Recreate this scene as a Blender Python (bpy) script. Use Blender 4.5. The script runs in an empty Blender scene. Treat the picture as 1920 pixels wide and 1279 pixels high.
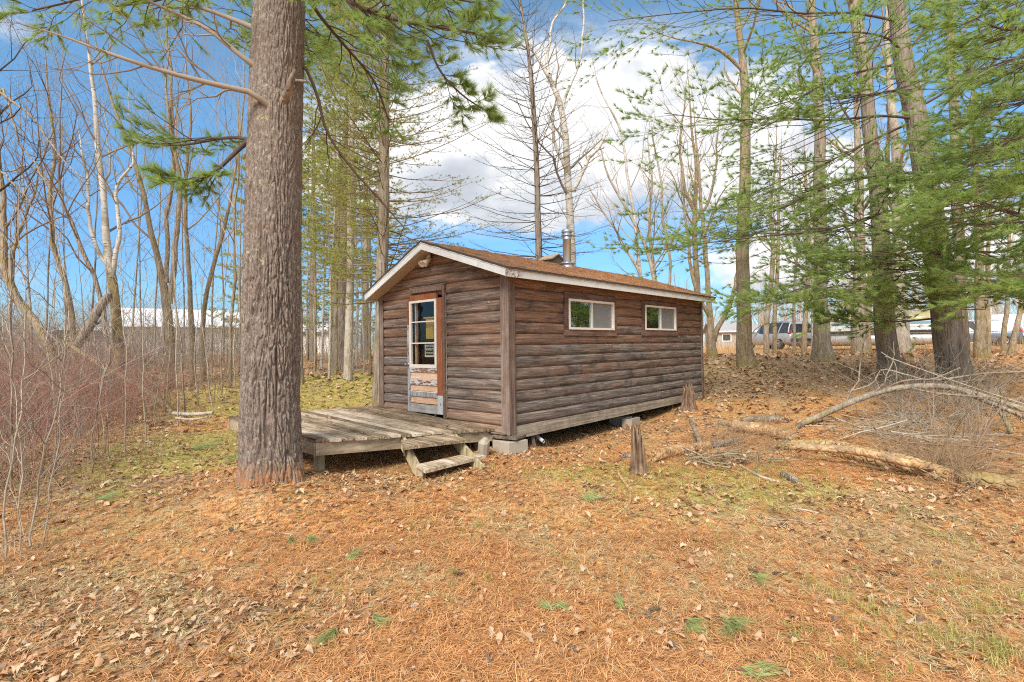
EXPO = 1.2
import bpy, math, random
import numpy as np
SC = bpy.context.scene
COL = SC.collection
rng = np.random.default_rng(11)
random.seed(5)

# ------------------------------------------------------------------ camera model
F_, PITCH, ROLL, YAW = 950.227, .0132, -.0128, .7333
CZ = 1.6
cp, sp = math.cos(PITCH), math.sin(PITCH)
cr, sr = math.cos(ROLL), math.sin(ROLL)
VR = np.array([cr, -sr*sp, sr*cp]); VU = np.array([-sr, -cr*sp, cr*cp]); VF = np.array([0, cp, sp])
CAM = np.array([0, 0, CZ])
def ray(u, v): return VF + VR*(u-960)/F_ - VU*(v-639.5)/F_
def at(u, v, Y):
    d = ray(u, v); return CAM + d*(Y/d[1])
def onz(u, v, z):
    d = ray(u, v); return CAM + d*((z-CZ)/d[2])

# ------------------------------------------------------------------ noise
def _h(i, j, k):
    n = (i*374761393 + j*668265263 + k*2147483647 + 1013904223) & 0xffffffff
    n = ((n ^ (n >> 13))*1274126177) & 0xffffffff
    n = ((n ^ (n >> 15))*2246822519) & 0xffffffff
    return ((n ^ (n >> 16)) & 0xffffff)/float(0xffffff)
def vn(x, y, z=0.0):
    x, y, z = np.broadcast_arrays(np.asarray(x, float), np.asarray(y, float), np.asarray(z, float))
    i, j, k = [np.floor(a).astype(np.int64) for a in (x, y, z)]
    fx, fy, fz = x-i, y-j, z-k
    fx, fy, fz = [a*a*(3-2*a) for a in (fx, fy, fz)]
    r = 0
    for a in (0, 1):
        for b in (0, 1):
            for c in (0, 1):
                w = (fx if a else 1-fx)*(fy if b else 1-fy)*(fz if c else 1-fz)
                r = r + w*_h(i+a, j+b, k+c)
    return r
def fbm(x, y, z=0.0, o=4):
    s, a, t = 0, .5, 0
    for q in range(o):
        s = s + a*vn(np.asarray(x)*2**q+7.3*q, np.asarray(y)*2**q+3.1*q, np.asarray(z)*2**q); t += a; a *= .5
    return s/t
def ss(x, a, b):
    t = np.clip((np.asarray(x, float)-a)/(b-a), 0, 1); return t*t*(3-2*t)

# ------------------------------------------------------------------ terrain height
PINE_XY = (-2.48, 5.35)
_gy = [-500, -6, 2, 5, 7, 9, 12, 15, 18, 24, 30, 60, 500]
_gz = [0, 0, 0, .08, .12, .17, .30, .52, .80, 1.08, 1.28, 1.44, 1.50]
def H(x, y):
    x = np.asarray(x, float); y = np.asarray(y, float)
    z = (np.interp(y-1, _gy, _gz)+2*np.interp(y, _gy, _gz)+np.interp(y+1, _gy, _gz))/4
    z = z + .34*ss(x, 4.6, 8)*ss(y, 6, 11.5)*(1-ss(y, 17, 26))
    z = z + .20*np.exp(-((x-PINE_XY[0])**2+(y-PINE_XY[1]+.15)**2)/.62)
    near = 1-ss(np.hypot(x, y-6), 20, 60)
    ca = (x+.0564)*math.sin(YAW)+(y-7.16)*math.cos(YAW); cb = -(x+.0564)*math.cos(YAW)+(y-7.16)*math.sin(YAW)
    z = z - .15*ss(ca, .2, 1.3)*(1-ss(ca, 4.6, 6.3))*ss(cb, -.75, .05)*(1-ss(cb, 2.6, 3.3))
    z = z + near*.028*(fbm(x*2.9+3, y*2.9, 6.1, 2)-.5)
    z = z + near*.05*(fbm(x*.8, y*.8, 3.3, 3)-.5)
    return z
def Hf(x, y): return float(H(x, y))
def gpt(u, v):
    d = ray(u, v); t = 1.5; p = CAM+d*t
    while t < 200:
        q = CAM+d*t
        if q[2] <= Hf(q[0], q[1]): break
        p = q; t *= 1.012
    for _ in range(12):
        m = (p+q)/2
        if m[2] <= Hf(m[0], m[1]): q = m
        else: p = m
    return q

# ------------------------------------------------------------------ mesh helpers
def mesh_np(name, V, loops, starts, mats, midx=None, smooth=False, attrs=None):
    me = bpy.data.meshes.new(name)
    V = np.ascontiguousarray(V, dtype=np.float32)
    me.vertices.add(len(V)); me.vertices.foreach_set('co', V.ravel())
    me.loops.add(len(loops)); me.loops.foreach_set('vertex_index', np.asarray(loops, np.int32))
    me.polygons.add(len(starts)); me.polygons.foreach_set('loop_start', np.asarray(starts, np.int32))
    if midx is not None: me.polygons.foreach_set('material_index', np.asarray(midx, np.int32))
    if smooth is not False:
        me.polygons.foreach_set('use_smooth', np.ones(len(starts), bool) if smooth is True else np.asarray(smooth, bool))
    for m in mats: me.materials.append(m)
    for k, a in (attrs or {}).items():
        at_ = me.attributes.new(k, 'FLOAT', 'POINT'); at_.data.foreach_set('value', np.asarray(a, np.float32))
    me.update(calc_edges=True)
    return me
class MB:
    """collects pieces of ONE mesh"""
    def __init__(s): s.V = []; s.L = []; s.S = []; s.M = []; s.A = []; s.SM = []; s.n = 0; s.nl = 0
    def add(s, V, F, mi=0, a=0.0, sm=False):
        """F: int array (m,k)"""
        V = np.asarray(V, float).reshape(-1, 3); F = np.asarray(F, np.int64)
        m, k = F.shape
        s.V.append(V); s.L.append((F+s.n).ravel()); s.S.append(np.arange(m)*k+s.nl)
        s.M.append(np.full(m, mi)); s.SM.append(np.full(m, sm))
        s.A.append(np.broadcast_to(np.asarray(a, float), (len(V),)))
        s.n += len(V); s.nl += m*k
    def poly(s, pts, mi=0, a=0.0): s.add(pts, [list(range(len(pts)))], mi, a)
    def box(s, c, d, mi=0, a=0.0, R=None, bev=0.0):
        c = np.asarray(c, float); hx, hy, hz = [q/2 for q in d]
        if bev > 0:
            b = min(bev, .45*min(d))
            V = []
            for sx in (-1, 1):
                for sy in (-1, 1):
                    for sz in (-1, 1):
                        V += [(sx*(hx-b), sy*(hy-b), sz*hz), (sx*(hx-b), sy*hy, sz*(hz-b)), (sx*hx, sy*(hy-b), sz*(hz-b))]
            V = np.array(V)
            I = lambda x, y, z, q: ((x*2+y)*2+z)*3+q
            F4 = []
            for z in (0, 1): F4.append([I(0,0,z,0), I(1,0,z,0), I(1,1,z,0), I(0,1,z,0)][::(1 if z else -1)])
            for y in (0, 1): F4.append([I(0,y,0,1), I(1,y,0,1), I(1,y,1,1), I(0,y,1,1)][::(-1 if y else 1)])
            for x in (0, 1): F4.append([I(x,0,0,2), I(x,1,0,2), I(x,1,1,2), I(x,0,1,2)][::(1 if x else -1)])
            for x in (0, 1):
                for y in (0, 1): F4.append([I(x,y,0,1), I(x,y,1,1), I(x,y,1,2), I(x,y,0,2)])
                for z in (0, 1): F4.append([I(x,0,z,0), I(x,1,z,0), I(x,1,z,2), I(x,0,z,2)])
            for y in (0, 1):
                for z in (0, 1): F4.append([I(0,y,z,0), I(1,y,z,0), I(1,y,z,1), I(0,y,z,1)])
            F3 = [[I(x,y,z,0), I(x,y,z,1), I(x,y,z,2)] for x in (0,1) for y in (0,1) for z in (0,1)]
            if R is not None: V = V @ np.asarray(R).T
            s.add(V+c, F4, mi, a)
            s.n -= len(V); s.V.append(np.zeros((0, 3))); s.A.append(np.zeros(0))
            F3 = np.array(F3); s.L.append((F3+s.n).ravel()); s.S.append(np.arange(len(F3))*3+s.nl)
            s.M.append(np.full(len(F3), mi)); s.SM.append(np.full(len(F3), False)); s.nl += F3.size; s.n += len(V)
            return
        V = np.array([(x, y, z) for x in (-hx, hx) for y in (-hy, hy) for z in (-hz, hz)])
        if R is not None: V = V @ np.asarray(R).T
        s.add(V+c, [[0,1,3,2],[4,6,7,5],[0,4,5,1],[2,3,7,6],[0,2,6,4],[1,5,7,3]], mi, a)
    def hexa(s, V8, mi=0, a=0.0):
        """8 corners ordered bottom 4 (ccw) then top 4"""
        s.add(V8, [[3,2,1,0],[4,5,6,7],[0,1,5,4],[1,2,6,5],[2,3,7,6],[3,0,4,7]], mi, a)
    def lathe(s, prof, c=(0,0,0), n=20, mi=0, a=0.0, R=None, sm=True, cap=True):
        prof = np.asarray(prof, float); k = len(prof); th = np.arange(n)*2*np.pi/n
        V = np.stack([prof[:, None, 0]*np.cos(th), prof[:, None, 0]*np.sin(th), np.repeat(prof[:, None, 1], n, 1)], -1).reshape(-1, 3)
        if R is not None: V = V @ np.asarray(R).T
        V = V+np.asarray(c, float)
        i = np.arange(k-1)[:, None]*n; j = np.arange(n)[None]; j2 = (j+1) % n
        F = np.stack([i+j, i+j2, i+n+j2, i+n+j], -1).reshape(-1, 4)
        s.add(V, F, mi, a, sm)
        if cap:
            for r in (0, k-1):
                if prof[r, 0] > 1e-5: s.add(V[r*n:(r+1)*n], [list(range(n))[::(-1 if r == 0 else 1)]], mi, a)
    def tubes(s, P, R, sides=4, mi=0, a=0.0, sm=True, cap=False):
        """P (n,k,3) polylines, R (n,k) radii"""
        P = np.asarray(P, float); R = np.asarray(R, float)
        if P.ndim == 2: P = P[None]; R = R[None]
        n, k, _ = P.shape
        if n == 0: return
        T = np.gradient(P, axis=1); T /= np.linalg.norm(T, axis=2, keepdims=True)+1e-9
        mt = np.abs(T[:, :, 2].mean(1)) > .75
        ref = np.where(mt[:, None], np.array([1., 0, 0]), np.array([0, 0, 1.]))[:, None]
        N = np.cross(np.broadcast_to(ref, T.shape), T); N /= np.linalg.norm(N, axis=2, keepdims=True)+1e-9
        B = np.cross(T, N)
        th = np.arange(sides)*2*np.pi/sides
        V = P[:, :, None]+R[:, :, None, None]*(N[:, :, None]*np.cos(th)[:, None]+B[:, :, None]*np.sin(th)[:, None])
        base = (np.arange(n)*k*sides)[:, None, None]; i = (np.arange(k-1)*sides)[None, :, None]; j = np.arange(sides)[None, None]; j2 = (j+1) % sides
        F = np.stack([base+i+j, base+i+j2, base+i+sides+j2, base+i+sides+j], -1).reshape(-1, 4)
        av = a
        if np.ndim(a) == 1: av = np.repeat(np.asarray(a), k*sides)
        s.add(V.reshape(-1, 3), F, mi, av, sm)
        if cap:
            Vr = V.reshape(n, k*sides, 3)
            for q in range(n):
                s.add(Vr[q, :sides], [list(range(sides))[::-1]], mi, 0 if np.ndim(a) else a)
                s.add(Vr[q, -sides:], [list(range(sides))], mi, 0 if np.ndim(a) else a)
    def tris(s, V, mi=0, a=0.0):
        V = np.asarray(V, float).reshape(-1, 3); s.add(V, np.arange(len(V)).reshape(-1, 3), mi, a)
    def build(s, name, mats, parent=None, attr='rnd', origin=None, xf=None):
        if not isinstance(mats, (list, tuple)): mats = [mats]
        V = np.concatenate(s.V)
        if xf is not None: V = xf(V)
        if origin is not None: V = V-np.asarray(origin)
        me = mesh_np(name, V, np.concatenate(s.L), np.concatenate(s.S), mats, np.concatenate(s.M), np.concatenate(s.SM), {attr: np.concatenate(s.A)})
        o = bpy.data.objects.new(name, me); COL.objects.link(o)
        if parent is not None: o.parent = parent
        elif origin is not None: o.location = origin
        return o
def tag(o, label=None, cat=None, group=None, kind=None):
    if label: o['label'] = label
    if cat: o['category'] = cat
    if group: o['group'] = group
    if kind: o['kind'] = kind
    return o
def empty(name, loc, label, cat, group=None, rz=0.0):
    o = bpy.data.objects.new(name, None); COL.objects.link(o)
    o.location = [float(q) for q in loc]; o.rotation_euler = (0, 0, rz); o.empty_display_size = .3
    return tag(o, label, cat, group)
def dup(root, loc, label, rz=0.0, sc=None, group=None):
    r = root.copy(); COL.objects.link(r); r.location = [float(q) for q in loc]; r.rotation_euler = (0, 0, rz)
    if sc: r.scale = (sc, sc, sc)
    r['label'] = label
    if group: r['group'] = group
    for ch in list(root.children):
        c = ch.copy(); COL.objects.link(c); c.parent = r
        for g in ch.children:
            d = g.copy(); COL.objects.link(d); d.parent = c
    return r
def rotz(a): c, s = math.cos(a), math.sin(a); return np.array([[c, -s, 0], [s, c, 0], [0, 0, 1]])
def rotx(a): c, s = math.cos(a), math.sin(a); return np.array([[1, 0, 0], [0, c, -s], [0, s, c]])
def roty(a): c, s = math.cos(a), math.sin(a); return np.array([[c, 0, s], [0, 1, 0], [-s, 0, c]])
def unit(v): v = np.asarray(v, float); return v/(np.linalg.norm(v, axis=-1, keepdims=True)+1e-9)
def resample(P, k, R=None, smooth=1):
    """polyline (m,3) -> smooth (k,3) by Catmull-Rom on arc length"""
    P = np.asarray(P, float); m = len(P)
    d = np.r_[0, np.cumsum(np.linalg.norm(np.diff(P, axis=0), axis=1))]; d /= d[-1]
    t = np.linspace(0, 1, k)
    tan = np.gradient(P, d, axis=0) if m > 2 else np.repeat((P[1:]-P[:-1]), 2, 0)
    i = np.clip(np.searchsorted(d, t, side='right')-1, 0, m-2)
    h = (d[i+1]-d[i])[:, None]; x = ((t-d[i])/(d[i+1]-d[i]))[:, None]
    Q = (2*x**3-3*x**2+1)*P[i]+(x**3-2*x**2+x)*h*tan[i]+(-2*x**3+3*x**2)*P[i+1]+(x**3-x**2)*h*tan[i+1]
    if R is None: return Q
    return Q, np.interp(t, d, R)

# ------------------------------------------------------------------ node helpers
class NT:
    def __init__(s, tree): s.t = tree; s.n = tree.nodes; s.l = tree.links
    def new(s, ty, **kw):
        n = s.n.new(ty)
        for k, v in kw.items(): setattr(n, k, v)
        return n
    def put(s, sock, v):
        if v is None: return
        if isinstance(v, bpy.types.NodeSocket): s.l.new(v, sock)
        else:
            if sock.type == 'RGBA' and np.ndim(v) == 1 and len(v) == 3: v = (*v, 1)
            sock.default_value = v
    def m(s, op, a, b=None, c=None, clamp=False):
        n = s.new('ShaderNodeMath', operation=op, use_clamp=clamp)
        for q, v in zip(n.inputs, (a, b, c)): s.put(q, v)
        return n.outputs[0]
    def mix(s, f, a, b, mode='MIX'):
        n = s.new('ShaderNodeMix', data_type='RGBA', blend_type=mode)
        s.put(n.inputs[0], f); s.put(n.inputs[6], a); s.put(n.inputs[7], b); return n.outputs[2]
    def ramp(s, f, stops, interp='LINEAR'):
        n = s.new('ShaderNodeValToRGB'); cr_ = n.color_ramp; cr_.interpolation = interp
        while len(cr_.elements) > 1: cr_.elements.remove(cr_.elements[-1])
        for i, (p, c) in enumerate(stops):
            e = cr_.elements[0] if i == 0 else cr_.elements.new(p)
            e.position = p
            if np.ndim(c) == 0: c = (c, c, c)
            e.color = (*c[:3], 1)
        s.put(n.inputs[0], f); return n.outputs[0]
    def sstep(s, x, a, b):
        n = s.new('ShaderNodeMapRange', interpolation_type='SMOOTHSTEP', clamp=True)
        s.put(n.inputs[0], x); s.put(n.inputs[1], a); s.put(n.inputs[2], b); return n.outputs[0]
    def coord(s, k='Object'): return s.new('ShaderNodeTexCoord').outputs[k]
    def mapv(s, v, sc=(1, 1, 1), rot=(0, 0, 0), loc=(0, 0, 0)):
        n = s.new('ShaderNodeMapping'); s.put(n.inputs[0], v)
        n.inputs[1].default_value = loc; n.inputs[2].default_value = rot; n.inputs[3].default_value = sc; return n.outputs[0]
    def noise(s, v, sc=5, det=4, ro=.55, dis=0, out=0):
        n = s.new('ShaderNodeTexNoise'); s.put(n.inputs['Vector'], v); n.inputs['Scale'].default_value = sc
        n.inputs['Detail'].default_value = det; n.inputs['Roughness'].default_value = ro; n.inputs['Distortion'].default_value = dis
        return n.outputs[out]
    def vor(s, v, sc=5, feat='F1', out=0, rnd=1.0):
        n = s.new('ShaderNodeTexVoronoi', feature=feat); s.put(n.inputs['Vector'], v); n.inputs['Scale'].default_value = sc
        n.inputs['Randomness'].default_value = rnd; return n.outputs[out]
    def attr(s, name, out='Fac'): return s.new('ShaderNodeAttribute', attribute_name=name).outputs[out]
    def sep(s, v):
        n = s.new('ShaderNodeSeparateXYZ'); s.put(n.inputs[0], v); return n.outputs
    def comb(s, x, y, z):
        n = s.new('ShaderNodeCombineXYZ')
        for q, v in zip(n.inputs, (x, y, z)): s.put(q, v)
        return n.outputs[0]
    def bump(s, h, st=.5, dist=.02, nrm=None):
        n = s.new('ShaderNodeBump'); n.inputs['Strength'].default_value = st; n.inputs['Distance'].default_value = dist
        s.put(n.inputs['Height'], h)
        if nrm is not None: s.put(n.inputs['Normal'], nrm)
        return n.outputs[0]
def material(name, fn, rough=.85, spec=.25):
    m = bpy.data.materials.new(name); m.use_nodes = True; t = NT(m.node_tree)
    b = m.node_tree.nodes['Principled BSDF']; b.inputs['Roughness'].default_value = rough
    b.inputs['Specular IOR Level'].default_value = spec
    r = fn(t, b)
    if r is not None: t.put(b.inputs['Base Color'], r)
    return m
def srgb(r, g, b):
    f = lambda c: c/12.92 if c <= .04045 else ((c+.055)/1.055)**2.4
    return tuple(f(q/255) for q in (r, g, b))
def flat(name, c, rough=.6, spec=.3, metal=0.0, var=.12, sc=6):
    def fn(t, b):
        b.inputs['Metallic'].default_value = metal
        n = t.noise(t.coord(), sc, 4, .6)
        return t.mix(n, tuple(q*(1-var) for q in c), tuple(min(1, q*(1+var)) for q in c))
    return material(name, fn, rough, spec)
# ------------------------------------------------------------------ materials
def bark(name, cols, sc=6, stretch=.18, bump=.6, moss=None, rough=.95):
    """cols: dark, mid, light"""
    def fn(t, b):
        v = t.coord()
        w = t.mapv(v, (1, 1, stretch))
        n1 = t.noise(w, sc*2.2, 5, .65, .3); n2 = t.noise(v, sc*.35, 3, .5)
        vo = t.vor(w, sc*2.6, 'DISTANCE_TO_EDGE')
        crack = t.sstep(vo, 0.0, .22)
        f = t.m('ADD', t.m('MULTIPLY', n1, .75), t.m('MULTIPLY', n2, .3))
        c = t.ramp(f, [(.3, cols[0]), (.5, cols[1]), (.72, cols[2])])
        if moss is not None:
            z = t.sep(v)[2]
            k = t.m('MULTIPLY', t.sstep(t.noise(v, 3.5, 4, .6), .5, .64), moss[1])
            low = t.sstep(z, .55, .0)
            k = t.m('MAXIMUM', k, t.m('MULTIPLY', low, t.m('MULTIPLY', t.sstep(t.noise(v, 9, 3), .35, .55), moss[2])))
            c = t.mix(k, c, moss[0])
        hgt = t.m('ADD', t.m('MULTIPLY', crack, .6), n1)
        t.put(b.inputs['Normal'], t.bump(hgt, bump, .03))
        return c
    return material(name, fn, rough, .1)
M = {}
M['bark_grey'] = bark('bark_grey', [(.14, .105, .075), (.33, .265, .205), (.50, .43, .35)], 5, .16, .8, ((.26, .22, .07), .35, .7))
M['bark_gold'] = bark('bark_gold', [(.13, .092, .058), (.31, .24, .165), (.48, .40, .29)], 6, .2, .7, ((.27, .21, .05), .55, .8))
M['bark_dark'] = bark('bark_dark', [(.11, .083, .065), (.26, .21, .17), (.42, .36, .30)], 5, .16, .8, ((.17, .15, .06), .3, .75))
M['bark_pale'] = bark('bark_pale', [(.22, .175, .13), (.42, .36, .28), (.58, .52, .44)], 6, .3, .4)
def f_birch(t, b):
    v = t.coord(); w = t.mapv(v, (1, 1, 7))
    n = t.noise(w, 4.5, 5, .7, .4); n2 = t.noise(v, 2.2, 4, .6)
    c = t.mix(n2, (.46, .41, .34), (.76, .72, .66))
    c = t.mix(t.sstep(n, .55, .63), c, (.07, .055, .045))
    c = t.mix(t.m('MULTIPLY', t.sstep(t.noise(v, 1.2, 3), .5, .65), .8), c, (.20, .15, .08))
    lowb = t.sstep(t.m('ADD', t.sep(v)[2], t.noise(v, 1.0, 2)), 4.6, 3.4)
    return t.mix(t.m('MULTIPLY', lowb, t.attr('brownbase')), c, t.ramp(t.noise(v, 5, 4), [(.35, (.10, .07, .035)), (.5, (.30, .23, .13)), (.65, (.44, .33, .09))]))
M['bark_birch'] = material('bark_birch', f_birch, .7, .2)
def f_bigpine(t, b):
    v = t.coord(); w = t.mapv(v, (1, 1, .45)); fur = t.attr('fur')
    n1 = t.noise(w, 38, 5, .7, .3); n2 = t.noise(v, 5, 4, .6); n3 = t.noise(w, 110, 3, .6)
    c = t.ramp(t.m('ADD', t.m('MULTIPLY', n1, .6), t.m('MULTIPLY', n3, .4)), [(.3, srgb(75, 66, 59)), (.5, srgb(130, 117, 107)), (.68, srgb(186, 174, 163))])
    c = t.mix(t.m('MULTIPLY', t.sstep(n2, .5, .68), .4), c, srgb(130, 110, 97))
    c = t.mix(t.m('MULTIPLY', t.sstep(fur, .42, .02), .5), c, srgb(78, 64, 55))
    li = t.m('MULTIPLY', t.sstep(t.noise(v, 13, 5, .7), .60, .66), t.sstep(t.noise(v, 1.5, 2), .45, .6))
    c = t.mix(t.m('MULTIPLY', li, .8), c, srgb(176, 182, 140))
    z = t.sep(v)[2]
    c = t.mix(t.m('MULTIPLY', t.sstep(z, .28, -.02), t.sstep(t.noise(v, 20, 4, .6), .35, .6)), c, srgb(170, 120, 80))
    t.put(b.inputs['Normal'], t.bump(t.m('ADD', n1, t.m('MULTIPLY', n3, .4)), .9, .012))
    return c
M['bark_bigpine'] = material('bark_bigpine', f_bigpine, .95, .1)
def twigm(name, a, b_):
    def fn(t, b):
        r = t.attr('rnd'); n = t.noise(t.coord(), 7, 3)
        return t.mix(t.m('ADD', t.m('MULTIPLY', r, .7), t.m('MULTIPLY', n, .3)), a, b_)
    return material(name, fn, .85, .15)
M['twig_grey'] = twigm('twig_grey', (.16, .125, .10), (.48, .41, .33))
M['twig_brown'] = twigm('twig_brown', (.11, .07, .048), (.36, .25, .165))
M['twig_gold'] = twigm('twig_gold', (.20, .14, .08), (.56, .43, .27))
M['twig_dark'] = twigm('twig_dark', (.05, .037, .03), (.20, .15, .115))
M['twig_pale'] = twigm('twig_pale', (.26, .21, .165), (.60, .53, .45))
M['twig_red'] = twigm('twig_red', (.25, .105, .085), (.60, .37, .29))
M['bud'] = twigm('bud', (.30, .24, .15), (.62, .56, .44))
M['drybrush'] = twigm('drybrush', (.24, .14, .075), (.62, .43, .26))
def leafy(name, a, b_, tr=.3):
    def fn(t, b):
        r = t.attr('rnd'); c = t.mix(r, a, b_)
        t.put(b.inputs['Base Color'], c)
        tl = t.new('ShaderNodeBsdfTranslucent'); t.put(tl.inputs[0], c)
        mx = t.new('ShaderNodeMixShader'); mx.inputs[0].default_value = tr
        t.l.new(b.outputs[0], mx.inputs[1]); t.l.new(tl.outputs[0], mx.inputs[2])
        t.l.new(mx.outputs[0], t.n['Material Output'].inputs[0])
    return material(name, fn, .6, .25)
M['needle'] = leafy('needle', (.20, .31, .09), (.60, .74, .24), .55)
M['needle_far'] = leafy('needle_far', (.12, .17, .05), (.36, .42, .12), .45)
M['needle_yel'] = leafy('needle_yel', (.27, .30, .07), (.62, .64, .20), .5)
M['needle_sprig'] = leafy('needle_sprig', (.24, .32, .10), (.58, .64, .28))
M['straw'] = leafy('straw', (.36, .27, .11), (.82, .70, .42), .15)
M['grass'] = leafy('grass', (.23, .24, .05), (.60, .55, .19))
M['dryneedle'] = leafy('dryneedle', (.30, .11, .036), (.94, .53, .235), .1)
def f_leaf(t, b):
    r = t.attr('rnd'); n = t.noise(t.coord(), 40, 3)
    c = t.ramp(r, [(0, srgb(120, 82, 55)), (.25, srgb(168, 122, 86)), (.5, srgb(196, 158, 124)), (.75, srgb(212, 182, 148)), (.93, srgb(190, 166, 140)), (1, srgb(140, 108, 84))])
    return t.mix(t.m('MULTIPLY', n, .3), c, srgb(110, 76, 54))
M['deadleaf'] = material('deadleaf', f_leaf, .7, .25)
# ground: needles and leaf litter, grass in patches (vertex masks mark where grass or grey leaf litter grows and lies)
def f_ground(t, b):
    v = t.coord()
    sw = t.noise(v, 2.3, 3, .5, 0, 1)
    def streak(rot, s, ph):
        w = t.mapv(v, (s, s*.09, s), (0, 0, rot), (ph, ph*.7, 0))
        return t.noise(w, 1.0, 3, .6, .6)
    st = t.m('MAXIMUM', streak(.3, 60, 0), t.m('MAXIMUM', streak(1.4, 70, 3), streak(2.4, 64, 7)))
    big = t.noise(v, 1.1, 4, .6); med = t.noise(v, 5.5, 5, .65); fine = t.noise(v, 34, 5, .7)
    c = t.ramp(t.m('ADD', t.m('MULTIPLY', st, .7), t.m('MULTIPLY', fine, .35)), [(.40, srgb(114, 72, 44)), (.53, srgb(212, 144, 88)), (.68, srgb(248, 200, 142))])
    c = t.mix(t.sstep(t.m('ADD', big, t.m('MULTIPLY', med, .5)), .70, .95), c, t.ramp(fine, [(.35, srgb(112, 84, 58)), (.5, srgb(200, 170, 128)), (.65, srgb(236, 214, 178))]))
    cells = t.new('ShaderNodeTexVoronoi'); t.put(cells.inputs[0], v); cells.inputs['Scale'].default_value = 17
    lf = t.ramp(t.sep(cells.outputs['Color'])[0], [(0, srgb(120, 90, 64)), (.35, srgb(178, 140, 104)), (.7, srgb(212, 184, 152)), (1, srgb(190, 172, 156))])
    lf = t.mix(t.sstep(fine, .55, .35), lf, srgb(92, 66, 46))
    leafm = t.m('MULTIPLY', t.sstep(t.m('ADD', t.attr('leaf'), t.m('SUBTRACT', med, .5)), .35, .75), .85)
    c = t.mix(leafm, c, lf)
    g = t.ramp(t.m('ADD', t.m('MULTIPLY', fine, .7), t.m('MULTIPLY', med, .3)), [(.36, srgb(120, 108, 54)), (.5, srgb(190, 174, 96)), (.64, srgb(230, 214, 146))])
    gm = t.sstep(t.m('ADD', t.attr('grass'), t.m('MULTIPLY', t.m('SUBTRACT', med, .5), 1.3)), .38, .72)
    c = t.mix(t.m('MULTIPLY', gm, .92), c, g)
    mo = t.m('MULTIPLY', t.sstep(t.m('ADD', t.noise(t.mapv(v, loc=(4, 9, 0)), 3.3, 5, .65), t.m('MULTIPLY', t.m('SUBTRACT', fine, .5), .5)), .50, .64), .45)
    c = t.mix(mo, c, t.ramp(fine, [(.35, srgb(128, 112, 52)), (.62, srgb(206, 186, 106))]))
    soil = t.m('MULTIPLY', t.sstep(t.m('ADD', t.noise(v, 2.7, 4, .6), t.m('MULTIPLY', fine, .25)), .70, .80), .7)
    c = t.mix(soil, c, t.ramp(fine, [(.3, srgb(70, 52, 38)), (.7, srgb(136, 108, 80))]))
    t.put(b.inputs['Normal'], t.bump(t.m('ADD', st, t.m('MULTIPLY', fine, .8)), .9, .04))
    return c
M['ground'] = material('ground', f_ground, 1.0, .05)
# weathered half log siding
def f_siding(kind):
    def fn(t, b):
        v = t.coord(); x, y, z = t.sep(v); r = t.attr('rnd')
        along = x if kind == 'side' else y
        g = t.comb(t.m('MULTIPLY', along, 1.0), t.m('MULTIPLY', r, 37.0), t.m('MULTIPLY', z, 1.0))
        gr = t.noise(t.mapv(g, (2.2, 1, 55)), 1.0, 5, .65, .5)
        gr2 = t.noise(t.mapv(g, (1.1, 1, 9)), 1.0, 4, .6, .3)
        bl = t.noise(t.mapv(g, (1.6, 1, 3.0)), 1.0, 4, .65)
        wear = t.m('ADD', t.m('ADD', t.m('MULTIPLY', t.m('SUBTRACT', gr2, .5), 1.3), t.m('MULTIPLY', t.m('SUBTRACT', r, .5), .5)), t.m('MULTIPLY', t.m('SUBTRACT', bl, .5), 1.2))
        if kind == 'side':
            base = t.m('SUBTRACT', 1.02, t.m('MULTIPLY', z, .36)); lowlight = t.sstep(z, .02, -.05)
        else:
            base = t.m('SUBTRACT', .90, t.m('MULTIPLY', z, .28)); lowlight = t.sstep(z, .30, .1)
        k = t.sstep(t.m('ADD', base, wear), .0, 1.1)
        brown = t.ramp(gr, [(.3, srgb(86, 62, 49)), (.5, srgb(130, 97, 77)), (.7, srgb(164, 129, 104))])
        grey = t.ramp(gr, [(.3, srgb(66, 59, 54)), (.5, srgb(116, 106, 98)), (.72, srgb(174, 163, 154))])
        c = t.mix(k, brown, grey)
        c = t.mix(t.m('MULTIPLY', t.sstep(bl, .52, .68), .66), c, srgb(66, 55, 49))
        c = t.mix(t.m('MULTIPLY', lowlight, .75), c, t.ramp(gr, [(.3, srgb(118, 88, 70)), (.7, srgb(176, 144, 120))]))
        kn = t.vor(t.mapv(g, (3.1, 1, 7.5)), 1.0, 'F1')
        c = t.mix(t.m('MULTIPLY', t.sstep(kn, .085, .05), .8), c, srgb(92, 56, 38))
        ch = t.vor(t.mapv(g, (2.3, 1, 6.1), loc=(5, 3, 2)), 1.0, 'F1')
        c = t.mix(t.m('MULTIPLY', t.sstep(ch, .055, .03), .85), c, srgb(222, 180, 136))
        t.put(b.inputs['Normal'], t.bump(t.m('ADD', gr, gr2), .22, .008))
        return c
    return fn
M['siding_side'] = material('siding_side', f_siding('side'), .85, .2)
M['siding_front'] = material('siding_front', f_siding('front'), .85, .2)
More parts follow.
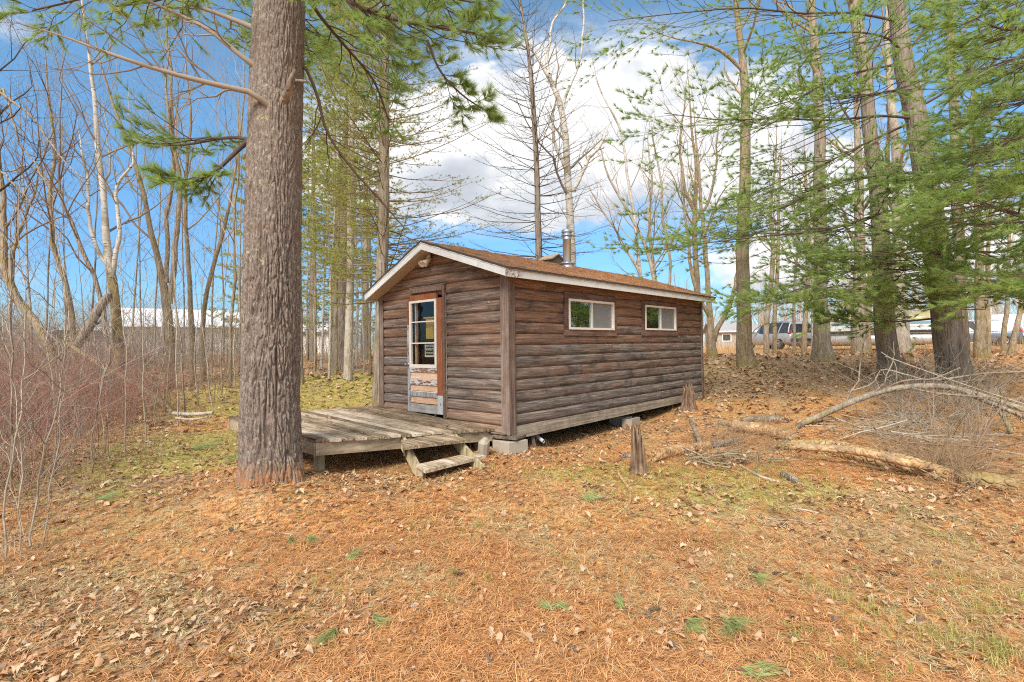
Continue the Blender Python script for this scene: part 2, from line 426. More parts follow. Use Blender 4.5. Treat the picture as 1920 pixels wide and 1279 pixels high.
def woodm(name, stops, axis='z', sc=1.0, peel=None, bump=.4, rough=.9):
    def fn(t, b):
        v = t.coord(); r = t.attr('rnd'); x, y, z = t.sep(v)
        v2 = t.comb(x, y, t.m('ADD', z, t.m('MULTIPLY', r, 31.0)))
        s = {'x': (1.6, 34, 34), 'y': (34, 1.6, 34), 'z': (34, 34, 1.6)}[axis]
        n = t.noise(t.mapv(v2, s), sc, 5, .65, .6); bl = t.noise(v2, 5*sc, 4, .65)
        f = t.m('ADD', t.m('ADD', t.m('MULTIPLY', n, .65), t.m('MULTIPLY', bl, .35)), t.m('MULTIPLY', t.m('SUBTRACT', r, .5), .26))
        c = t.ramp(f, stops)
        if peel is not None:
            p = t.noise(t.mapv(v2, tuple(1.0 if q != 1.6 else .35 for q in s)), peel[1], 6, .75)
            c = t.mix(t.sstep(p, peel[2], peel[2]+.05), c, peel[0])
        t.put(b.inputs['Normal'], t.bump(n, bump, .006))
        return c
    return material(name, fn, rough, .15)
M['post_wood'] = woodm('post_wood', [(.32, srgb(86, 70, 62)), (.5, srgb(126, 106, 94)), (.68, srgb(158, 142, 132))], 'z')
M['trim_wood'] = woodm('trim_wood', [(.32, srgb(84, 62, 52)), (.5, srgb(118, 94, 82)), (.68, srgb(150, 128, 116))], 'x')
M['deck_board'] = woodm('deck_board', [(.32, srgb(78, 62, 50)), (.45, srgb(140, 120, 98)), (.57, srgb(188, 170, 146)), (.70, srgb(226, 216, 200))], 'y', 1.0, (srgb(140, 128, 78), 9, .60))
M['deck_rim'] = woodm('deck_rim', [(.30, srgb(110, 94, 76)), (.5, srgb(168, 150, 124)), (.7, srgb(208, 196, 170))], 'x', .8, (srgb(136, 122, 70), 4, .60))
M['post_green'] = woodm('post_green', [(.30, srgb(118, 106, 80)), (.5, srgb(174, 160, 126)), (.7, srgb(208, 198, 166))], 'z')
M['old_board'] = woodm('old_board', [(.30, srgb(84, 72, 62)), (.5, srgb(140, 126, 110)), (.7, srgb(190, 178, 158))], 'x')
M['rot_wood'] = woodm('rot_wood', [(.30, srgb(92, 70, 54)), (.46, srgb(150, 126, 104)), (.58, srgb(188, 170, 148)), (.72, srgb(170, 104, 66))], 'z', .8, (srgb(150, 142, 96), 5, .62), .9)
M['log_pale'] = bark('log_pale', [srgb(108, 76, 50), srgb(188, 148, 104), srgb(226, 198, 158)], 5, 1.0, .6, ((.14, .11, .085), .55, 0))
M['log_moss'] = bark('log_moss', [srgb(96, 70, 48), srgb(172, 138, 98), srgb(218, 192, 150)], 5, 1.0, 1.0, (srgb(176, 160, 84), .38, 0))
M['log_mossy'] = bark('log_mossy', [srgb(90, 70, 48), srgb(150, 124, 86), srgb(192, 168, 122)], 5, 1.0, .9, (srgb(140, 126, 76), .4, 0))
M['log_bark'] = bark('log_bark', [srgb(84, 70, 60), srgb(140, 126, 112), srgb(190, 178, 164)], 7, 1.0, .8, (srgb(150, 144, 108), .5, 0))
def f_white(t, b):
    v = t.coord(); n = t.noise(v, 3, 5, .7); p = t.noise(v, 26, 6, .75)
    c = t.mix(t.sstep(n, .45, .7), (.80, .79, .76), (.68, .66, .61))
    pm = t.m('MULTIPLY', t.sstep(t.m('ADD', p, t.m('MULTIPLY', t.attr('rnd'), .22)), .70, .74), .9)
    return t.mix(pm, c, srgb(128, 112, 98))
M['white_trim'] = material('white_trim', f_white, .5, .3)
M['drip_edge'] = flat('drip_edge', (.74, .74, .72), .4, .4, 0, .05)
M['soffit'] = flat('soffit', srgb(186, 164, 142), .8, .2, 0, .10)
def f_roof(t, b):
    v = t.coord(); n = t.noise(v, 42, 5, .75); m_ = t.noise(v, 4.5, 4, .65)
    sh = t.ramp(n, [(.35, srgb(84, 72, 62)), (.65, srgb(140, 124, 108))])
    nd = t.ramp(n, [(.32, srgb(108, 72, 52)), (.5, srgb(168, 118, 84)), (.66, srgb(214, 166, 124))])
    t.put(b.inputs['Normal'], t.bump(n, .9, .02))
    return t.mix(t.sstep(m_, .36, .5), sh, nd)
M['roof_needles'] = material('roof_needles', f_roof, 1, .05)
M['shingle_edge'] = flat('shingle_edge', (.09, .075, .065), .9, .1, 0, .4, 30)
M['window_white'] = flat('window_white', srgb(236, 224, 210), .5, .3, 0, .06)
M['sash_metal'] = flat('sash_metal', srgb(214, 212, 202), .35, .5, 0, .05)
def f_glass(alpha, tint):
    def fn(t, b):
        gl = t.new('ShaderNodeBsdfGlossy'); gl.inputs[0].default_value = (.9, .95, 1, 1); gl.inputs['Roughness'].default_value = .03
        tr = t.new('ShaderNodeBsdfTransparent'); tr.inputs[0].default_value = (*tint, 1)
        fr = t.new('ShaderNodeFresnel'); fr.inputs[0].default_value = 1.5
        nrm = t.bump(t.noise(t.coord(), 2.2, 2), .12, .05)
        t.put(gl.inputs['Normal'], nrm)
        fac = t.m('MULTIPLY', t.m('ADD', fr.outputs[0], alpha, clamp=True), t.m('SUBTRACT', 1.0, t.new('ShaderNodeNewGeometry').outputs['Backfacing']))
        mx = t.new('ShaderNodeMixShader'); t.put(mx.inputs[0], fac)
        t.l.new(tr.outputs[0], mx.inputs[1]); t.l.new(gl.outputs[0], mx.inputs[2])
        t.l.new(mx.outputs[0], t.n['Material Output'].inputs[0])
    return fn
M['glass'] = material('glass', f_glass(.30, (.8, .85, .85)))
M['glass_door'] = material('glass_door', f_glass(.0, (.9, .9, .88)))
M['screen'] = flat('screen', srgb(132, 132, 130), .6, .3, 0, .25, 3)
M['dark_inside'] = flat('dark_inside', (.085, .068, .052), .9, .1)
M['curtain'] = flat('curtain', srgb(196, 164, 70), .9, .1, 0, .2, 9)
M['shelf'] = flat('shelf', srgb(176, 112, 72), .8, .2, 0, .3, 9)
M['door_rust'] = woodm('door_rust', [(.32, srgb(112, 66, 44)), (.5, srgb(152, 92, 62)), (.7, srgb(176, 118, 84))], 'z', 1, (srgb(196, 188, 178), 18, .66))
M['door_peel'] = woodm('door_peel', [(.32, srgb(120, 118, 116)), (.5, srgb(176, 176, 176)), (.7, srgb(206, 206, 204))], 'z', 1, (srgb(104, 76, 62), 16, .57))
M['door_slat'] = woodm('door_slat', [(.32, srgb(186, 142, 112)), (.5, srgb(222, 182, 150)), (.7, srgb(238, 212, 190))], 'y', 1)
M['door_rail'] = woodm('door_rail', [(.32, srgb(102, 66, 52)), (.5, srgb(140, 98, 80)), (.7, srgb(170, 132, 112))], 'y', 1, (srgb(212, 208, 202), 22, .47))
M['door_grey'] = woodm('door_grey', [(.32, srgb(122, 118, 114)), (.5, srgb(164, 160, 154)), (.7, srgb(196, 192, 184))], 'y', 1, (srgb(104, 90, 80), 9, .64))
M['galv'] = flat('galv', (.46, .47, .48), .38, .5, .85, .15, 14)
M['pipe_metal'] = flat('pipe_metal', (.52, .53, .54), .32, .5, .9, .12, 5)
M['dark_metal'] = flat('dark_metal', (.05, .05, .05), .5, .4, .3, .2)
M['cream_metal'] = flat('cream_metal', srgb(206, 190, 164), .5, .4, 0, .1)
M['concrete'] = flat('concrete', srgb(172, 162, 146), .95, .1, 0, .22, 24)
M['brick'] = flat('brick', srgb(176, 128, 110), .95, .1, 0, .2, 20)
M['pvc'] = flat('pvc', srgb(196, 200, 200), .4, .4, 0, .06)
M['rubber'] = flat('rubber', (.03, .03, .032), .8, .2)
M['car_grey'] = flat('car_grey', (.42, .43, .44), .3, .6, .2, .04)
M['car_white'] = flat('car_white', (.72, .72, .72), .3, .6, 0, .03)
M['car_blue'] = flat('car_blue', (.13, .17, .24), .3, .6, .3, .04)
M['car_glass'] = flat('car_glass', (.03, .035, .04), .08, .7, 0, .1)
M['rim_metal'] = flat('rim_metal', (.55, .55, .56), .35, .5, .7, .1)
M['red_lamp'] = flat('red_lamp', (.55, .02, .02), .2, .6, 0, .1)
M['boat_white'] = flat('boat_white', (.70, .72, .70), .35, .5, 0, .06)
M['boat_blue'] = flat('boat_blue', srgb(122, 160, 178), .4, .5, 0, .08)
M['alu'] = flat('alu', (.62, .61, .58), .42, .5, .4, .1)
M['canvas'] = flat('canvas', srgb(168, 158, 112), .9, .1, 0, .22, 5)
M['roof_white'] = flat('roof_white', (.80, .80, .82), .5, .3, 0, .05)
M['roof_grey'] = flat('roof_grey', (.36, .35, .36), .8, .2, 0, .15)
M['house_wall'] = flat('house_wall', (.84, .83, .80), .7, .2, 0, .06)
M['house_tan'] = flat('house_tan', (.42, .36, .30), .7, .2, 0, .08)
M['house_dark'] = flat('house_dark', (.17, .14, .12), .8, .2, 0, .15)
M['sign_black'] = flat('sign_black', (.02, .025, .022), .6, .3)
M['sign_paper'] = flat('sign_paper', (.72, .74, .66), .7, .2)

# ------------------------------------------------------------------ sky and sun
SUN_EL, SUN_AZ = math.radians(42), math.radians(-158)      # azimuth from +Y (view direction) towards +X: behind the camera, to its left
def make_world():
    w = bpy.data.worlds.new('World'); SC.world = w; w.use_nodes = True; t = NT(w.node_tree)
    bg = w.node_tree.nodes['Background']
    sky = t.new('ShaderNodeTexSky', sky_type='NISHITA'); sky.sun_disc = False
    sky.sun_elevation = SUN_EL; sky.sun_rotation = SUN_AZ; sky.altitude = 300; sky.air_density = 1.0; sky.dust_density = .25; sky.ozone_density = 2.2
    d = t.coord('Generated'); x, y, z = t.sep(d)
    az = t.m('ARCTAN2', x, y); el = t.m('ARCSINE', z)
    def blob(a0, e0, sa, se, amp):
        p = t.m('POWER', t.m('DIVIDE', t.m('SUBTRACT', az, math.radians(a0)), math.radians(sa)), 2)
        q = t.m('POWER', t.m('DIVIDE', t.m('SUBTRACT', el, math.radians(e0)), math.radians(se)), 2)
        return t.m('MULTIPLY', t.m('EXPONENT', t.m('MULTIPLY', t.m('ADD', p, q), -1)), amp)
    tot = None
    for bl in [(5, 24, 11, 7.5, 1.25), (13, 27.5, 5, 4, .35), (22, 22.5, 9, 6.5, 1.15), (-4, 20, 13, 5.5, .75), (-14, 20.5, 11, 5.5, .95), (2, 14.5, 15, 2.0, .42), (31, 16, 10, 5, .8), (-3, 27, 4.5, 4.5, .30),
               (37, 9, 12, 5, .7), (28, 6.5, 8, 3.0, .5), (46, 8, 9, 4, .45), (-45, 25, 3, 1.5, .42), (-46, 6, 5, 2.5, .45),
               (-120, 40, 45, 22, 1.1), (120, 40, 45, 22, 1.1), (175, 45, 60, 24, 1.2), (-175, 45, 60, 24, 1.2), (75, 50, 30, 14, .7), (0, 85, 200, 20, 1.1), (-75, 22, 14, 9, .4)]:  # clouds out of view, added round and over the scene for neutral fill light
        s = blob(*bl); tot = s if tot is None else t.m('ADD', tot, s)
    sq = t.comb(x, y, t.m('MULTIPLY', z, 1.7))
    n1 = t.noise(sq, 4.2, 8, .58, .15); n2 = t.noise(t.mapv(sq, loc=(0, 0, .12)), 4.2, 4, .55, .15); wis = t.noise(t.mapv(sq, (1, 1, 2.6)), 2.6, 8, .66, .8)
    dens = t.m('ADD', tot, t.m('MULTIPLY', t.m('SUBTRACT', n1, .5), 1.9))
    k = t.sstep(dens, .45, .66)
    veil = t.m('MULTIPLY', t.m('MULTIPLY', t.sstep(wis, .48, .75), t.sstep(el, .0, .25)), .05)
    k = t.m('MAXIMUM', k, t.m('MULTIPLY', t.sstep(tot, .15, .6), t.m('MULTIPLY', t.sstep(wis, .36, .66), .75)))
    k = t.m('MAXIMUM', k, veil)
    lit = t.m('ADD', t.m('MULTIPLY', t.m('SUBTRACT', n1, n2), 3.0), t.m('ADD', .60, t.m('MULTIPLY', t.m('SUBTRACT', dens, .8), -.16)))
    lit = t.m('ADD', lit, t.m('MULTIPLY', t.sstep(el, .26, .5), .45), clamp=True)
    cc = t.ramp(lit, [(.12, (.57, .61, .68)), (.45, (.68, .72, .78)), (.9, (1.0, 1.0, 1.0))])
    cc = t.mix(1.0, cc, (CLOUD, CLOUD, CLOUD), 'MULTIPLY')
    hs = t.new('ShaderNodeHueSaturation'); hs.inputs['Saturation'].default_value = SKYSAT; hs.inputs['Value'].default_value = SKYVAL; hs.inputs['Hue'].default_value = .487
    t.put(hs.inputs['Color'], sky.outputs[0])
    hz = t.ramp(t.m('MULTIPLY', el, 1.6), [(0, (.34, .50, .66)), (.25, (.48, .64, .82)), (.6, (.80, .92, 1.0)), (.9, (1, 1, 1))])
    skc = t.mix(1.0, hs.outputs[0], hz, 'MULTIPLY')
    t.put(bg.inputs[0], t.mix(k, skc, cc)); bg.inputs[1].default_value = SKYSTR
CLOUD, SKYSAT, SKYVAL, SKYSTR = 3.2, 1.08, .63, .15
make_world()

sd = bpy.data.lights.new('sun', 'SUN'); sd.energy = 2.1; sd.angle = math.radians(26); sd.color = (1, .945, .86)
so = bpy.data.objects.new('sun', sd); COL.objects.link(so)
dirv = (math.sin(SUN_AZ)*math.cos(SUN_EL), math.cos(SUN_AZ)*math.cos(SUN_EL), math.sin(SUN_EL))
import mathutils
so.rotation_euler = mathutils.Vector(dirv).to_track_quat('Z', 'Y').to_euler(); so.location = (0, -10, 30)
cd = bpy.data.cameras.new('camera'); co = bpy.data.objects.new('camera', cd); COL.objects.link(co)
cd.sensor_width = 36; cd.sensor_fit = 'HORIZONTAL'; cd.lens = 36*F_/1920; cd.clip_end = 2000; cd.clip_start = .05
mw = mathutils.Matrix(((VR[0], VU[0], -VF[0], 0), (VR[1], VU[1], -VF[1], 0), (VR[2], VU[2], -VF[2], CZ), (0, 0, 0, 1)))
co.matrix_world = mw
SC.camera = co; SC.cycles.use_denoising = False
SC.view_settings.view_transform = 'Standard'; SC.view_settings.look = 'None'; SC.view_settings.exposure = EXPO; SC.view_settings.gamma = 1
SC.cycles.filter_width = 1.1; SC.cycles.max_bounces = 6; SC.cycles.transparent_max_bounces = 12; SC.cycles.diffuse_bounces = 3
# ------------------------------------------------------------------ ground
def lin(a, b, st): return np.arange(a, b+1e-6, st)
def grow_axis(lo, hi, st, far):
    ax = list(lin(lo, hi, st)); s = st; q = ax[-1]
    while q < far: s *= 1.35; q += s; ax.append(q)
    s = st; q = ax[0]; pre = []
    while q > -far: s *= 1.35; q -= s; pre.append(q)
    return np.array(pre[::-1]+ax)
gx = grow_axis(-12, 16, .13, 600); gy = grow_axis(.5, 22, .13, 600)
GX, GY = np.meshgrid(gx, gy)
def gmask(x, y):
    g = np.zeros_like(x)+.08*(fbm(x*.9+5, y*.9, 2.2, 3)-.3)
    for (u, v, rx, ry, a) in [(1300, 900, 1.5, .65, .75), (1150, 880, .8, .5, .5), (1430, 920, 1.1, .5, .6), (400, 850, 1.5, .8, .7), (300, 830, 1.2, .9, .6), (620, 730, 3.0, 3.2, 1.1), (500, 740, 3, 3, .9), (330, 870, 1.0, .5, .8), (230, 930, .9, .4, .6), (420, 820, .9, .7, .5), (120, 1000, .7, .35, .4), (1000, 1000, 1.6, .35, .30), (700, 1080, 1.0, .3, .28), (1250, 960, 1.6, .4, .35), (1800, 1120, .5, .5, .15),
                              (1450, 650, 2.0, 3, .3), (1350, 690, 2.5, 2.2, .45), (200, 890, 1.0, .6, .4), (1000, 880, .5, .4, .4)]:
        p = gpt(u, v); g += a*np.exp(-((x-p[0])/rx)**2-((y-p[1])/ry)**2)
    return g
def lmask(x, y):
    l = np.zeros_like(x)
    for (u, v, rx, ry, a) in [(150, 1200, 1.3, .75, 1.0), (40, 1080, .9, .7, .4), (700, 920, .8, .35, .55), (980, 860, .9, .35, .6), (1600, 690, 5, 4.5, 1.0), (1350, 720, 2.5, 2.5, .7), (1250, 800, 1.2, .9, .5), (100, 900, 2, 1.5, .8), (700, 1150, .9, .4, .35), (1850, 1200, 1, .6, .45), (560, 720, 5, 5, .5), (1750, 960, 1.2, .8, .5)]:
        p = gpt(u, v); l += a*np.exp(-((x-p[0])/rx)**2-((y-p[1])/ry)**2)
    return l+.45*ss(y, 11, 20)+.6*ss(-x-.62*y, -.6, .9)*ss(y, 4, 7)
gr_ = gmask(GX, GY); le_ = lmask(GX, GY)
GZ = H(GX, GY)
nx, ny = len(gx), len(gy)
i = np.arange(ny-1)[:, None]*nx; j = np.arange(nx-1)[None]
Fq = np.stack([i+j, i+j+1, i+nx+j+1, i+nx+j], -1).reshape(-1, 4)
me = mesh_np('ground', np.stack([GX, GY, GZ], -1).reshape(-1, 3), Fq.ravel(), np.arange(len(Fq))*4, [M['ground']], None, True, {'grass': gr_.ravel(), 'leaf': le_.ravel()})
g_ = bpy.data.objects.new('ground', me); COL.objects.link(g_); tag(g_, kind='structure')
del GX, GY, GZ

# ------------------------------------------------------------------ cabin
Adir = np.array([math.sin(YAW), math.cos(YAW), 0]); Bdir = np.array([-math.cos(YAW), math.sin(YAW), 0]); ORG = np.array([-.0564, 7.16, CZ-1.1172])
CRZ = math.atan2(Adir[1], Adir[0])
def cab(a, b, z): return ORG+Adir*a+Bdir*b+np.array([0, 0, z])
def loc(p): d = np.asarray(p)-ORG; return np.array([d@Adir, d@Bdir, d[2]])
def proj(p):
    q = np.asarray(p)-CAM; y = q@VF; return 960+F_*(q@VR)/y, 639.5-F_*(q@VU)/y
def shear(V):
    V = np.array(V); V[:, 2] += .0045*V[:, 0]*np.maximum(V[:, 2], 0); return V
cabin = empty('cabin', ORG, 'small weathered brown log sided cabin with white trimmed low gable roof', 'cabin', rz=CRZ)
C_ = .165; LEN, WID = 6.93, 3.106
AB = 1.58
def Lr(b): return 2.08+(b+.25)*.336
def Ll(b): return 1.99+(3.23-b)*.427
def Lz(b): return np.minimum(Lr(b), Ll(b))
def wall(kind):
    """one wall of half logs: profile bulges outwards, a mesh of its own"""
    mb = MB(); r_ = np.random.default_rng({'front': 3, 'side': 4, 'left': 5, 'rear': 6}[kind])
    nP = 9; t = np.linspace(0, 1, nP); out = .024*np.sin(np.pi*t)**.5
    out[0] = out[-1] = -.012
    n_c = 18 if kind in ('front', 'rear') else 14
    for k in range(n_c):
        z = -C_+k*C_+t*C_
        if kind in ('front', 'rear'):
            lo = np.where(z > Lr(0)+.02, (z-.02-2.08)/.336-.25, 0.0); hi = np.where(z > Ll(WID)+.02, 3.23-(z-.02-1.99)/.427, WID)
            if np.any(lo >= hi): m_ = (lo+hi)/2; lo = np.minimum(lo, m_); hi = np.maximum(hi, m_)
            cuts = [(lo, hi)]
            if kind == 'front' and z[0] > -.02 and z[-1] < 1.99: cuts = [(lo, np.full(nP, 1.37)), (np.full(nP, 2.235), hi)]
        else:
            z = np.minimum(z, Lr(0)+.03 if kind == 'side' else Ll(WID)+.03)
            cuts = [(0.0, LEN)]
            if kind == 'side' and z[0] > 1.3 and z[-1] < 1.99: cuts = [(0, 1.36), (2.85, 3.95), (5.48, LEN)]
            c2 = []
            for a, b in cuts:
                if b-a > 3:
                    js = sorted(r_.uniform(a+.8, b-.8, r_.integers(1, 3))); js = [a]+js+[b]
                    c2 += [(js[q], js[q+1]-.003) for q in range(len(js)-1)]
                else: c2.append((a, b))
            cuts = [(np.full(nP, a), np.full(nP, b)) for a, b in c2]
        for lo, hi in cuts:
            rr = r_.random(); o_ = out+r_.normal(0, .0012)
            if kind == 'front': P0 = np.stack([-o_, lo, z], 1); P1 = np.stack([-o_, hi, z], 1)
            elif kind == 'rear': P0 = np.stack([LEN+o_, hi, z], 1); P1 = np.stack([LEN+o_, lo, z], 1)
            elif kind == 'side': P0 = np.stack([hi, -o_, z], 1); P1 = np.stack([lo, -o_, z], 1)
            else: P0 = np.stack([lo, WID+o_, z], 1); P1 = np.stack([hi, WID+o_, z], 1)
            ii = np.arange(nP-1)
            mb.add(np.concatenate([P0, P1]), np.stack([ii+1, ii+nP+1, ii+nP, ii], 1)[:, ::-1], 0, rr, True)
    o = mb.build('wall', M['siding_front' if kind in ('front', 'rear') else 'siding_side'], cabin, xf=shear)
    return o
wf = wall('front'); wf['label'] = 'gable end wall of brown half log siding'
ws_ = wall('side'); ws_['label'] = 'long side wall of half logs weathered grey towards the bottom'
wall('left'); wall('rear')
def part(name, m, fn, parent=cabin, **kw):
    mb = MB(); fn(mb); return mb.build(name, m, parent, xf=kw.get('xf', shear))
# tapered bottom skirt board on the long side
def f(mb):
    mb.hexa([(.115, -.028, -.185), (LEN-.08, -.028, -.155), (LEN-.08, -.004, -.155), (.115, -.004, -.185), (.115, -.028, -.004), (LEN-.08, -.028, -.012), (LEN-.08, -.004, -.012), (.115, -.004, -.004)], 0, .7)
part('skirt_board', M['old_board'], f)
# corner posts
for (a0, a1, b0, b1, zb, zt) in [(-.045, .11, -.045, .105, -.115, 2.15), (LEN-.07, LEN+.045, -.045, .08, -.15, 2.15), (-.045, .08, WID-.08, WID+.045, -.03, 2.08), (LEN-.07, LEN+.045, WID-.08, WID+.045, -.15, 2.08)]:
    def f(mb):
        mb.box(((a0+.028+a1)/2, b0+.014, (zb+zt)/2), (a1-a0-.028, .028, zt-zb), 0, .3, bev=.004) if b0 < 1 else mb.box(((a0+a1)/2, b1-.014, (zb+zt)/2), (a1-a0, .028, zt-zb), 0, .3, bev=.004)
        if a0 < 1: mb.box((a0+.0125, (b0+b1)/2, (zb+zt)/2), (.025, b1-b0, zt-zb), 0, .6, bev=.004)
        else: mb.box((a1-.0125, (b0+b1)/2, (zb+zt)/2), (.025, b1-b0-.06, zt-zb), 0, .6, bev=.004)
    part('corner_post', M['post_wood'], f)
# pale raw edge strips where the siding was cut to the posts
for c_, d_ in (((-.030, .109, 1.0), (.010, .006, 2.1)), ((.114, -.030, 1.0), (.006, .010, 2.1)), ((-.033, 1.291, 1.0), (.012, .004, 1.95))):
    part('raw_edge', M['bark_pale'], lambda mb: mb.box(c_, d_, 0, .9))
# roof
A0, A1 = -.29, 7.25
def slope(side):
    mb = MB(); na, nb = 110, 26
    aa = np.linspace(A0-.012, A1+.012, na); tt = np.linspace(0, 1, nb)
    b0 = -.275 if side == 'r' else 3.255
    bb = b0+(AB-b0)*tt
    L = Lr if side == 'r' else Ll
    Ag, Bg = np.meshgrid(aa, bb)
    Z = L(Bg)+.142+.018*(fbm(Ag*6, Bg*6, 2 if side == 'r' else 8, 4)-.4)*np.minimum(1, 12*np.minimum(tt[:, None], 1))+.01*(vn(Ag*23, Bg*23)-.5)
    V = np.stack([Ag, Bg, Z], -1).reshape(-1, 3)
    i = np.arange(nb-1)[:, None]*na; j = np.arange(na-1)[None]
    Fq = np.stack([i+j, i+j+1, i+na+j+1, i+na+j], -1).reshape(-1, 4)
    if side == 'l': Fq = Fq[:, ::-1]
    mb.add(V, Fq, 0, 0, True)
    # shingle edge: eave and both rakes, drooping thickness
    def skirt(P):
        P = np.asarray(P); Q = P.copy(); Q[:, 2] -= .030; n = len(P); ii = np.arange(n-1)
        mb.add(np.concatenate([P, Q]), np.stack([ii, ii+1, ii+1+n, ii+n], 1), 1)
    Vg = V.reshape(nb, na, 3)
    skirt(Vg[0]); skirt(Vg[:, 0]); skirt(Vg[:, -1])
    # underside boarding
    lo = lambda a, b: (a, b, float(L(b))+.02)
    mb.add([lo(A0+.02, b0+.03*(1 if side == 'r' else -1)), lo(A1-.02, b0+.03*(1 if side == 'r' else -1)), lo(A1-.02, AB), lo(A0+.02, AB)], [[0, 1, 2, 3]], 2)
    return mb.build('roof', [M['roof_needles'], M['shingle_edge'], M['soffit']], cabin, xf=shear)
slope('r'); slope('l')
def rake(a_out, sgn, side):
    """white rake board: main board plus a thinner drip edge proud of it"""
    L = Lr if side == 'r' else Ll
    be = -.25 if side == 'r' else 3.23
    def f(mb):
        for (z0, z1, x0, x1, mi) in [(0.0, .094, 0, .022, 0), (.094, .098, .006, .022, 2), (.098, .132, -.006, .022, 1)]:
            P = []
            for zz in (z0, z1):
                for (b, a) in ((be, x0), (AB, x0), (AB, x1), (be, x1)):
                    P.append((a_out-sgn*a*-1 if sgn > 0 else a_out-a, b, float(L(b))+zz))
            mb.hexa(P, mi, 1.0 if False else .15)
    return part('fascia', [M['white_trim'], M['drip_edge'], M['shingle_edge']], f)
for s_ in 'rl': rake(A0, 1, s_); rake(A1, -1, s_)
for (be, sg) in ((-.25, 1), (3.23, -1)):
    z = float(Lz(be))
    def f(mb):
        for (z0, z1, o0, o1, mi) in [(0, .094, 0, .022, 0), (.094, .098, .006, .022, 2), (.098, .132, -.006, .022, 1)]:
            n = 24
            for q in range(n):
                a0 = A0+(A1-A0)*q/n; a1 = A0+(A1-A0)*(q+1)/n
                pl = .9 if (q == 0 and mi == 0) else .15
                ba, bb = sorted((be+sg*o0, be+sg*o1))
                mb.hexa([(a0, ba, z+z0), (a1, ba, z+z0), (a1, bb, z+z0), (a0, bb, z+z0), (a0, ba, z+z1), (a1, ba, z+z1), (a1, bb, z+z1), (a0, bb, z+z1)], mi, pl)
    part('fascia', [M['white_trim'], M['drip_edge'], M['shingle_edge']], f)
def f(mb):
    for (b0, b1, L) in ((-.228, AB, Lr), (3.208, AB, Ll)):
        for a0, a1 in ((A0+.022, -.03), (LEN+.03, A1-.022)):
            mb.add([(a0, b0, L(b0)+.012), (a1, b0, L(b0)+.012), (a1, b1, L(b1)+.012), (a0, b1, L(b1)+.012)], [[3, 2, 1, 0]])
    mb.add([(-.03, -.228, Lr(-.228)+.012), (LEN+.03, -.228, Lr(-.228)+.012), (LEN+.03, .02, Lr(.02)+.012), (-.03, .02, Lr(.02)+.012)], [[3, 2, 1, 0]])
    mb.add([(-.03, 3.208, Ll(3.208)+.012), (LEN+.03, 3.208, Ll(3.208)+.012), (LEN+.03, 3.08, Ll(3.08)+.012), (-.03, 3.08, Ll(3.08)+.012)], [[0, 1, 2, 3]])
part('soffit', M['soffit'], f)
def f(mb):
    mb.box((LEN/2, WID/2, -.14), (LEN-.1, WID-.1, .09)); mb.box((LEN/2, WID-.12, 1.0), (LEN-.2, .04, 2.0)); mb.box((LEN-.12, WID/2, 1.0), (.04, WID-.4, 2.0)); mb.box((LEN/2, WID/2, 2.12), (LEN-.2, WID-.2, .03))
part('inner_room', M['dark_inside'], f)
# windows of the long side
def window(a0, a1, z0, z1, t):
    ta0, ta1, tz0, tz1 = t
    w = part('window', M['trim_wood'], lambda mb: [mb.box(((ta0+ta1)/2, -.026, (tz1+z1)/2), (ta1-ta0, .05, tz1-z1), 0, .4, bev=.004), mb.box(((ta0+ta1)/2, -.026, (tz0+z0)/2), (ta1-ta0, .05, z0-tz0), 0, .5, bev=.004),
        mb.box(((ta0+a0)/2, -.028, (z0+z1)/2), (a0-ta0, .05, z1-z0), 0, .2, bev=.004), mb.box(((ta1+a1)/2, -.028, (z0+z1)/2), (ta1-a1, .05, z1-z0), 0, .3, bev=.004)])
    e = .035
    part('frame', M['window_white'], lambda mb: [mb.box(((a0+a1)/2, -.036, z1-e/2), (a1-a0, .058, e)), mb.box(((a0+a1)/2, -.038, z0+e/2), (a1-a0, .062, e)), mb.box((a0+e/2, -.036, (z0+z1)/2), (e, .056, z1-z0-2*e)), mb.box((a1-e/2, -.036, (z0+z1)/2), (e, .056, z1-z0-2*e))], w)
    am = (a0+a1)/2
    part('mullion', M['sash_metal'], lambda mb: mb.box((am, -.030, (z0+z1)/2), (.032, .04, z1-z0-2*e)), w)
    part('pane', M['glass'], lambda mb: mb.box(((a0+e+am-.016)/2, -.018, (z0+z1)/2), (am-.016-a0-e, .004, z1-z0-2*e)), w)
    p = part('pane', M['glass'], lambda mb: mb.box(((a1-e+am+.016)/2, -.010, (z0+z1)/2), (a1-e-am-.016, .004, z1-z0-2*e)), w)
    sc_ = part('insect_screen', M['screen'], lambda mb: mb.box(((a1-e+am+.016)/2, -.020, (z0+z1)/2), (a1-e-am-.016, .002, z1-z0-2*e)), w)
    return w
window(1.402, 2.805, 1.392, 1.888, (1.305, 2.90, 1.29, 1.99)); window(4.005, 5.43, 1.412, 1.905, (3.905, 5.53, 1.30, 1.992))
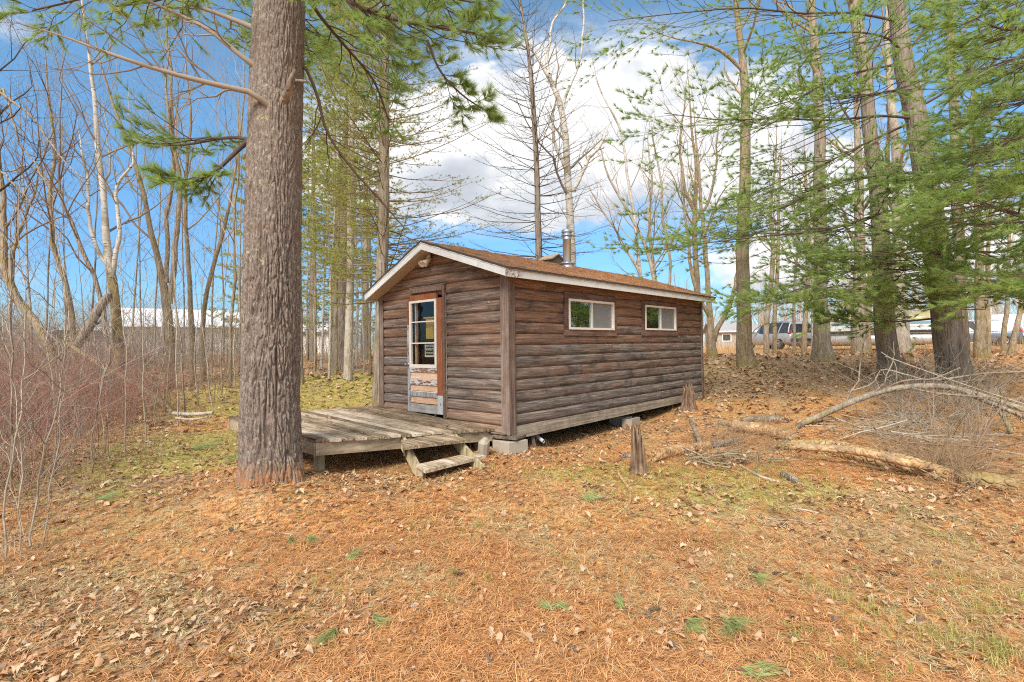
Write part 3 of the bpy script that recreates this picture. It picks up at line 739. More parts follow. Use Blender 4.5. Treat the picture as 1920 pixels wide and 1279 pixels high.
# storm door, hinged part of the gable wall
door = part('door', [M['door_rust'], M['door_peel'], M['door_grey']], lambda mb: [
    mb.box((-.052, 2.224, 1.725), (.036, .072, .41), 0, .2, bev=.003), mb.box((-.052, 2.224, .795), (.036, .072, 1.45), 1, .4, bev=.003),
    mb.box((-.052, 1.416, 1.15), (.036, .128, 1.56), 0, .6, bev=.003), mb.box((-.052, 1.416, .22), (.036, .128, .30), 1, .8, bev=.003),
    mb.box((-.052, 1.834, 1.972), (.036, .708, .088), 0, .5, bev=.003), mb.box((-.052, 1.834, .135), (.034, .708, .14), 2, .5, bev=.003)])
for (z0, z1) in ((.733, .80), (.52, .61), (.33, .405)): part('rail', M['door_rail'] if z0 > .5 else M['door_peel'], lambda mb: mb.box((-.058, 1.834, (z0+z1)/2), (.03, .70, z1-z0), 0, z0, bev=.003), door)
for (z0, z1) in ((.62, .733), (.42, .52), (.215, .33)): part('slat_panel', M['door_slat'], lambda mb: [mb.box((-.046, 1.834, (z0+z1)/2), (.014, .71, z1-z0-.004), 0, z0, R=roty(.12))], door)
for zz in (.614, .412): part('white_bead', M['window_white'], lambda mb: mb.box((-.063, 1.834, zz), (.028, .70, .011)), door)
wfr = part('window_frame', M['window_white'], lambda mb: [mb.box((-.062, 2.165, 1.385), (.040, .045, 1.07)), mb.box((-.062, 1.503, 1.385), (.040, .045, 1.07)), mb.box((-.062, 1.834, 1.902), (.040, .617, .038)), mb.box((-.062, 1.834, .832), (.042, .70, .058)),
    mb.box((-.058, 1.834, 1.565), (.03, .617, .018)), mb.box((-.058, 1.834, 1.212), (.03, .617, .020))], door)
for (z0, z1) in ((.862, 1.201), (1.223, 1.555), (1.575, 1.882)): part('pane', M['glass_door'], lambda mb: mb.box((-.05, 1.834, (z0+z1)/2), (.004, .615, z1-z0)), door)
def f(mb):
    mb.lathe([(0, -.07), (.014, -.068), (.022, -.055), (.018, -.04), (.01, -.03), (.01, 0), (.024, .002), (.024, .008)], (-.076, 2.236, .86), 14, R=roty(math.pi/2))
part('knob', M['galv'], f, door)
part('door_jamb', M['trim_wood'], lambda mb: [mb.box((-.04, 1.322, 1.06), (.05, .056, 2.18), 0, .4, bev=.004), mb.box((-.042, 1.77, 2.092), (.05, .84, .085), 0, .7, bev=.004), mb.box((-.040, 1.74, 2.142), (.062, .90, .012), 0, .9), mb.box((-.03, 2.244, 1.0), (.03, .02, 1.9), 0, .5)])
part('inner_jamb', M['door_slat'], lambda mb: mb.box((.0, 2.09, 1.385), (.04, .03, 1.1), 0, .5))
# floodlight under the gable
fl = part('floodlight', M['cream_metal'], lambda mb: [mb.lathe([(.0, -.015), (.055, -.012), (.055, .012), (.0, .014)], (-.045, 1.70, 2.615), 18, R=roty(math.pi/2)), mb.lathe([(.012, 0), (.012, .06)], (-.06, 1.735, 2.57), 8), mb.lathe([(.012, 0), (.012, .06)], (-.06, 1.665, 2.57), 8)])
for sb, ya in ((1.75, .75), (1.65, -.35)):
    part('lamp_head', M['cream_metal'], lambda mb: mb.lathe([(.0, .075), (.026, .07), (.032, .03), (.045, -.03), (.058, -.085), (.05, -.088), (.0, -.06)], (-.10, sb, 2.54), 18, R=rotx(-ya*.6)@roty(.85)), fl)
# stove pipe, near the ridge
bch = 1.28
aa = [a for a in np.linspace(2, 7, 600)]
ach = min(aa, key=lambda a: abs(proj(cab(a, bch, float(Lr(bch))+.2))[0]-1063.5))
zc = float(Lr(bch))+.14+.0045*ach*2.6
ROLLFIX = roty(0)
ch = part('stove_pipe', M['pipe_metal'], lambda mb: [mb.lathe([(.086, -.1), (.086, .55), (.090, .555), (.090, .57), (.086, .575), (.086, .64)], (ach, bch, zc), 28, cap=False)], xf=None)
part('flashing', M['galv'], lambda mb: mb.lathe([(.20, -.10), (.15, -.01), (.135, .045), (.165, .05), (.165, .062), (.10, .085)], (ach, bch, zc), 28, cap=False), ch, xf=None)
part('cap', M['galv'], lambda mb: [mb.lathe([(.100, .62), (.112, .625), (.112, .66), (.08, .665)], (ach, bch, zc), 28), mb.lathe([(.09, .655), (.09, .70)], (ach, bch, zc), 20), mb.lathe([(.110, .70), (.113, .715), (.10, .755), (.05, .775), (.0, .78)], (ach, bch, zc), 28)], ch, xf=None)
# gabled roof vent just over the ridge
avt = min(aa, key=lambda a: abs(proj(cab(a, 1.75, 3.0))[0]-1035)); zv = min(np.linspace(2.6, 4, 500), key=lambda z: abs(proj(cab(avt, 1.60, z+.226))[1]-475.5))
vt = part('roof_vent', M['house_dark'], lambda mb: [mb.box((avt, 1.75, zv+.12-.30), (.30, .30, .60))] + [mb.add([(avt-.15, 1.60, zv+.12), (avt+.15, 1.60, zv+.12), (avt, 1.60, zv+.20), (avt-.15, 1.90, zv+.12), (avt+.15, 1.90, zv+.12), (avt, 1.90, zv+.20)], [[0, 1, 2], [4, 3, 5]])], xf=None)
def f(mb):
    for s in (-1, 1):
        mb.hexa([(avt, 1.56, zv+.203), (avt+s*.23, 1.56, zv+.083), (avt+s*.23, 1.94, zv+.083), (avt, 1.94, zv+.203), (avt, 1.56, zv+.226), (avt+s*.235, 1.56, zv+.106), (avt+s*.235, 1.94, zv+.106), (avt, 1.94, zv+.226)])
part('vent_roof', M['soffit'], f, vt, xf=None)
part('vent_pipe', M['galv'], lambda mb: mb.lathe([(.028, -.2), (.028, .22)], (1.2, 2.45, float(Ll(2.45))+.14), 12), xf=None)

# sign and curtain behind the door glass
sg = empty('sign', cab(-.042, 1.70, 1.10), 'small black private property notice behind the lowest door pane', 'sign', rz=CRZ)
mb = MB(); mb.box((.0, 0, 0), (.004, .235, .235)); mb.build('paper', M['sign_paper'], sg)
mb = MB(); mb.box((-.0035, -.005, .008), (.002, .205, .195)); mb.build('panel', M['sign_black'], sg)
for txt, zz, szz in (('PRIVATE', .054, .054), ('PROPERTY', -.002, .050), ('NO TRESPASSING', -.052, .0265)):
    cu = bpy.data.curves.new('lettering', 'FONT'); cu.body = txt; cu.size = szz; cu.align_x = 'CENTER'; cu.extrude = .0005; cu.offset = .0008
    cu.materials.append(M['sign_paper'])
    t0_ = bpy.data.objects.new('lettering_curve', cu); COL.objects.link(t0_); bpy.context.view_layer.update()
    tm_ = bpy.data.meshes.new_from_object(t0_.evaluated_get(bpy.context.evaluated_depsgraph_get())); bpy.data.objects.remove(t0_); bpy.data.curves.remove(cu)
    t_ = bpy.data.objects.new('lettering', tm_); COL.objects.link(t_); t_.parent = sg
    t_.matrix_local = mathutils.Matrix(((0, 0, -1, -.0052), (-1, 0, 0, -.005), (0, 1, 0, zz-.008), (0, 0, 0, 1)))
mb = MB(); n = 30; bb = np.linspace(1.64, 1.84, n); ao = .012+.012*np.sin(bb*95)
V = np.concatenate([np.stack([ao, bb, np.full(n, 1.62)], 1), np.stack([ao*1.02, bb, np.full(n, 1.28)], 1)]); ii = np.arange(n-1)
mb.add(V, np.stack([ii, ii+1, ii+n+1, ii+n], 1), 0, 0, True); mb.box((.012, 1.73, 1.63), (.03, .34, .02))
o = mb.build('curtain', M['curtain']); o.location = ORG; o.rotation_euler = (0, 0, CRZ); tag(o, 'yellow curtain hanging inside behind the middle door pane', 'curtain')

# ------------------------------------------------------------------ deck and steps
BR, FR, FL, BL = onz(926, 803, .436), onz(590, 825, .60), onz(428, 781.5, .63), onz(716, 760, .592)
BR[2], BL[2] = .436, .592
def bil(s, t): return (1-s)*((1-t)*BR+t*BL)+s*((1-t)*FR+t*FL)
deck = empty('deck', (BR+FL)/2*[1, 1, 0]+[0, 0, .3], 'low weathered grey plank deck in front of the cabin door', 'deck')
org = np.array(deck.location)
mb = MB(); NP_ = 17; r_ = np.random.default_rng(8)
for k in range(NP_):
    s0, s1 = k/NP_+.0042, (k+1)/NP_-.0042
    e0, e1 = -.012+r_.normal(0, .004), 1+.006
    n = 9; tt = np.linspace(e0, e1, n)
    dz = r_.normal(0, .0035, n)*.6+r_.normal(0, .002)
    P = []
    for s in (s0, s1): P.append(np.array([bil(s, q) for q in tt])+np.stack([np.zeros(n), np.zeros(n), dz], 1))
    top = np.concatenate(P); bot = top-[0, 0, .034]; V = np.concatenate([top, bot]); ii = np.arange(n-1)
    Fq = np.concatenate([np.stack([ii, ii+n, ii+n+1, ii+1], 1), np.stack([ii+2*n, ii+2*n+1, ii+3*n+1, ii+3*n], 1), np.stack([ii, ii+1, ii+1+2*n, ii+2*n], 1), np.stack([ii+n, ii+3*n, ii+3*n+1, ii+n+1], 1), [[0, 2*n, 3*n, n], [n-1, 2*n-1, 4*n-1, 3*n-1]]])
    # material axis: turn into deck direction later by object rotation
    mb.add(V, Fq, 0, r_.random())
Rz = rotz(-CRZ)
def rel(V): return (V-org)@Rz.T
deck.rotation_euler = (0, 0, CRZ)
mb.build('deck_boards', M['deck_board'], deck, xf=rel)
def plank(mb, p, q, out, hgt, th, drop, mi=0, a=.5):
    """board from p to q, its top `drop` below, thickness th along -out"""
    p, q, o = np.array(p)-[0, 0, drop], np.array(q)-[0, 0, drop], np.array(out)*th
    h = np.array([0, 0, hgt])
    mb.hexa([p-h, q-h, q-h-o, p-h-o, p, q, q-o, p-o], mi, a)
nr = unit(np.cross(FR-BR, [0, 0, 1]))*1.0
if nr@(BL-BR) > 0: nr = -nr
nf = unit(np.cross(FL-FR, [0, 0, 1]))
if nf@(BR-FR) > 0: nf = -nf
for p, q, n_, m_ in ((BR, FR, nr, 'deck_rim'), (FR, FL, nf, 'deck_rim'), (BL, FL, -nr, 'deck_rim'), (BR, BL, -nf, 'deck_rim')):
    mb = MB(); ins = .012
    plank(mb, p-n_*ins, q-n_*ins, n_, .145, .04, .036)
    ob = mb.build('rim_joist', M[m_], deck, xf=rel)
mb = MB()
for s in (.25, .5, .75): plank(mb, bil(s, .02), bil(s, .98), Adir, .14, .04, .037)
mb.build('floor_joist', M['old_board'], deck, xf=rel)
def dpost(p, w=.095, d=.04):
    g = Hf(p[0], p[1])-.06; mb = MB()
    mb.box((p[0], p[1], (g+p[2]-d)/2), (w, w, p[2]-d-g), 0, .5, R=rotz(CRZ), bev=.006)
    mb.build('post', M['post_green'], deck, xf=rel)
for s, t in ((.93, .09), (.95, .93), (.04, .06), (.05, .93), (.93, .5)):
    p = bil(s, t); p = p-nr*.04 if t < .2 else p; dpost(p)
# steps
steps = empty('wooden_steps', onz(830, 890, Hf(-.8, 6.0)), 'rickety two tread wooden steps leaning on the deck edge', 'steps', rz=CRZ)
so_ = np.array(steps.location)
def srel(V): return (V-so_)@Rz.T
T1 = [onz(749, 820, .475), onz(759, 838, .455), onz(876, 824, .44), onz(846, 812.5, .455)]
T2 = [onz(780, 871, .24), onz(797, 882, .23), onz(911, 854, .235), onz(886, 848, .245)]
for T, mi in ((T1, 0), (T2, 1)):
    mb = MB(); T = np.array(T); mb.hexa(np.concatenate([T-[0, 0, .036], T]), 0, .3+.4*mi); mb.build('tread', M['deck_board'], steps, xf=srel)
for (u0, v0, z0, u1, v1) in ((749, 822, .47, 791, 899), (849, 823, .415, 903, 882)):
    p = onz(u0, v0, z0); q = gpt(u1, v1); q[2] -= .02
    d = unit(q-p); w_ = unit(np.cross(d, Adir)); th = Adir*.038*1.0
    wv = w_*.07
    mb = MB(); mb.hexa([q-wv, q-wv+th, q+wv+th, q+wv, p-wv, p-wv+th, p+wv+th, p+wv], 0, .4)
    mb.build('stringer', M['post_green'], steps, xf=srel)
for p0 in ((T1[0]+T1[1])/2, (T1[2]+T1[3])/2, (T2[0]+T2[1])/2, (T2[2]+T2[3])/2):
    mb = MB(); c = p0-[0, 0, .037]
    e = unit((T1[1]-T1[0])*[1, 1, 0]); s_ = unit((T1[2]-T1[1])*[1, 1, 0])
    sgn = 1 if (p0-(T1[0]+T1[2])/2)@s_ < 0 and p0 is not None else -1
    o_ = s_*.02*sgn
    V = np.array([c-e*.09, c+e*.09, c+e*.05-[0, 0, .13], c-e*.02-[0, 0, .15]])+o_
    mb.add(np.concatenate([V, V+s_*.004]), [[0, 1, 2, 3], [7, 6, 5, 4], [0, 4, 5, 1], [1, 5, 6, 2], [2, 6, 7, 3], [3, 7, 4, 0]])
    mb.build('bracket', M['galv'], steps, xf=srel)
# blocks, stone, scraps
def thing_box(name, c, d, m, label, cat, rz=CRZ, R=None, bev=.006, extra=None, group=None):
    mb = MB(); mb.box((0, 0, 0), d, bev=bev, R=R)
    if extra: extra(mb)
    o = mb.build(name, M[m]); o.location = c; o.rotation_euler = (0, 0, rz); return tag(o, label, cat, group)
def cbl(c, rz, label):
    """hollow concrete block: outer shell, two cores"""
    mb = MB(); L, W, Hh, t = .40, .20, .19, .032
    mb.box((0, W/2-t/2, 0), (L, t, Hh)); mb.box((0, -W/2+t/2, 0), (L, t, Hh))
    for x in (-L/2+t/2, 0, L/2-t/2): mb.box((x, 0, 0), (t, W-2*t, Hh-.004))
    o = mb.build('concrete_block', M['concrete']); o.location = c; o.rotation_euler = (0, 0, rz); return tag(o, label, 'concrete block', 'concrete blocks under the cabin')
p = cab(.05, .03, 0); g = Hf(p[0], p[1]); thing_box('concrete_block', (p[0], p[1], g+.075), (.36, .36, .19), 'concrete', 'solid concrete block under the near corner post of the cabin', 'concrete block', CRZ-.12, group='concrete blocks under the cabin')
p = cab(.05, .05, 0); thing_box('shim_board', (p[0], p[1], g+.215), (.30, .40, .045), 'old_board', 'thick grey board lying on the concrete block under the corner post', 'board', CRZ+.2)
p = cab(.02, .16, 0); thing_box('shim_board', (p[0], p[1], g+.258), (.22, .30, .022), 'deck_board', 'thin board with leaves at the corner post foot beside the deck', 'board', CRZ+.05)
p = cab(3.50, .02, 0); cbl((p[0], p[1], Hf(p[0], p[1])+.07), CRZ+.1, 'hollow concrete block half under the long cabin wall')
p = cab(3.5, .25, 0); mb = MB(); mb.box((0, 0, 0), (.4, .2, .19), bev=.005); o = mb.build('concrete_block', M['concrete']); o.location = (p[0], p[1], Hf(p[0], p[1])+.08); o.rotation_euler = (0, 0, CRZ+1.5); tag(o, 'concrete block in the dark just behind the hollow one', 'concrete block', 'concrete blocks under the cabin')
p = cab(.72, .02, 0); g = Hf(p[0], p[1])
mb = MB(); P = np.array([[cab(.78, .22, 0)*[1, 1, 0]+[0, 0, g+.20], cab(.70, -.06, 0)*[1, 1, 0]+[0, 0, g+.11]]]); P = np.array([resample(P[0], 5)])
for rr, flip in ((.028, 0), (.022, 1)): mb.tubes(P, np.full((1, 5), rr), 14)
o = mb.build('drain_pipe', M['pvc'], origin=p); tag(o, 'short pale drain pipe poking out from under the cabin wall', 'pipe')
p = cab(.52, -.02, 0); mb = MB(); mb.box((0, 0, .09), (.05, .022, .30), R=rotx(-.5)); o = mb.build('scrap_board', M['post_wood']); o.location = (p[0], p[1], g); o.rotation_euler = (0, 0, CRZ-.5); tag(o, 'short grey scrap board leaning by the drain pipe', 'board')
p = gpt(1006, 841); thing_box('brick', (p[0]-.08, p[1]+.12, p[2]+.02), (.2, .09, .06), 'brick', 'reddish brick beside the corner block under the cabin', 'brick', CRZ+.9)
# stone leaning by the lower tread
def stone(name, c, d, m, label, seed, cat='stone'):
    n = 14; th = np.linspace(0, 2*np.pi, 2*n, endpoint=False); ph = np.linspace(.02, np.pi-.02, n)
    T, P_ = np.meshgrid(th, ph); x, y, z = np.sin(P_)*np.cos(T), np.sin(P_)*np.sin(T), np.cos(P_)
    k = .8+.5*fbm(x*1.3+seed, y*1.3, z*1.3, 3); sq = 1/np.maximum(np.maximum(abs(x), abs(y)), abs(z))**.6
    V = np.stack([x*k*sq*d[0]/2, y*k*sq*d[1]/2, z*k*sq*d[2]/2], -1).reshape(-1, 3)
    i = np.arange(n-1)[:, None]*2*n; j = np.arange(2*n)[None]; j2 = (j+1) % (2*n)
    mb = MB(); mb.add(V, np.stack([i+j, i+2*n+j, i+2*n+j2, i+j2], -1).reshape(-1, 4), 0, 0, True)
    o = mb.build(name, M[m]); o.location = c; return tag(o, label, cat)
p = onz(903, 850, .2); thing_box('stone', (p[0]+.02, p[1]+.14, .24), (.19, .13, .27), 'concrete', 'pale upright chunk of concrete behind the lower step', 'stone', CRZ+.5, R=rotx(.16)@roty(-.22), bev=.04)
# ------------------------------------------------------------------ trees
def rnd_perp(T, g):
    r = g.normal(size=T.shape); r -= (r*T).sum(-1, keepdims=True)*T; return unit(r)
def kids(P, R, m, ang, lf, k=5, t0=.3, t1=1.0, up=.2, rf=.5, seed=0, jit=.05, minr=.0015, flat=False, taper=.25, tshape=1.0):
    """m children on every parent polyline; everything vectorised"""
    g = np.random.default_rng(seed); n, kk, _ = P.shape
    L = np.linalg.norm(np.diff(P, axis=1), axis=2).sum(1)
    t = t0+(t1-t0)*((np.arange(m)[None]+g.random((n, m)))/m)
    x = t*(kk-1); i = np.minimum(x.astype(int), kk-2); f = (x-i)[..., None]
    ar = np.arange(n)[:, None]
    p0 = P[ar, i]*(1-f)+P[ar, i+1]*f; T = unit(P[ar, i+1]-P[ar, i]); r0 = R[ar, i]*(1-f[..., 0])+R[ar, i+1]*f[..., 0]
    if flat:
        side = unit(np.cross(T, [0, 0, 1.])); sg = np.where((np.arange(m) % 2)[None] == 0, 1, -1)[..., None]
        q = side*sg+g.normal(0, .25, T.shape)*[.3, .3, 1]
        q = unit(q-(q*T).sum(-1, keepdims=True)*T)
    else: q = rnd_perp(T, g)
    a = (ang[0]+(ang[1]-ang[0])*g.random((n, m)))[..., None]
    D = T*np.cos(a)+q*np.sin(a)
    ln = (L[:, None]*lf*(1-.62*t**tshape)*(.6+.8*g.random((n, m))))[..., None, None]
    s = np.linspace(0, 1, k)[None, None, :, None]
    w = np.cumsum(g.normal(0, jit, (n, m, k, 3)), axis=2); w -= w[:, :, :1]
    C = p0[:, :, None]+ln*(D[:, :, None]*s+np.array([0, 0, 1.])*up*s**2+w*s)
    rr = np.maximum(r0*rf, minr)[..., None]*(1-(1-taper)*np.linspace(0, 1, k)[None, None])
    return C.reshape(-1, k, 3), rr.reshape(-1, k), t.reshape(-1)
def needles(pos, dirs, n, ln, wd, spread, g, droop=.0):
    """n needle triangles per tuft"""
    N = len(pos)
    if N == 0: return np.zeros((0, 3, 3)), np.zeros(0)
    D = np.repeat(dirs, n, 0); q = rnd_perp(D, g)
    a = (spread*np.sqrt(g.random(len(D))))[:, None]
    d = D*np.cos(a)+q*np.sin(a); d[:, 2] -= droop; d = unit(d)
    l = (np.repeat(np.broadcast_to(ln, (N,)), n)*(.7+.5*g.random(len(D))))[:, None]
    b = np.repeat(pos, n, 0)-D*l*.25*g.random((len(D), 1)); sd = rnd_perp(d, g)*wd/2
    V = np.stack([b-sd, b+sd, b+d*l], 1)
    rr = np.repeat(g.random(N), n)*.75+.25*g.random(len(D))
    return V, np.repeat(rr, 3)
def pts(lst, Y, w=True):
    """[(u,v,width px[,dY])] -> world polyline and radii"""
    P, R = [], []
    for q in lst:
        y = Y+(q[3] if len(q) > 3 else 0)
        P.append(at(q[0], q[1], y)); R.append(q[2]/2*y/F_)
    return np.array(P), np.array(R)
def stem(lst, Y, k=22, ext=0.0, seed=0, wob=.0, base=True):
    P, R = pts(lst, Y)
    if base: P[0, 2] = min(P[0, 2], Hf(P[0, 0], P[0, 1])-.06)
    if ext > 0:
        d = unit(P[-1]-P[-2]); d = unit(d+[0, 0, .3]); n = 3
        for q in range(1, n+1):
            P = np.vstack([P, P[-1]+d*ext/n]); R = np.append(R, max(R[-1]*(1-.3*q), .004))
    Q, r = resample(P, k, R)
    if wob: g = np.random.default_rng(seed); w = np.cumsum(g.normal(0, wob, (k, 3)), 0); w -= np.linspace(0, 1, k)[:, None]*w[-1]; w[0] = 0; Q = Q+w*[1, 1, .2]
    return Q, r
def bare_tree(name, label, cat, stems, Y, bk, tw, seed=0, ext=3.0, m1=12, m2=6, m3=4, t0=.32, lf1=.30, ang=(.5, 1.0), up=.25, group=None, buds=0, k=22, wob=.02, tr=.010, sides=10, lf2=.5):
    if not isinstance(stems[0][0], (tuple, list)): stems = [stems]
    S = [stem(s, Y, k, ext if i == 0 or ext < 0 else ext*.6, seed+i, wob, base=(i == 0)) for i, s in enumerate(stems)]
    P = np.stack([s[0] for s in S]); R = np.stack([s[1] for s in S])
    if stems[0][0][0] < 460: R = R*.84
    base = P[0, 0].copy(); base[2] = Hf(base[0], base[1])
    root = empty(name, base, label, cat, group)
    mb = MB(); mb.tubes(P, R, sides, cap=False); tk = mb.build('trunk', M[bk], root, xf=lambda V: V-base)
    if bk == 'bark_birch' and seed == 90: tk.data.attributes.new('brownbase', 'FLOAT', 'POINT').data.foreach_set('value', np.ones(len(tk.data.vertices), np.float32))
    mb = MB(); g = np.random.default_rng(seed)
    c1, r1, _ = kids(P, R, m1, ang, lf1, 7, t0, .99, up, .42, seed+1, .06, .004)
    mb.tubes(c1, r1, 5, a=g.random(len(c1)))
    if m2:
        c2, r2, _ = kids(c1, r1, m2, (.4, .95), lf2, 5, .2, 1, .12, .55, seed+2, .06, .0025)
        mb.tubes(c2, r2, 3, a=g.random(len(c2)))
        if m3:
            c3, r3, _ = kids(c2, r2, m3, (.35, .9), .55, 4, .2, 1, .08, .6, seed+3, .05, .0018*tr/.01)
            mb.tubes(c3, r3, 3, a=g.random(len(c3)))
            if buds:
                e = c3[:, 2:].reshape(-1, 3); e = e[g.random(len(e)) < buds]
                d = unit(g.normal(size=e.shape)+[0, 0, .8]); q = rnd_perp(d, g)*.009
                mb.tris(np.stack([e-q, e+q, e+d*.035], 1), 1, np.repeat(g.random(len(e)), 3))
    mb.build('crown', [M[tw], M['bud']], root, xf=lambda V: V-base)
    return root

# --- the big foreground pine with modelled bark
def big_pine():
    Y = 5.3
    prof = [(511, 925, 128), (511, 905, 119), (510.5, 885, 113), (509, 860, 108), (508, 830, 105), (507.5, 800, 104), (507.3, 760, 102), (507.5, 720, 100), (508.5, 640, 99.5), (510.5, 520, 97.5), (513.5, 360, 95), (516, 260, 93.5), (519, 150, 91), (524, 20, 88), (528, -80, 85), (536, -320, 78)]
    P, R = pts(prof, Y); base = P[1].copy(); base[2] = Hf(base[0], base[1])
    P[0, 2] = base[2]-.12
    top = P[-1]+[.15, .0, 7.0]; P = np.vstack([P, top]); R = np.append(R, .07)
    d = np.r_[0, np.cumsum(np.linalg.norm(np.diff(P, axis=0), axis=1))]
    nlow, nth = 900, 360
    zs = np.r_[np.linspace(0, d[-2], nlow), np.linspace(d[-2]+.1, d[-1], 30)]
    C = np.stack([np.interp(zs, d, P[:, q]) for q in range(3)], 1); r = np.interp(zs, d, R)
    th = np.arange(nth)*2*np.pi/nth
    TH, ZZ = np.meshgrid(th, zs); RR = np.repeat(r[:, None], nth, 1)
    flare = np.clip(1-ZZ/.55, 0, 1)**2
    RR = RR*(1+flare*(.13*np.cos(3*TH+.6)+.10*np.cos(5*TH+2.1)))
    # plates: jittered cells, stretched along the trunk and drawn out towards the root flare
    cx = TH*.28/.040; warp = (fbm(np.cos(TH)*2.2+5, np.sin(TH)*2.2, ZZ*2.2, 4)-.5)*2.4; cz = ZZ/.21+(fbm(np.cos(TH)*3, np.sin(TH)*3+9, ZZ*3, 3)-.5)*1.2
    nx_ = int(round(2*np.pi*.28/.040)); X = cx*nx_/(2*np.pi*.28/.040)+warp
    best = np.full(X.shape, 9.); sec = np.full(X.shape, 9.)
    ix, iz = np.floor(X).astype(np.int64), np.floor(cz).astype(np.int64)
    for a in (-1, 0, 1):
        for b in (-1, 0, 1):
            jx, jz = ix+a, iz+b; wx = np.mod(jx, nx_)
            px, pz = jx+.15+.7*_h(wx, jz, 3), jz+_h(wx, jz, 11)
            D = np.hypot((X-px)*1.0, (cz-pz)*.85)
            sec = np.where(D < best, best, np.minimum(sec, D)); best = np.minimum(best, D)
    edge = sec-best
    fur = ss(edge, .01, .22)
    nrep = lambda a: np.cos(TH)*a
    vd = np.abs(vn(np.cos(TH)*4.6+20+warp*.25, np.sin(TH)*4.6, ZZ*1.35)-.5)
    vd2 = np.abs(vn(np.cos(TH)*7.5+3+warp*.3, np.sin(TH)*7.5+8, ZZ*2.1+5)-.5)
    vfur = np.minimum(ss(vd, .0, .07), .25+.75*ss(vd2, .0, .08))
    fur = np.minimum(.45+.55*fur, vfur)
    depth = .030*(1-.6*ss(ZZ, 1.9, 3.6))*(.6+.8*fbm(np.cos(TH)*1.5, np.sin(TH)*1.5, ZZ*.8, 2))
    disp = depth*(fur-1)+.014*(fbm(np.cos(TH)*9, np.sin(TH)*9, ZZ*7, 4)-.5)+.016*(fbm(np.cos(TH)*22, np.sin(TH)*22, ZZ*16, 3)-.5)
    RR = RR+disp+.006
    V = np.stack([C[:, None, 0]+RR*np.cos(TH), C[:, None, 1]+RR*np.sin(TH), np.repeat(C[:, None, 2], nth, 1)], -1).reshape(-1, 3)
    n_ = len(zs); i = np.arange(n_-1)[:, None]*nth; j = np.arange(nth)[None]; j2 = (j+1) % nth
    root = empty('pine_tree', base, 'thick foreground pine trunk with deep grey brown bark standing before the deck', 'tree')
    mb = MB(); mb.add(V, np.stack([i+j, i+j2, i+nth+j2, i+nth+j], -1).reshape(-1, 4), 0, (fur*(1-.5*ss(ZZ, 2, 4))+.5*ss(ZZ, 2, 4)).ravel(), True)
    mb.build('trunk', M['bark_bigpine'], root, attr='fur', xf=lambda V: V-base)
    # dead limbs and stubs
    g = np.random.default_rng(2)
    def limb(lst, m1, m2, mat, seed, minr=.0022, name='branch', lf=.34, up=.0):
        P, R = pts(lst, 0); P, R = resample(P, 16, R)
        mb = MB(); mb.tubes(P, R, 8, a=.6)
        if m1:
            c1, r1, _ = kids(P[None], R[None], m1, (.5, 1.2), lf, 6, .15, 1, up, .45, seed, .09, .003); mb.tubes(c1, r1, 4, a=g.random(len(c1)))
            c2, r2, _ = kids(c1, r1, m2, (.4, 1.0), .5, 4, .2, 1, up, .6, seed+1, .08, minr); mb.tubes(c2, r2, 3, a=g.random(len(c2)))
        mb.build(name, M[mat], root, xf=lambda V: V-base)
        return P, R
    limb([(514, 208, 13, 5.12), (500, 196, 12, 5.05), (478, 176, 11, 4.98), (450, 169, 11, 4.92), (390, 155, 10, 4.8), (330, 140, 9, 4.7), (270, 122, 8, 4.6), (190, 95, 6, 4.5), (130, 72, 4, 4.45), (40, 45, 2, 4.4)], 16, 6, 'twig_grey', 21)
    limb([(492, 132, 13, 5.15), (470, 118, 11, 5.1), (440, 95, 9, 5.05), (400, 62, 8, 5.0), (330, 25, 6, 4.9), (260, -5, 5, 4.8), (180, -30, 3, 4.7)], 10, 5, 'twig_grey', 23)
    limb([(486, 58, 12, 5.2), (460, 46, 10, 5.2), (420, 30, 8, 5.2), (340, 2, 6, 5.2), (270, -22, 4, 5.1)], 8, 4, 'twig_grey', 25)
    limb([(556, 110, 8, 5.3), (570, 125, 6, 5.35), (595, 180, 6, 5.5), (610, 240, 5, 5.6), (659, 315, 5, 5.8), (708, 370, 3.5, 6.0), (760, 430, 2, 6.2)], 9, 3, 'twig_dark', 27, lf=.25)
    limb([(533, 190, 17, 5.04), (538, 176, 16, 4.98), (546, 152, 13, 4.92), (554, 130, 6, 4.88)], 0, 0, 'bark_dark', 29, name='branch_stub')
    limb([(548, 152, 8, 5.2), (566, 152, 6, 5.15), (575, 153, 4, 5.15)], 0, 0, 'bark_dark', 30, name='branch_stub')
    # green limbs: (polyline with radius px and depth), foliage range
    fol = MB(); wood = MB()
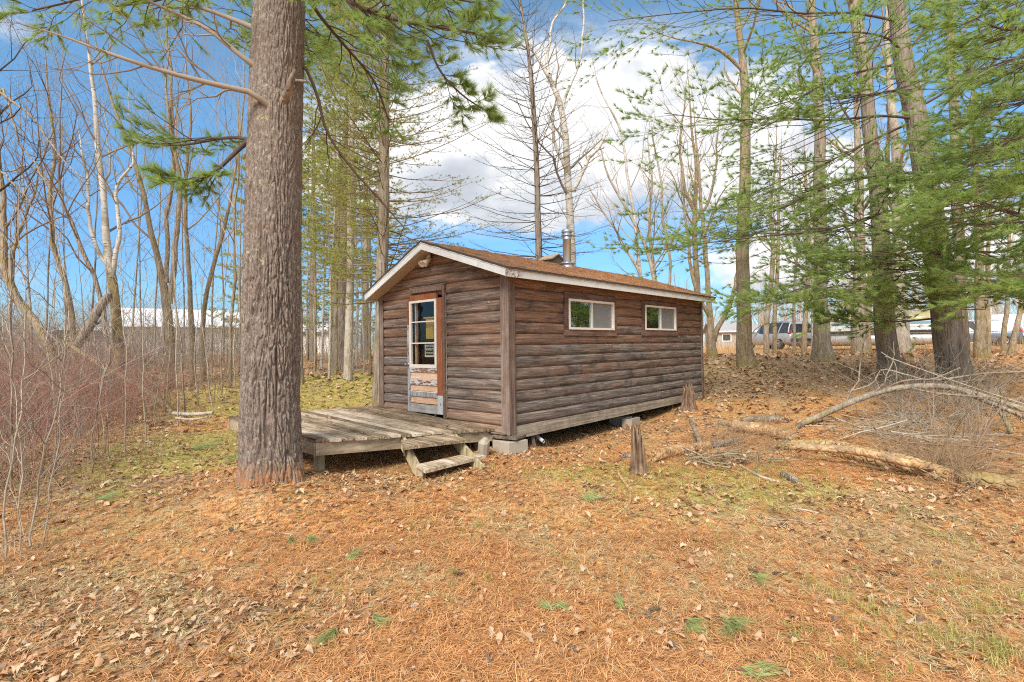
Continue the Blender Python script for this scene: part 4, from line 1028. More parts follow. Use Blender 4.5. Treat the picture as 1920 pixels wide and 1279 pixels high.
    L = [([(476, 255, 11, 5.35), (450, 278, 9, 5.3), (425, 302, 8, 5.2), (400, 325, 6, 5.15), (350, 338, 4, 5.1), (300, 333, 3, 5.0)], .35, 15, 11), ([(470, 262, 8, 5.4), (440, 258, 6, 5.7), (400, 262, 5, 6), (340, 272, 4, 6.2), (270, 268, 3, 6.3)], .3, 16, 12),
         ([(540, -130, 12, 5.3), (600, -40, 10, 5.2), (655, 2, 9, 5.1), (738, 36, 7, 5.0), (813, 49, 5, 4.9), (890, 62, 3, 4.85)], .30, 26, 13), ([(545, -200, 12, 5.3), (640, -90, 9, 5.2), (740, -30, 7, 5.0), (830, -8, 5, 4.9), (905, 8, 3, 4.8)], .3, 24, 14),
         ([(801, 75, 5, 5.0), (824, 131, 4, 5.05), (869, 180, 3, 5.1), (922, 214, 2, 5.1)], .2, 12, 15), ([(540, -60, 9, 5.5), (600, 30, 7, 5.9), (650, 90, 5, 6.3), (700, 150, 4, 6.6), (730, 230, 3, 6.8)], .3, 16, 16), ([(535, -160, 9, 5.3), (590, -60, 7, 5.1), (640, -10, 5, 4.9), (700, 60, 4, 4.8), (760, 100, 3, 4.7)], .3, 15, 17),
         ([(505, -120, 9, 5.3), (440, -60, 7, 5.2), (380, -30, 5, 5.0), (300, 0, 4, 4.9), (215, 12, 3, 4.8)], .35, 14, 18), ([(500, -190, 9, 5.3), (380, -90, 7, 5.0), (240, -30, 5, 4.8), (120, 6, 4, 4.6), (60, 20, 3, 4.5)], .4, 14, 19)]
    for lst, f0, m1, sd in L:
        pine_limb(wood, fol, np.array([at(q[0], q[1], q[3]) for q in lst]), np.array([q[2]/2*q[3]/F_ for q in lst]), f0, m1, sd, ln=.11, wd=.0038, tufts=4, nn=20, spread=.6)
    # crown above the picture
    for q in range(26):
        h = g.uniform(5.2, 11); a = g.uniform(0, 2*np.pi); l = 2.6*(1-(h-5)/9); c = np.array([np.interp(h, P[:, 2], P[:, w]) for w in range(3)])
        e = np.array([math.cos(a), math.sin(a), .18]); pl = np.array([c, c+e*l*.35, c+e*l*.7+[0, 0, .05], c+e*l])
        pine_limb(wood, fol, pl, np.array([.03, .022, .015, .006]), .3, 14, 100+q, ln=.12, wd=.009, tufts=4, nn=8)
    wood.build('branches', M['twig_dark'], root, xf=lambda V: V-base); fol.build('foliage', M['needle'], root, xf=lambda V: V-base)
def pine_limb(wood, fol, pl, R, f0, m1, seed, ln=.10, wd=.005, tufts=5, nn=14, lf=.42, spread=.8, droop=.05, tex=0.0):
    g = np.random.default_rng(seed)
    P, R = resample(pl, 12, R); wood.tubes(P, R, 6, a=.5)
    c1, r1, t1 = kids(P[None], R[None], m1, (.55, 1.0), lf, 6, f0, 1.0, .06, .5, seed, .06, .003, flat=True, tshape=1.5)
    wood.tubes(c1, r1, 4, a=g.random(len(c1)))
    c2, r2, t2 = kids(c1, r1, 5, (.4, .9), .45, 4, .3, 1.0, .12, .6, seed+1, .05, .002, flat=True)
    wood.tubes(c2, r2, 3, a=g.random(len(c2)))
    pos, dr = [], []
    for C, lo in ((c1, .55), (c2, .3)):
        k = C.shape[1]
        for q in range(tufts):
            t = lo+(1-lo)*(q+g.random(len(C)))/tufts; x = np.minimum(t, .999)*(k-1); i = x.astype(int); f = (x-i)[:, None]; ar = np.arange(len(C))
            p = C[ar, i]*(1-f)+C[ar, i+1]*f; pos.append(p); dr.append(unit(unit(C[ar, i+1]-C[ar, i])+np.array([0, 0, .12])+g.normal(0, .15, p.shape)))
    pos = np.concatenate(pos); dr = np.concatenate(dr)
    V, rr = needles(pos, dr, nn, ln, wd, spread, g, droop)
    # whole sprays differ in tone
    fol.tris(V, 0, np.clip(rr*.7+.3*g.random()+(0), 0, 1))
big_pine()

# --- pines on the right whose needled limbs hang into the view
def limb_pine(name, label, trunk, limbs, Y, bk, auto=None, wdl=.0080, nn=20, ln=.14, seed=0, m1=28, ext=5, nm='needle', group=None, tufts=4, lf=.50, spr=.62):
    P, R = stem(trunk, Y, 26, ext, seed, .008)
    base = P[0].copy(); base[2] = Hf(base[0], base[1])
    root = empty(name, base, label, 'tree', group)
    mb = MB(); mb.tubes(P, R, 16); mb.build('trunk', M[bk], root, xf=lambda V: V-base)
    wood, fol = MB(), MB(); g = np.random.default_rng(seed)
    for q, lst in enumerate(limbs):
        n = len(lst); pl = np.array([at(a[0], a[1], Y+a[2]) for a in lst]); w = np.linspace(.034, .007, n)
        pine_limb(wood, fol, pl, w, .18, m1, seed*50+q, ln, wdl, tufts, nn, lf, spr)
    if auto:
        for q in range(auto[0]):
            h = g.uniform(*auto[1]); a = g.uniform(*auto[2]); l = g.uniform(*auto[3])
            c = np.array([np.interp(h, P[:, 2], P[:, w]) for w in range(3)]); e = np.array([math.sin(a), math.cos(a), g.uniform(-.05, .15)])
            pl = np.array([c, c+e*l*.35-[0, 0, .03*l], c+e*l*.7-[0, 0, .02*l], c+e*l+[0, 0, .04*l]])
            pine_limb(wood, fol, pl, np.array([.03, .022, .014, .006]), .22, m1, seed*50+300+q, ln, wdl, tufts, nn, lf, spr)
    wood.build('branches', M['twig_dark'], root, xf=lambda V: V-base); fol.build('foliage', M[nm], root, xf=lambda V: V-base)
    return root
YP = gpt(1790, 712)[1]
limb_pine('pine_tree', 'large dark pine trunk at right with many green limbs reaching towards the cabin',
    [(1792, 722, 62), (1788, 705, 55), (1782, 670, 50), (1772, 600, 46), (1766, 560, 45), (1752, 470, 42), (1745, 431, 40), (1729, 319, 37), (1714, 225, 34), (1691, 112, 31), (1682, 37, 27), (1672, -40, 25)],
    [[(1683, 40, 0), (1600, 24, -.3), (1500, 25, -.6), (1400, 15, -.8), (1300, 22, -1), (1140, 40, -1.2)],
     [(1692, 120, 0), (1640, 128, -.2), (1560, 150, -.5), (1480, 190, -.8), (1380, 215, -1)],
     [(1712, 222, 0), (1650, 217, -.4), (1560, 226, -.8), (1460, 222, -1.2), (1350, 225, -1.5), (1245, 212, -1.7)],
     [(1712, 228, 0), (1620, 270, .3), (1540, 310, .5), (1450, 345, .7), (1370, 380, .8)],
     [(1730, 322, 0), (1640, 330, -.3), (1540, 350, -.6), (1480, 385, -.8), (1420, 405, -.9), (1320, 440, -1)],
     [(1728, 332, 0), (1640, 350, .3), (1560, 380, .5), (1480, 410, .8), (1390, 440, 1)],
     [(1738, 380, 0), (1650, 400, -.5), (1560, 430, -1), (1460, 440, -1.5), (1330, 455, -1.8), (1230, 470, -2)],
     [(1755, 465, 0), (1680, 480, -.6), (1590, 510, -1), (1500, 545, -1.4), (1420, 560, -1.6)],
     [(1762, 520, 0), (1680, 530, -.8), (1600, 545, -1.4), (1540, 560, -1.7), (1450, 570, -2)],
     [(1762, 520, 0), (1720, 500, -1), (1690, 480, -2), (1650, 470, -3)],
     [(1740, 320, 0), (1800, 315, -.2), (1850, 295, -.4), (1950, 265, -.6)],
     [(1716, 205, 0), (1790, 160, -.4), (1850, 90, -.8), (1930, 60, -1)],
     [(1720, 250, 0), (1800, 240, -.5), (1880, 180, -.9), (1960, 160, -1)],
     [(1690, 110, 0), (1730, 60, 0), (1760, 0, 0), (1800, -60, 0)],
     [(1768, 545, 0), (1840, 545, -.3), (1890, 550, -.5), (1960, 575, -.8)],
     [(1756, 430, 0), (1830, 420, -.8), (1900, 425, -1.2), (1980, 440, -1.5)],
     [(1750, 400, 0), (1780, 380, -1.2), (1800, 360, -2.4), (1830, 350, -3.2)],
     [(1736, 350, 0), (1740, 330, -1.2), (1720, 340, -2.4)],
     [(1760, 480, 0), (1790, 470, -1.2), (1830, 470, -2), (1880, 490, -2.8)],
     [(1690, 95, 0), (1660, 70, -1), (1590, 60, -1.8), (1500, 70, -2.4)], [(1705, 180, 0), (1680, 170, -1), (1620, 180, -2), (1540, 190, -2.5)]],
    YP, 'bark_dark', (6, (2.2, 6.6), (3.2, 5.2), (2.0, 4.0)), seed=3)
limb_pine('pine_tree', 'pine standing outside the right edge of the frame with limbs hanging in', [(2095, 730, 80), (2080, 600, 60), (2060, 400, 52), (2040, 200, 44), (2020, 0, 36)],
    [[(2020, 30, 0), (1950, 50, -.3), (1880, 55, -.6), (1830, 35, -.9)], [(2040, 180, 0), (1960, 180, -.4), (1890, 200, -.8), (1810, 225, -1)], [(2055, 330, 0), (1970, 320, -.3), (1880, 345, -.7), (1800, 370, -1)],
     [(2062, 430, 0), (1980, 420, -.2), (1920, 405, -.4), (1875, 390, -.6), (1826, 387, -.8), (1760, 398, -1)], [(2050, 260, 0), (1980, 250, -.8), (1900, 260, -1.3), (1850, 290, -1.6)], [(2040, 110, 0), (1970, 100, -.8), (1900, 110, -1.3), (1840, 130, -1.6)],
     [(2070, 520, 0), (2000, 510, -.4), (1930, 520, -.7), (1870, 545, -1)], [(2030, -40, 0), (1950, -10, -.4), (1880, 0, -.8), (1800, 10, -1)]],
    8.5, 'bark_dark', (3, (6, 9), (0, 6.28), (1.5, 3)), seed=4, wdl=.006, ln=.12, nn=20)

# --- right hand trunks, one call each
def Yb(u, v): return float(gpt(u, v)[1])
BT = bare_tree
BT('aspen_tree', 'slim golden trunk just right of the cabin end, mossy at its foot', 'tree', [[(1401, 690, 38), (1398, 668, 29), (1396, 600, 26), (1396, 560, 24), (1397, 450, 23), (1400, 350, 20), (1401, 250, 18), (1399, 150, 15), (1392, 90, 12), (1385, 40, 10), (1378, -30, 8)], [(1400, 150, 9), (1388, 130, 8), (1370, 112, 7), (1340, 92, 6), (1300, 80, 4), (1255, 72, 2)]], Yb(1401, 688), 'bark_gold', 'twig_gold', 31, m1=7, m2=6, m3=3, t0=.55, lf1=.22, buds=.5)
BT('aspen_tree', 'straight grey trunk between the car and the boat with green moss at its base', 'tree', [(1543, 678, 44), (1541, 660, 33), (1538, 620, 28), (1536, 560, 24), (1535, 450, 23), (1534, 350, 21), (1532, 250, 19), (1528, 150, 17), (1522, 50, 14), (1518, -30, 12)], Yb(1542, 676), 'bark_grey', 'twig_gold', 32, m1=7, m2=5, m3=3, t0=.5, lf1=.2)
BT('oak_tree', 'leaning furrowed oak trunk in front of the boat', 'tree', [(1672, 712, 50), (1666, 690, 40), (1662, 660, 36), (1656, 600, 34), (1650, 520, 32), (1644, 450, 30), (1632, 330, 26), (1622, 240, 24), (1608, 120, 22), (1598, 50, 20), (1588, -30, 18)], Yb(1668, 708), 'bark_grey', 'twig_brown', 33, m1=7, m2=5, m3=3, t0=.6, lf1=.22)
BT('maple_tree', 'pale slender trunk close behind the leaning oak', 'tree', [(1695, 668, 30), (1692, 640, 25), (1690, 560, 22), (1686, 450, 20), (1683, 350, 17), (1680, 270, 16), (1675, 200, 13), (1668, 60, 9)], Yb(1694, 664)+1, 'bark_pale', 'twig_gold', 34, m1=7, m2=5, m3=3)
BT('maple_tree', 'brown trunk standing in the middle of the boat', 'tree', [(1613, 664, 30), (1612, 640, 26), (1612, 560, 23), (1610, 450, 18), (1608, 330, 14), (1604, 200, 9)], 21, 'bark_grey', 'twig_brown', 35, m1=8, m2=5, m3=3)
BT('aspen_tree', 'thin trunk touching the brown one before the boat', 'tree', [(1630, 664, 10), (1629, 600, 9), (1632, 500, 8), (1655, 400, 8), (1660, 320, 8), (1668, 200, 6)], 22, 'bark_gold', 'twig_gold', 36, m1=6, m2=4, m3=2)
for q, (lab, st, bk) in enumerate([('thin grey trunk crossing the doors of the parked car', [(1436, 652, 11), (1438, 600, 9), (1446, 540, 9), (1450, 470, 8), (1446, 400, 6), (1452, 320, 4)], 'bark_grey'),
    ('thin golden trunk across the rear wheel of the parked car', [(1453, 650, 8), (1452, 600, 7.5), (1453, 540, 7), (1457, 450, 6), (1462, 350, 4)], 'bark_gold'), ('very thin brown trunk across the tailgate of the parked car', [(1487, 650, 6), (1488, 590, 5.5), (1492, 520, 5), (1496, 450, 4), (1490, 380, 3)], 'bark_dark'),
    ('thin leaning golden trunk just right of the parked car', [(1507, 655, 11), (1510, 600, 9), (1515, 540, 8), (1518, 460, 7), (1512, 350, 5)], 'bark_gold'), ('pale white stem between the car and the straight grey trunk', [(1523, 655, 8), (1524, 600, 8), (1522, 540, 7), (1524, 470, 6), (1519, 400, 4)], 'bark_birch')]):
    BT('sapling', lab, 'tree', st, 24, bk, 'twig_brown', 40+q, m1=9, m2=5, m3=2, t0=.35, lf1=.28)
BT('maple_tree', 'double golden brown trunk at the right edge beyond the dark pine', 'tree', [[(1840, 690, 24), (1839, 640, 18), (1838, 560, 15), (1836, 480, 13), (1832, 380, 11), (1826, 250, 8)], [(1850, 670, 10), (1853, 600, 9), (1853, 540, 8), (1856, 450, 6), (1860, 330, 4)]], 17, 'bark_gold', 'twig_brown', 50, m1=9, m2=5, m3=3)
BT('birch_tree', 'white birch stem leaning right beyond the dark pine', 'tree', [(1838, 668, 8), (1846, 640, 7), (1858, 590, 6.5), (1870, 555, 6), (1888, 500, 5), (1905, 430, 4)], 19, 'bark_birch', 'twig_grey', 51, m1=7, m2=4, m3=2)
BT('maple_tree', 'thin upright trunk near the right edge in front of the camper', 'tree', [(1883, 668, 10), (1884, 620, 8), (1887, 560, 7), (1890, 500, 6), (1888, 400, 5)], 20, 'bark_gold', 'twig_brown', 52, m1=9, m2=5, m3=2)
BT('maple_tree', 'leaning thin trunk at the very right edge in front of the camper', 'tree', [(1893, 660, 11), (1902, 625, 9), (1914, 570, 8), (1922, 520, 7), (1930, 430, 5)], 18, 'bark_gold', 'twig_brown', 53, m1=9, m2=5, m3=2)
BT('aspen_tree', 'greenish upright trunk hidden among the limbs right of the dark pine', 'tree', [(1806, 680, 22), (1802, 600, 19), (1798, 450, 18), (1795, 300, 17), (1790, 150, 14), (1785, 0, 12)], 18, 'bark_grey', 'twig_gold', 54, m1=8, m2=5, m3=3)
# behind the cabin, right end
BT('willow_tree', 'forked yellow barked tree beside the far end of the cabin', 'tree', [[(1336, 668, 22), (1335, 640, 15), (1333, 600, 11), (1326, 540, 9), (1322, 470, 8), (1315, 400, 6), (1308, 320, 5)], [(1338, 640, 11), (1348, 608, 9), (1362, 575, 8), (1376, 540, 7), (1385, 500, 7), (1402, 450, 5)], [(1335, 600, 8), (1312, 560, 7), (1296, 520, 6), (1290, 450, 5), (1282, 380, 4)]], 19, 'bark_gold', 'twig_gold', 60, m1=9, m2=6, m3=3, buds=.3)
BT('willow_tree', 'branching brown tree rising over the right end of the cabin roof', 'tree', [[(1303, 650, 16), (1303, 560, 12), (1302, 500, 10), (1301, 440, 9), (1303, 380, 8), (1306, 310, 6), (1300, 250, 4)], [(1302, 395, 7), (1285, 360, 6), (1277, 320, 5), (1274, 270, 4), (1282, 210, 3)], [(1303, 420, 6), (1330, 370, 5), (1340, 320, 4), (1345, 260, 3)]], 20, 'bark_gold', 'twig_brown', 61, m1=10, m2=6, m3=3, buds=.4)
BT('maple_tree', 'pale many stemmed shrub tree fanning up behind the stove pipe', 'tree', [[(1250, 640, 8), (1225, 520, 7), (1205, 450, 6), (1180, 400, 5), (1150, 350, 4), (1132, 300, 3)], [(1235, 600, 7), (1225, 500, 6), (1215, 420, 5), (1222, 350, 4), (1215, 280, 3)], [(1225, 560, 6), (1180, 470, 5), (1150, 420, 4), (1120, 380, 3)], [(1245, 600, 6), (1260, 500, 5), (1250, 420, 5), (1240, 340, 4), (1225, 260, 3)]], 17, 'bark_pale', 'twig_gold', 62, m1=10, m2=6, m3=3, ext=1, t0=.25, buds=.5)
BT('birch_tree', 'thin white birch stem against the cloud right of the stove pipe', 'tree', [(1215, 640, 8), (1190, 430, 6), (1178, 338, 5), (1172, 290, 4.5), (1163, 244, 4), (1140, 199, 3), (1121, 161, 2)], 20, 'bark_birch', 'twig_pale', 63, m1=9, m2=5, m3=2, ext=1)
BT('birch_tree', 'tall white birch with a broken side limb behind the stove pipe', 'tree', [[(1078, 640, 19), (1075, 500, 16), (1073, 413, 14), (1071, 338, 13), (1065, 263, 12), (1056, 210, 11), (1044, 169, 9), (1030, 139, 8), (1006, 105, 5), (985, 60, 4), (975, 0, 3)],
    [(1076, 360, 9), (1084, 345, 8), (1106, 300, 7), (1118, 282, 6.5), (1128, 266, 5)], [(1068, 330, 8), (1059, 312, 7), (1041, 270, 6), (1035, 233, 5), (1042, 200, 3)], [(1055, 205, 6), (1066, 165, 5), (1080, 131, 4.5), (1090, 82, 4), (1095, 0, 3)], [(1029, 139, 7), (1022, 112, 6), (1027, 75, 5), (1037, 37, 4), (1062, 0, 3)]], 16, 'bark_birch', 'twig_grey', 64, m1=9, m2=5, m3=3, ext=1.0, lf1=.22, buds=.2)
# larch: bare, whorled
def whorl_tree(name, label, trunk, Y, bk, tw, seed, hs, lens, ang_el, per, nm=None, tuft=0, ln=.04, wd=.006, ext=2, m2=6, side=None, sp=1.2, m3=0, dens=(1, 1)):
    P, R = stem(trunk, Y, 26, ext, seed, .01); base = P[0].copy(); base[2] = Hf(base[0], base[1])
    root = empty(name, base, label, 'tree'); mb = MB(); mb.tubes(P, R, 12); mb.build('trunk', M[bk], root, xf=lambda V: V-base)
    g = np.random.default_rng(seed); C, RR, F = [], [], []
    for h in hs:
        f = (h-hs[0])/(hs[-1]-hs[0]); c = np.array([np.interp(h, P[:, 2], P[:, q]) for q in range(3)])
        for q in range(per):
            a = g.uniform(0, 2*np.pi); l = np.interp(f, (0, .5, 1), lens)*g.uniform(.6, 1.1); e0 = np.interp(f, (0, 1), ang_el)+g.normal(0, .12)
            d = np.array([math.sin(a)*math.cos(e0), math.cos(a)*math.cos(e0), math.sin(e0)]); s = np.linspace(0, 1, 9)[:, None]
            pl = c+d*l*s+np.array([0, 0, 1])*l*(.22*s**2-.12*s)+np.cumsum(g.normal(0, .012, (9, 3)), 0)*l*s
            C.append(pl); RR.append(np.linspace(.012, .003, 9)*(.5+.25*l)); F.append(math.sin(a))
    C = np.array(C); RR = np.array(RR); F = np.array(F); wood = MB(); wood.tubes(C, RR, 4, a=g.random(len(C)))
    c2, r2, _ = kids(C, RR, m2, (.5, 1.1), .34, 4, .25, 1, .03, .6, seed+1, .06, .002, flat=True); wood.tubes(c2, r2, 3, a=g.random(len(c2)))
    F2 = np.repeat(F, m2)
    if m3:
        c3, r3, _ = kids(c2, r2, m3, (.5, 1), .5, 3, .2, 1, .0, .6, seed+2, .06, .0018, flat=True); wood.tubes(c3, r3, 3, a=g.random(len(c3)))
    fol = MB()
    if tuft:
        pos, dr = [], []
        for CC, Fx in ((C, F), (c2, F2)) + (((c3, np.repeat(F2, m3)),) if m3 else ()):
            k = CC.shape[1]
            for q in range(tuft):
                t = .25+.75*g.random(len(CC)); x = np.minimum(t, .999)*(k-1); i = x.astype(int); f = (x-i)[:, None]; ar = np.arange(len(CC))
                keep = g.random(len(CC)) < np.where(Fx > 0, dens[0], dens[1])
                p = CC[ar, i]*(1-f)+CC[ar, i+1]*f; d = unit(CC[ar, i+1]-CC[ar, i]); pos.append(p[keep]); dr.append(d[keep])
        V, rr = needles(np.concatenate(pos), np.concatenate(dr), 7, ln, wd, sp, g, .1); fol.tris(V, 0, rr)
    wood.build('branches', M[tw], root, xf=lambda V: V-base)
    if tuft: fol.build('foliage', M[nm], root, xf=lambda V: V-base)
    return root
whorl_tree('larch_tree', 'tall bare larch with whorled brown branches behind the cabin ridge', [(1013, 640, 16), (1010, 500, 13), (1008, 420, 12), (1007, 375, 11), (1003, 300, 10), (999, 225, 9.5), (994, 150, 8), (988, 86, 6), (978, 20, 4)], 14, 'bark_dark', 'twig_dark', 71, np.arange(3.4, 11.4, .24), (2.3, 2.0, .9), (-.12, .75), 5, 'needle_yel', 1, .022, .010, 2.0, 7, m3=2, dens=(.35, .35))
whorl_tree('spruce_tree', 'straight grey spruce trunk behind the left corner of the cabin, sparse needled limbs', [(712, 764, 28), (712, 740, 24), (714, 640, 23), (718, 480, 22), (719, 338, 21), (719, 188, 18.5), (719, 75, 15.5), (718, 0, 13)], 11.2, 'bark_grey', 'twig_brown', 72, np.arange(2.7, 9.6, .20), (2.7, 2.4, 1.6), (.02, .32), 5, 'needle_yel', 4, .055, .008, 3.5, 8, m3=3, dens=(.40, 1.0))
whorl_tree('cedar_tree', 'pale trunk with yellow green foliage left of the spruce', [(652, 700, 17), (655, 600, 15), (658, 500, 14), (659, 375, 13), (659, 262, 12), (662, 150, 9), (660, 50, 6), (660, -30, 4)], 16, 'bark_pale', 'twig_gold', 73, np.arange(4.0, 13, .26), (2.0, 2.0, 1.0), (.0, .3), 5, 'needle_yel', 3, .09, .014, 3, 8, m3=2)
whorl_tree('pine_tree', 'stout dark pine trunk in the woods just left of the cabin', [(636, 694, 34), (637, 650, 28), (639, 600, 26), (642, 480, 22), (646, 380, 18), (648, 280, 14)], 19, 'bark_dark', 'twig_dark', 74, np.arange(5.0, 12, .35), (2.4, 2.2, 1.2), (.0, .3), 4, 'needle_far', 2, .13, .018, 3, 7, m3=2)
BT('maple_tree', 'thin mossy trunk showing just right of the big pine trunk', 'tree', [(564, 720, 15), (562, 690, 12), (561, 600, 11), (560, 480, 10), (558, 350, 8), (552, 200, 6)], Yb(564, 718), 'bark_grey', 'twig_gold', 75, m1=10, m2=6, m3=3, buds=.3)
# woods left of the cabin, beyond the lawn
g4 = np.random.default_rng(44)
kinds = [('bark_pale', 'twig_pale'), ('bark_gold', 'twig_gold'), ('bark_birch', 'twig_pale')]
for q, u in enumerate([575, 590, 603, 617, 629, 668, 682, 695]):
    v = g4.uniform(668, 690); w = g4.uniform(3, 5); l = g4.normal(0, 10)
    BT('sapling', 'slender pale stem among the woods between the big pine and the cabin', 'tree', [(u, v+6, w*1.2), (u+l*.1, v-60, w), (u+l*.5, v-170, w*.9), (u+l, v-290, w*.7), (u+l*1.3, v-400, w*.45)], g4.uniform(16, 24), *kinds[q % 3], 200+q, m1=9, m2=5, m3=2, t0=.3, lf1=.2, group='stems in the woods left of the cabin', k=14, sides=6)
for q, (u, Yq, lab) in enumerate([(585, 24, 'soft yellow green conifer in the woods next to the big pine trunk'), (625, 27, 'light green conifer filling the woods behind the stout dark pine'), (683, 25, 'yellowish conifer close to the left roof edge of the cabin'), (470, 26, 'yellow green conifer peeping out left of the big pine trunk')]):
    whorl_tree('conifer', lab, [(u, 680, 16), (u+2, 560, 13), (u+3, 420, 9), (u+4, 260, 4)], Yq, 'bark_grey', 'twig_gold', 80+q, np.arange(2.6, 11.5, .55), (2.4, 2.0, .5), (-.1, .3), 5, 'needle_yel' if q != 1 else 'needle_far', 2, .15, .020, .5, 7, m3=2)
# left group of bare trees over the thicket
BT('birch_tree', 'spotted birch with a lichen covered brown base rising from the left thicket', 'tree', [[(221, 735, 24), (220, 690, 22), (213, 610, 20), (207, 556, 20), (199, 494, 18), (191, 413, 13), (186, 338, 12), (180, 263, 11), (176, 206, 9), (171, 150, 8), (163, 94, 6), (158, 37, 5), (154, -30, 4)],
    [(210, 520, 11), (215, 490, 10), (223, 439, 9), (219, 400, 8), (218, 338, 6), (238, 311, 5), (240, 250, 3)], [(205, 500, 8), (185, 450, 8), (176, 400, 7), (172, 350, 6), (160, 300, 5)]], 13.5, 'bark_birch', 'twig_grey', 90, m1=11, m2=6, m3=3, buds=.3, ext=2)
BT('willow_tree', 'leaning lichen spotted trunk at the far left edge of the thicket', 'tree', [[(112, 740, 22), (95, 660, 18), (70, 611, 17), (27, 556, 16), (8, 509, 15), (0, 431, 12), (-8, 330, 9)], [(40, 570, 9), (30, 500, 8), (50, 430, 6), (70, 360, 4)]], 12.5, 'bark_gold', 'twig_brown', 91, m1=11, m2=6, m3=3, buds=.2)
BT('willow_tree', 'twisted brown stem second from the left in the thicket', 'tree', [[(150, 730, 13), (146, 620, 11), (141, 568, 11), (129, 517, 10), (113, 478, 10), (105, 400, 9), (101, 357, 8), (107, 300, 7), (103, 244, 6), (95, 180, 4)], [(101, 360, 6), (80, 330, 5), (50, 310, 4), (20, 320, 3)]], 14, 'bark_gold', 'twig_brown', 92, m1=12, m2=6, m3=3, buds=.3)
BT('willow_tree', 'brown stem bending left just beside the spotted birch', 'tree', [(203, 735, 14), (200, 650, 11), (190, 580, 10), (176, 517, 9), (152, 470, 9), (139, 432, 8), (116, 387, 7), (108, 330, 5), (112, 260, 4)], 13, 'bark_dark', 'twig_brown', 93, m1=11, m2=6, m3=3)
BT('aspen_tree', 'three stemmed golden tree in front of the white roofed house', 'tree', [[(320, 720, 26), (318, 660, 21), (317, 619, 20), (313, 564, 18), (305, 509, 14), (289, 439, 11), (270, 357, 10), (255, 312, 9), (236, 259, 8), (218, 214, 6), (203, 176, 5), (185, 100, 3)],
    [(318, 570, 12), (326, 498, 12), (332, 439, 11), (334, 413, 10), (340, 338, 8), (330, 280, 7), (319, 225, 6), (315, 169, 5), (318, 80, 3)], [(312, 530, 10), (318, 439, 9), (313, 400, 9), (319, 375, 8), (321, 244, 7), (317, 169, 6), (311, 75, 4)]], 15, 'bark_gold', 'twig_gold', 94, m1=9, m2=6, m3=3, buds=.4, ext=2)
BT('aspen_tree', 'slim straight golden stem right of the three stemmed tree', 'tree', [(362, 715, 14), (359, 619, 12), (358, 556, 10), (352, 478, 9), (350, 400, 8), (351, 338, 7), (360, 225, 5), (352, 120, 3)], 16, 'bark_gold', 'twig_gold', 95, m1=10, m2=6, m3=3, buds=.4)
BT('aspen_tree', 'golden stem leaning right beside the big pine trunk', 'tree', [(382, 700, 12), (384, 611, 10), (391, 541, 9), (406, 478, 9), (418, 430, 8), (432, 357, 6), (445, 280, 5), (452, 180, 3)], 16.5, 'bark_gold', 'twig_gold', 96, m1=10, m2=6, m3=3, buds=.4)
BT('aspen_tree', 'thin stem hard against the left edge of the big pine trunk', 'tree', [(432, 700, 8), (436, 600, 7), (441, 520, 6), (440, 420, 5), (446, 300, 4)], 15, 'bark_gold', 'twig_gold', 97, m1=10, m2=6, m3=3, buds=.4)
BT('willow_tree', 'tree leaning in from beyond the left edge with long dark arching twigs', 'tree', [[(-60, 780, 26), (-50, 600, 20), (-40, 400, 16), (-30, 200, 12), (-20, 60, 8)], [(-45, 330, 9), (0, 465/2.664, 6), (30, 200, 5), (56, 218, 4.5), (85, 260, 4), (112, 300, 3), (150, 330, 2)], [(-45, 250, 8), (0, 165, 5), (22, 225, 4.5), (40, 270, 4), (60, 300, 3.5), (82, 345, 2.5)], [(-48, 380, 7), (0, 322, 5), (50, 365, 4), (75, 400, 2.5)]], 9, 'bark_grey', 'twig_dark', 98, m1=8, m2=5, m3=3, ext=.6, lf1=.25)
for q, (u, w, l, v, Yq) in enumerate([(20, 9, 20, 690, 17), (62, 8, -15, 690, 18), (85, 7, 12, 690, 20), (130, 7, -8, 690, 19), (172, 8, 10, 690, 20), (245, 7, 22, 690, 19), (268, 6, -10, 690, 21), (290, 6, 10, 690, 19), (345, 6, -6, 690, 22), (400, 7, 14, 690, 21), (420, 6, -10, 690, 22), (448, 6, 4, 690, 20)]):
    BT('sapling', 'thin brown stem in the crowded left woods behind the larger trees', 'tree', [(u, v+20, w*.6), (u+l*.2, v-100, w*.55), (u+l*.6, v-220, w*.42), (u+l, v-340, w*.3), (u+l*1.4, v-430, w*.2)], Yq, 'bark_gold' if q % 2 else 'bark_dark', 'twig_brown', 300+q, m1=10, m2=6, m3=3, t0=.25, lf1=.25, buds=.3, group='thin stems in the left woods', k=14, sides=6)
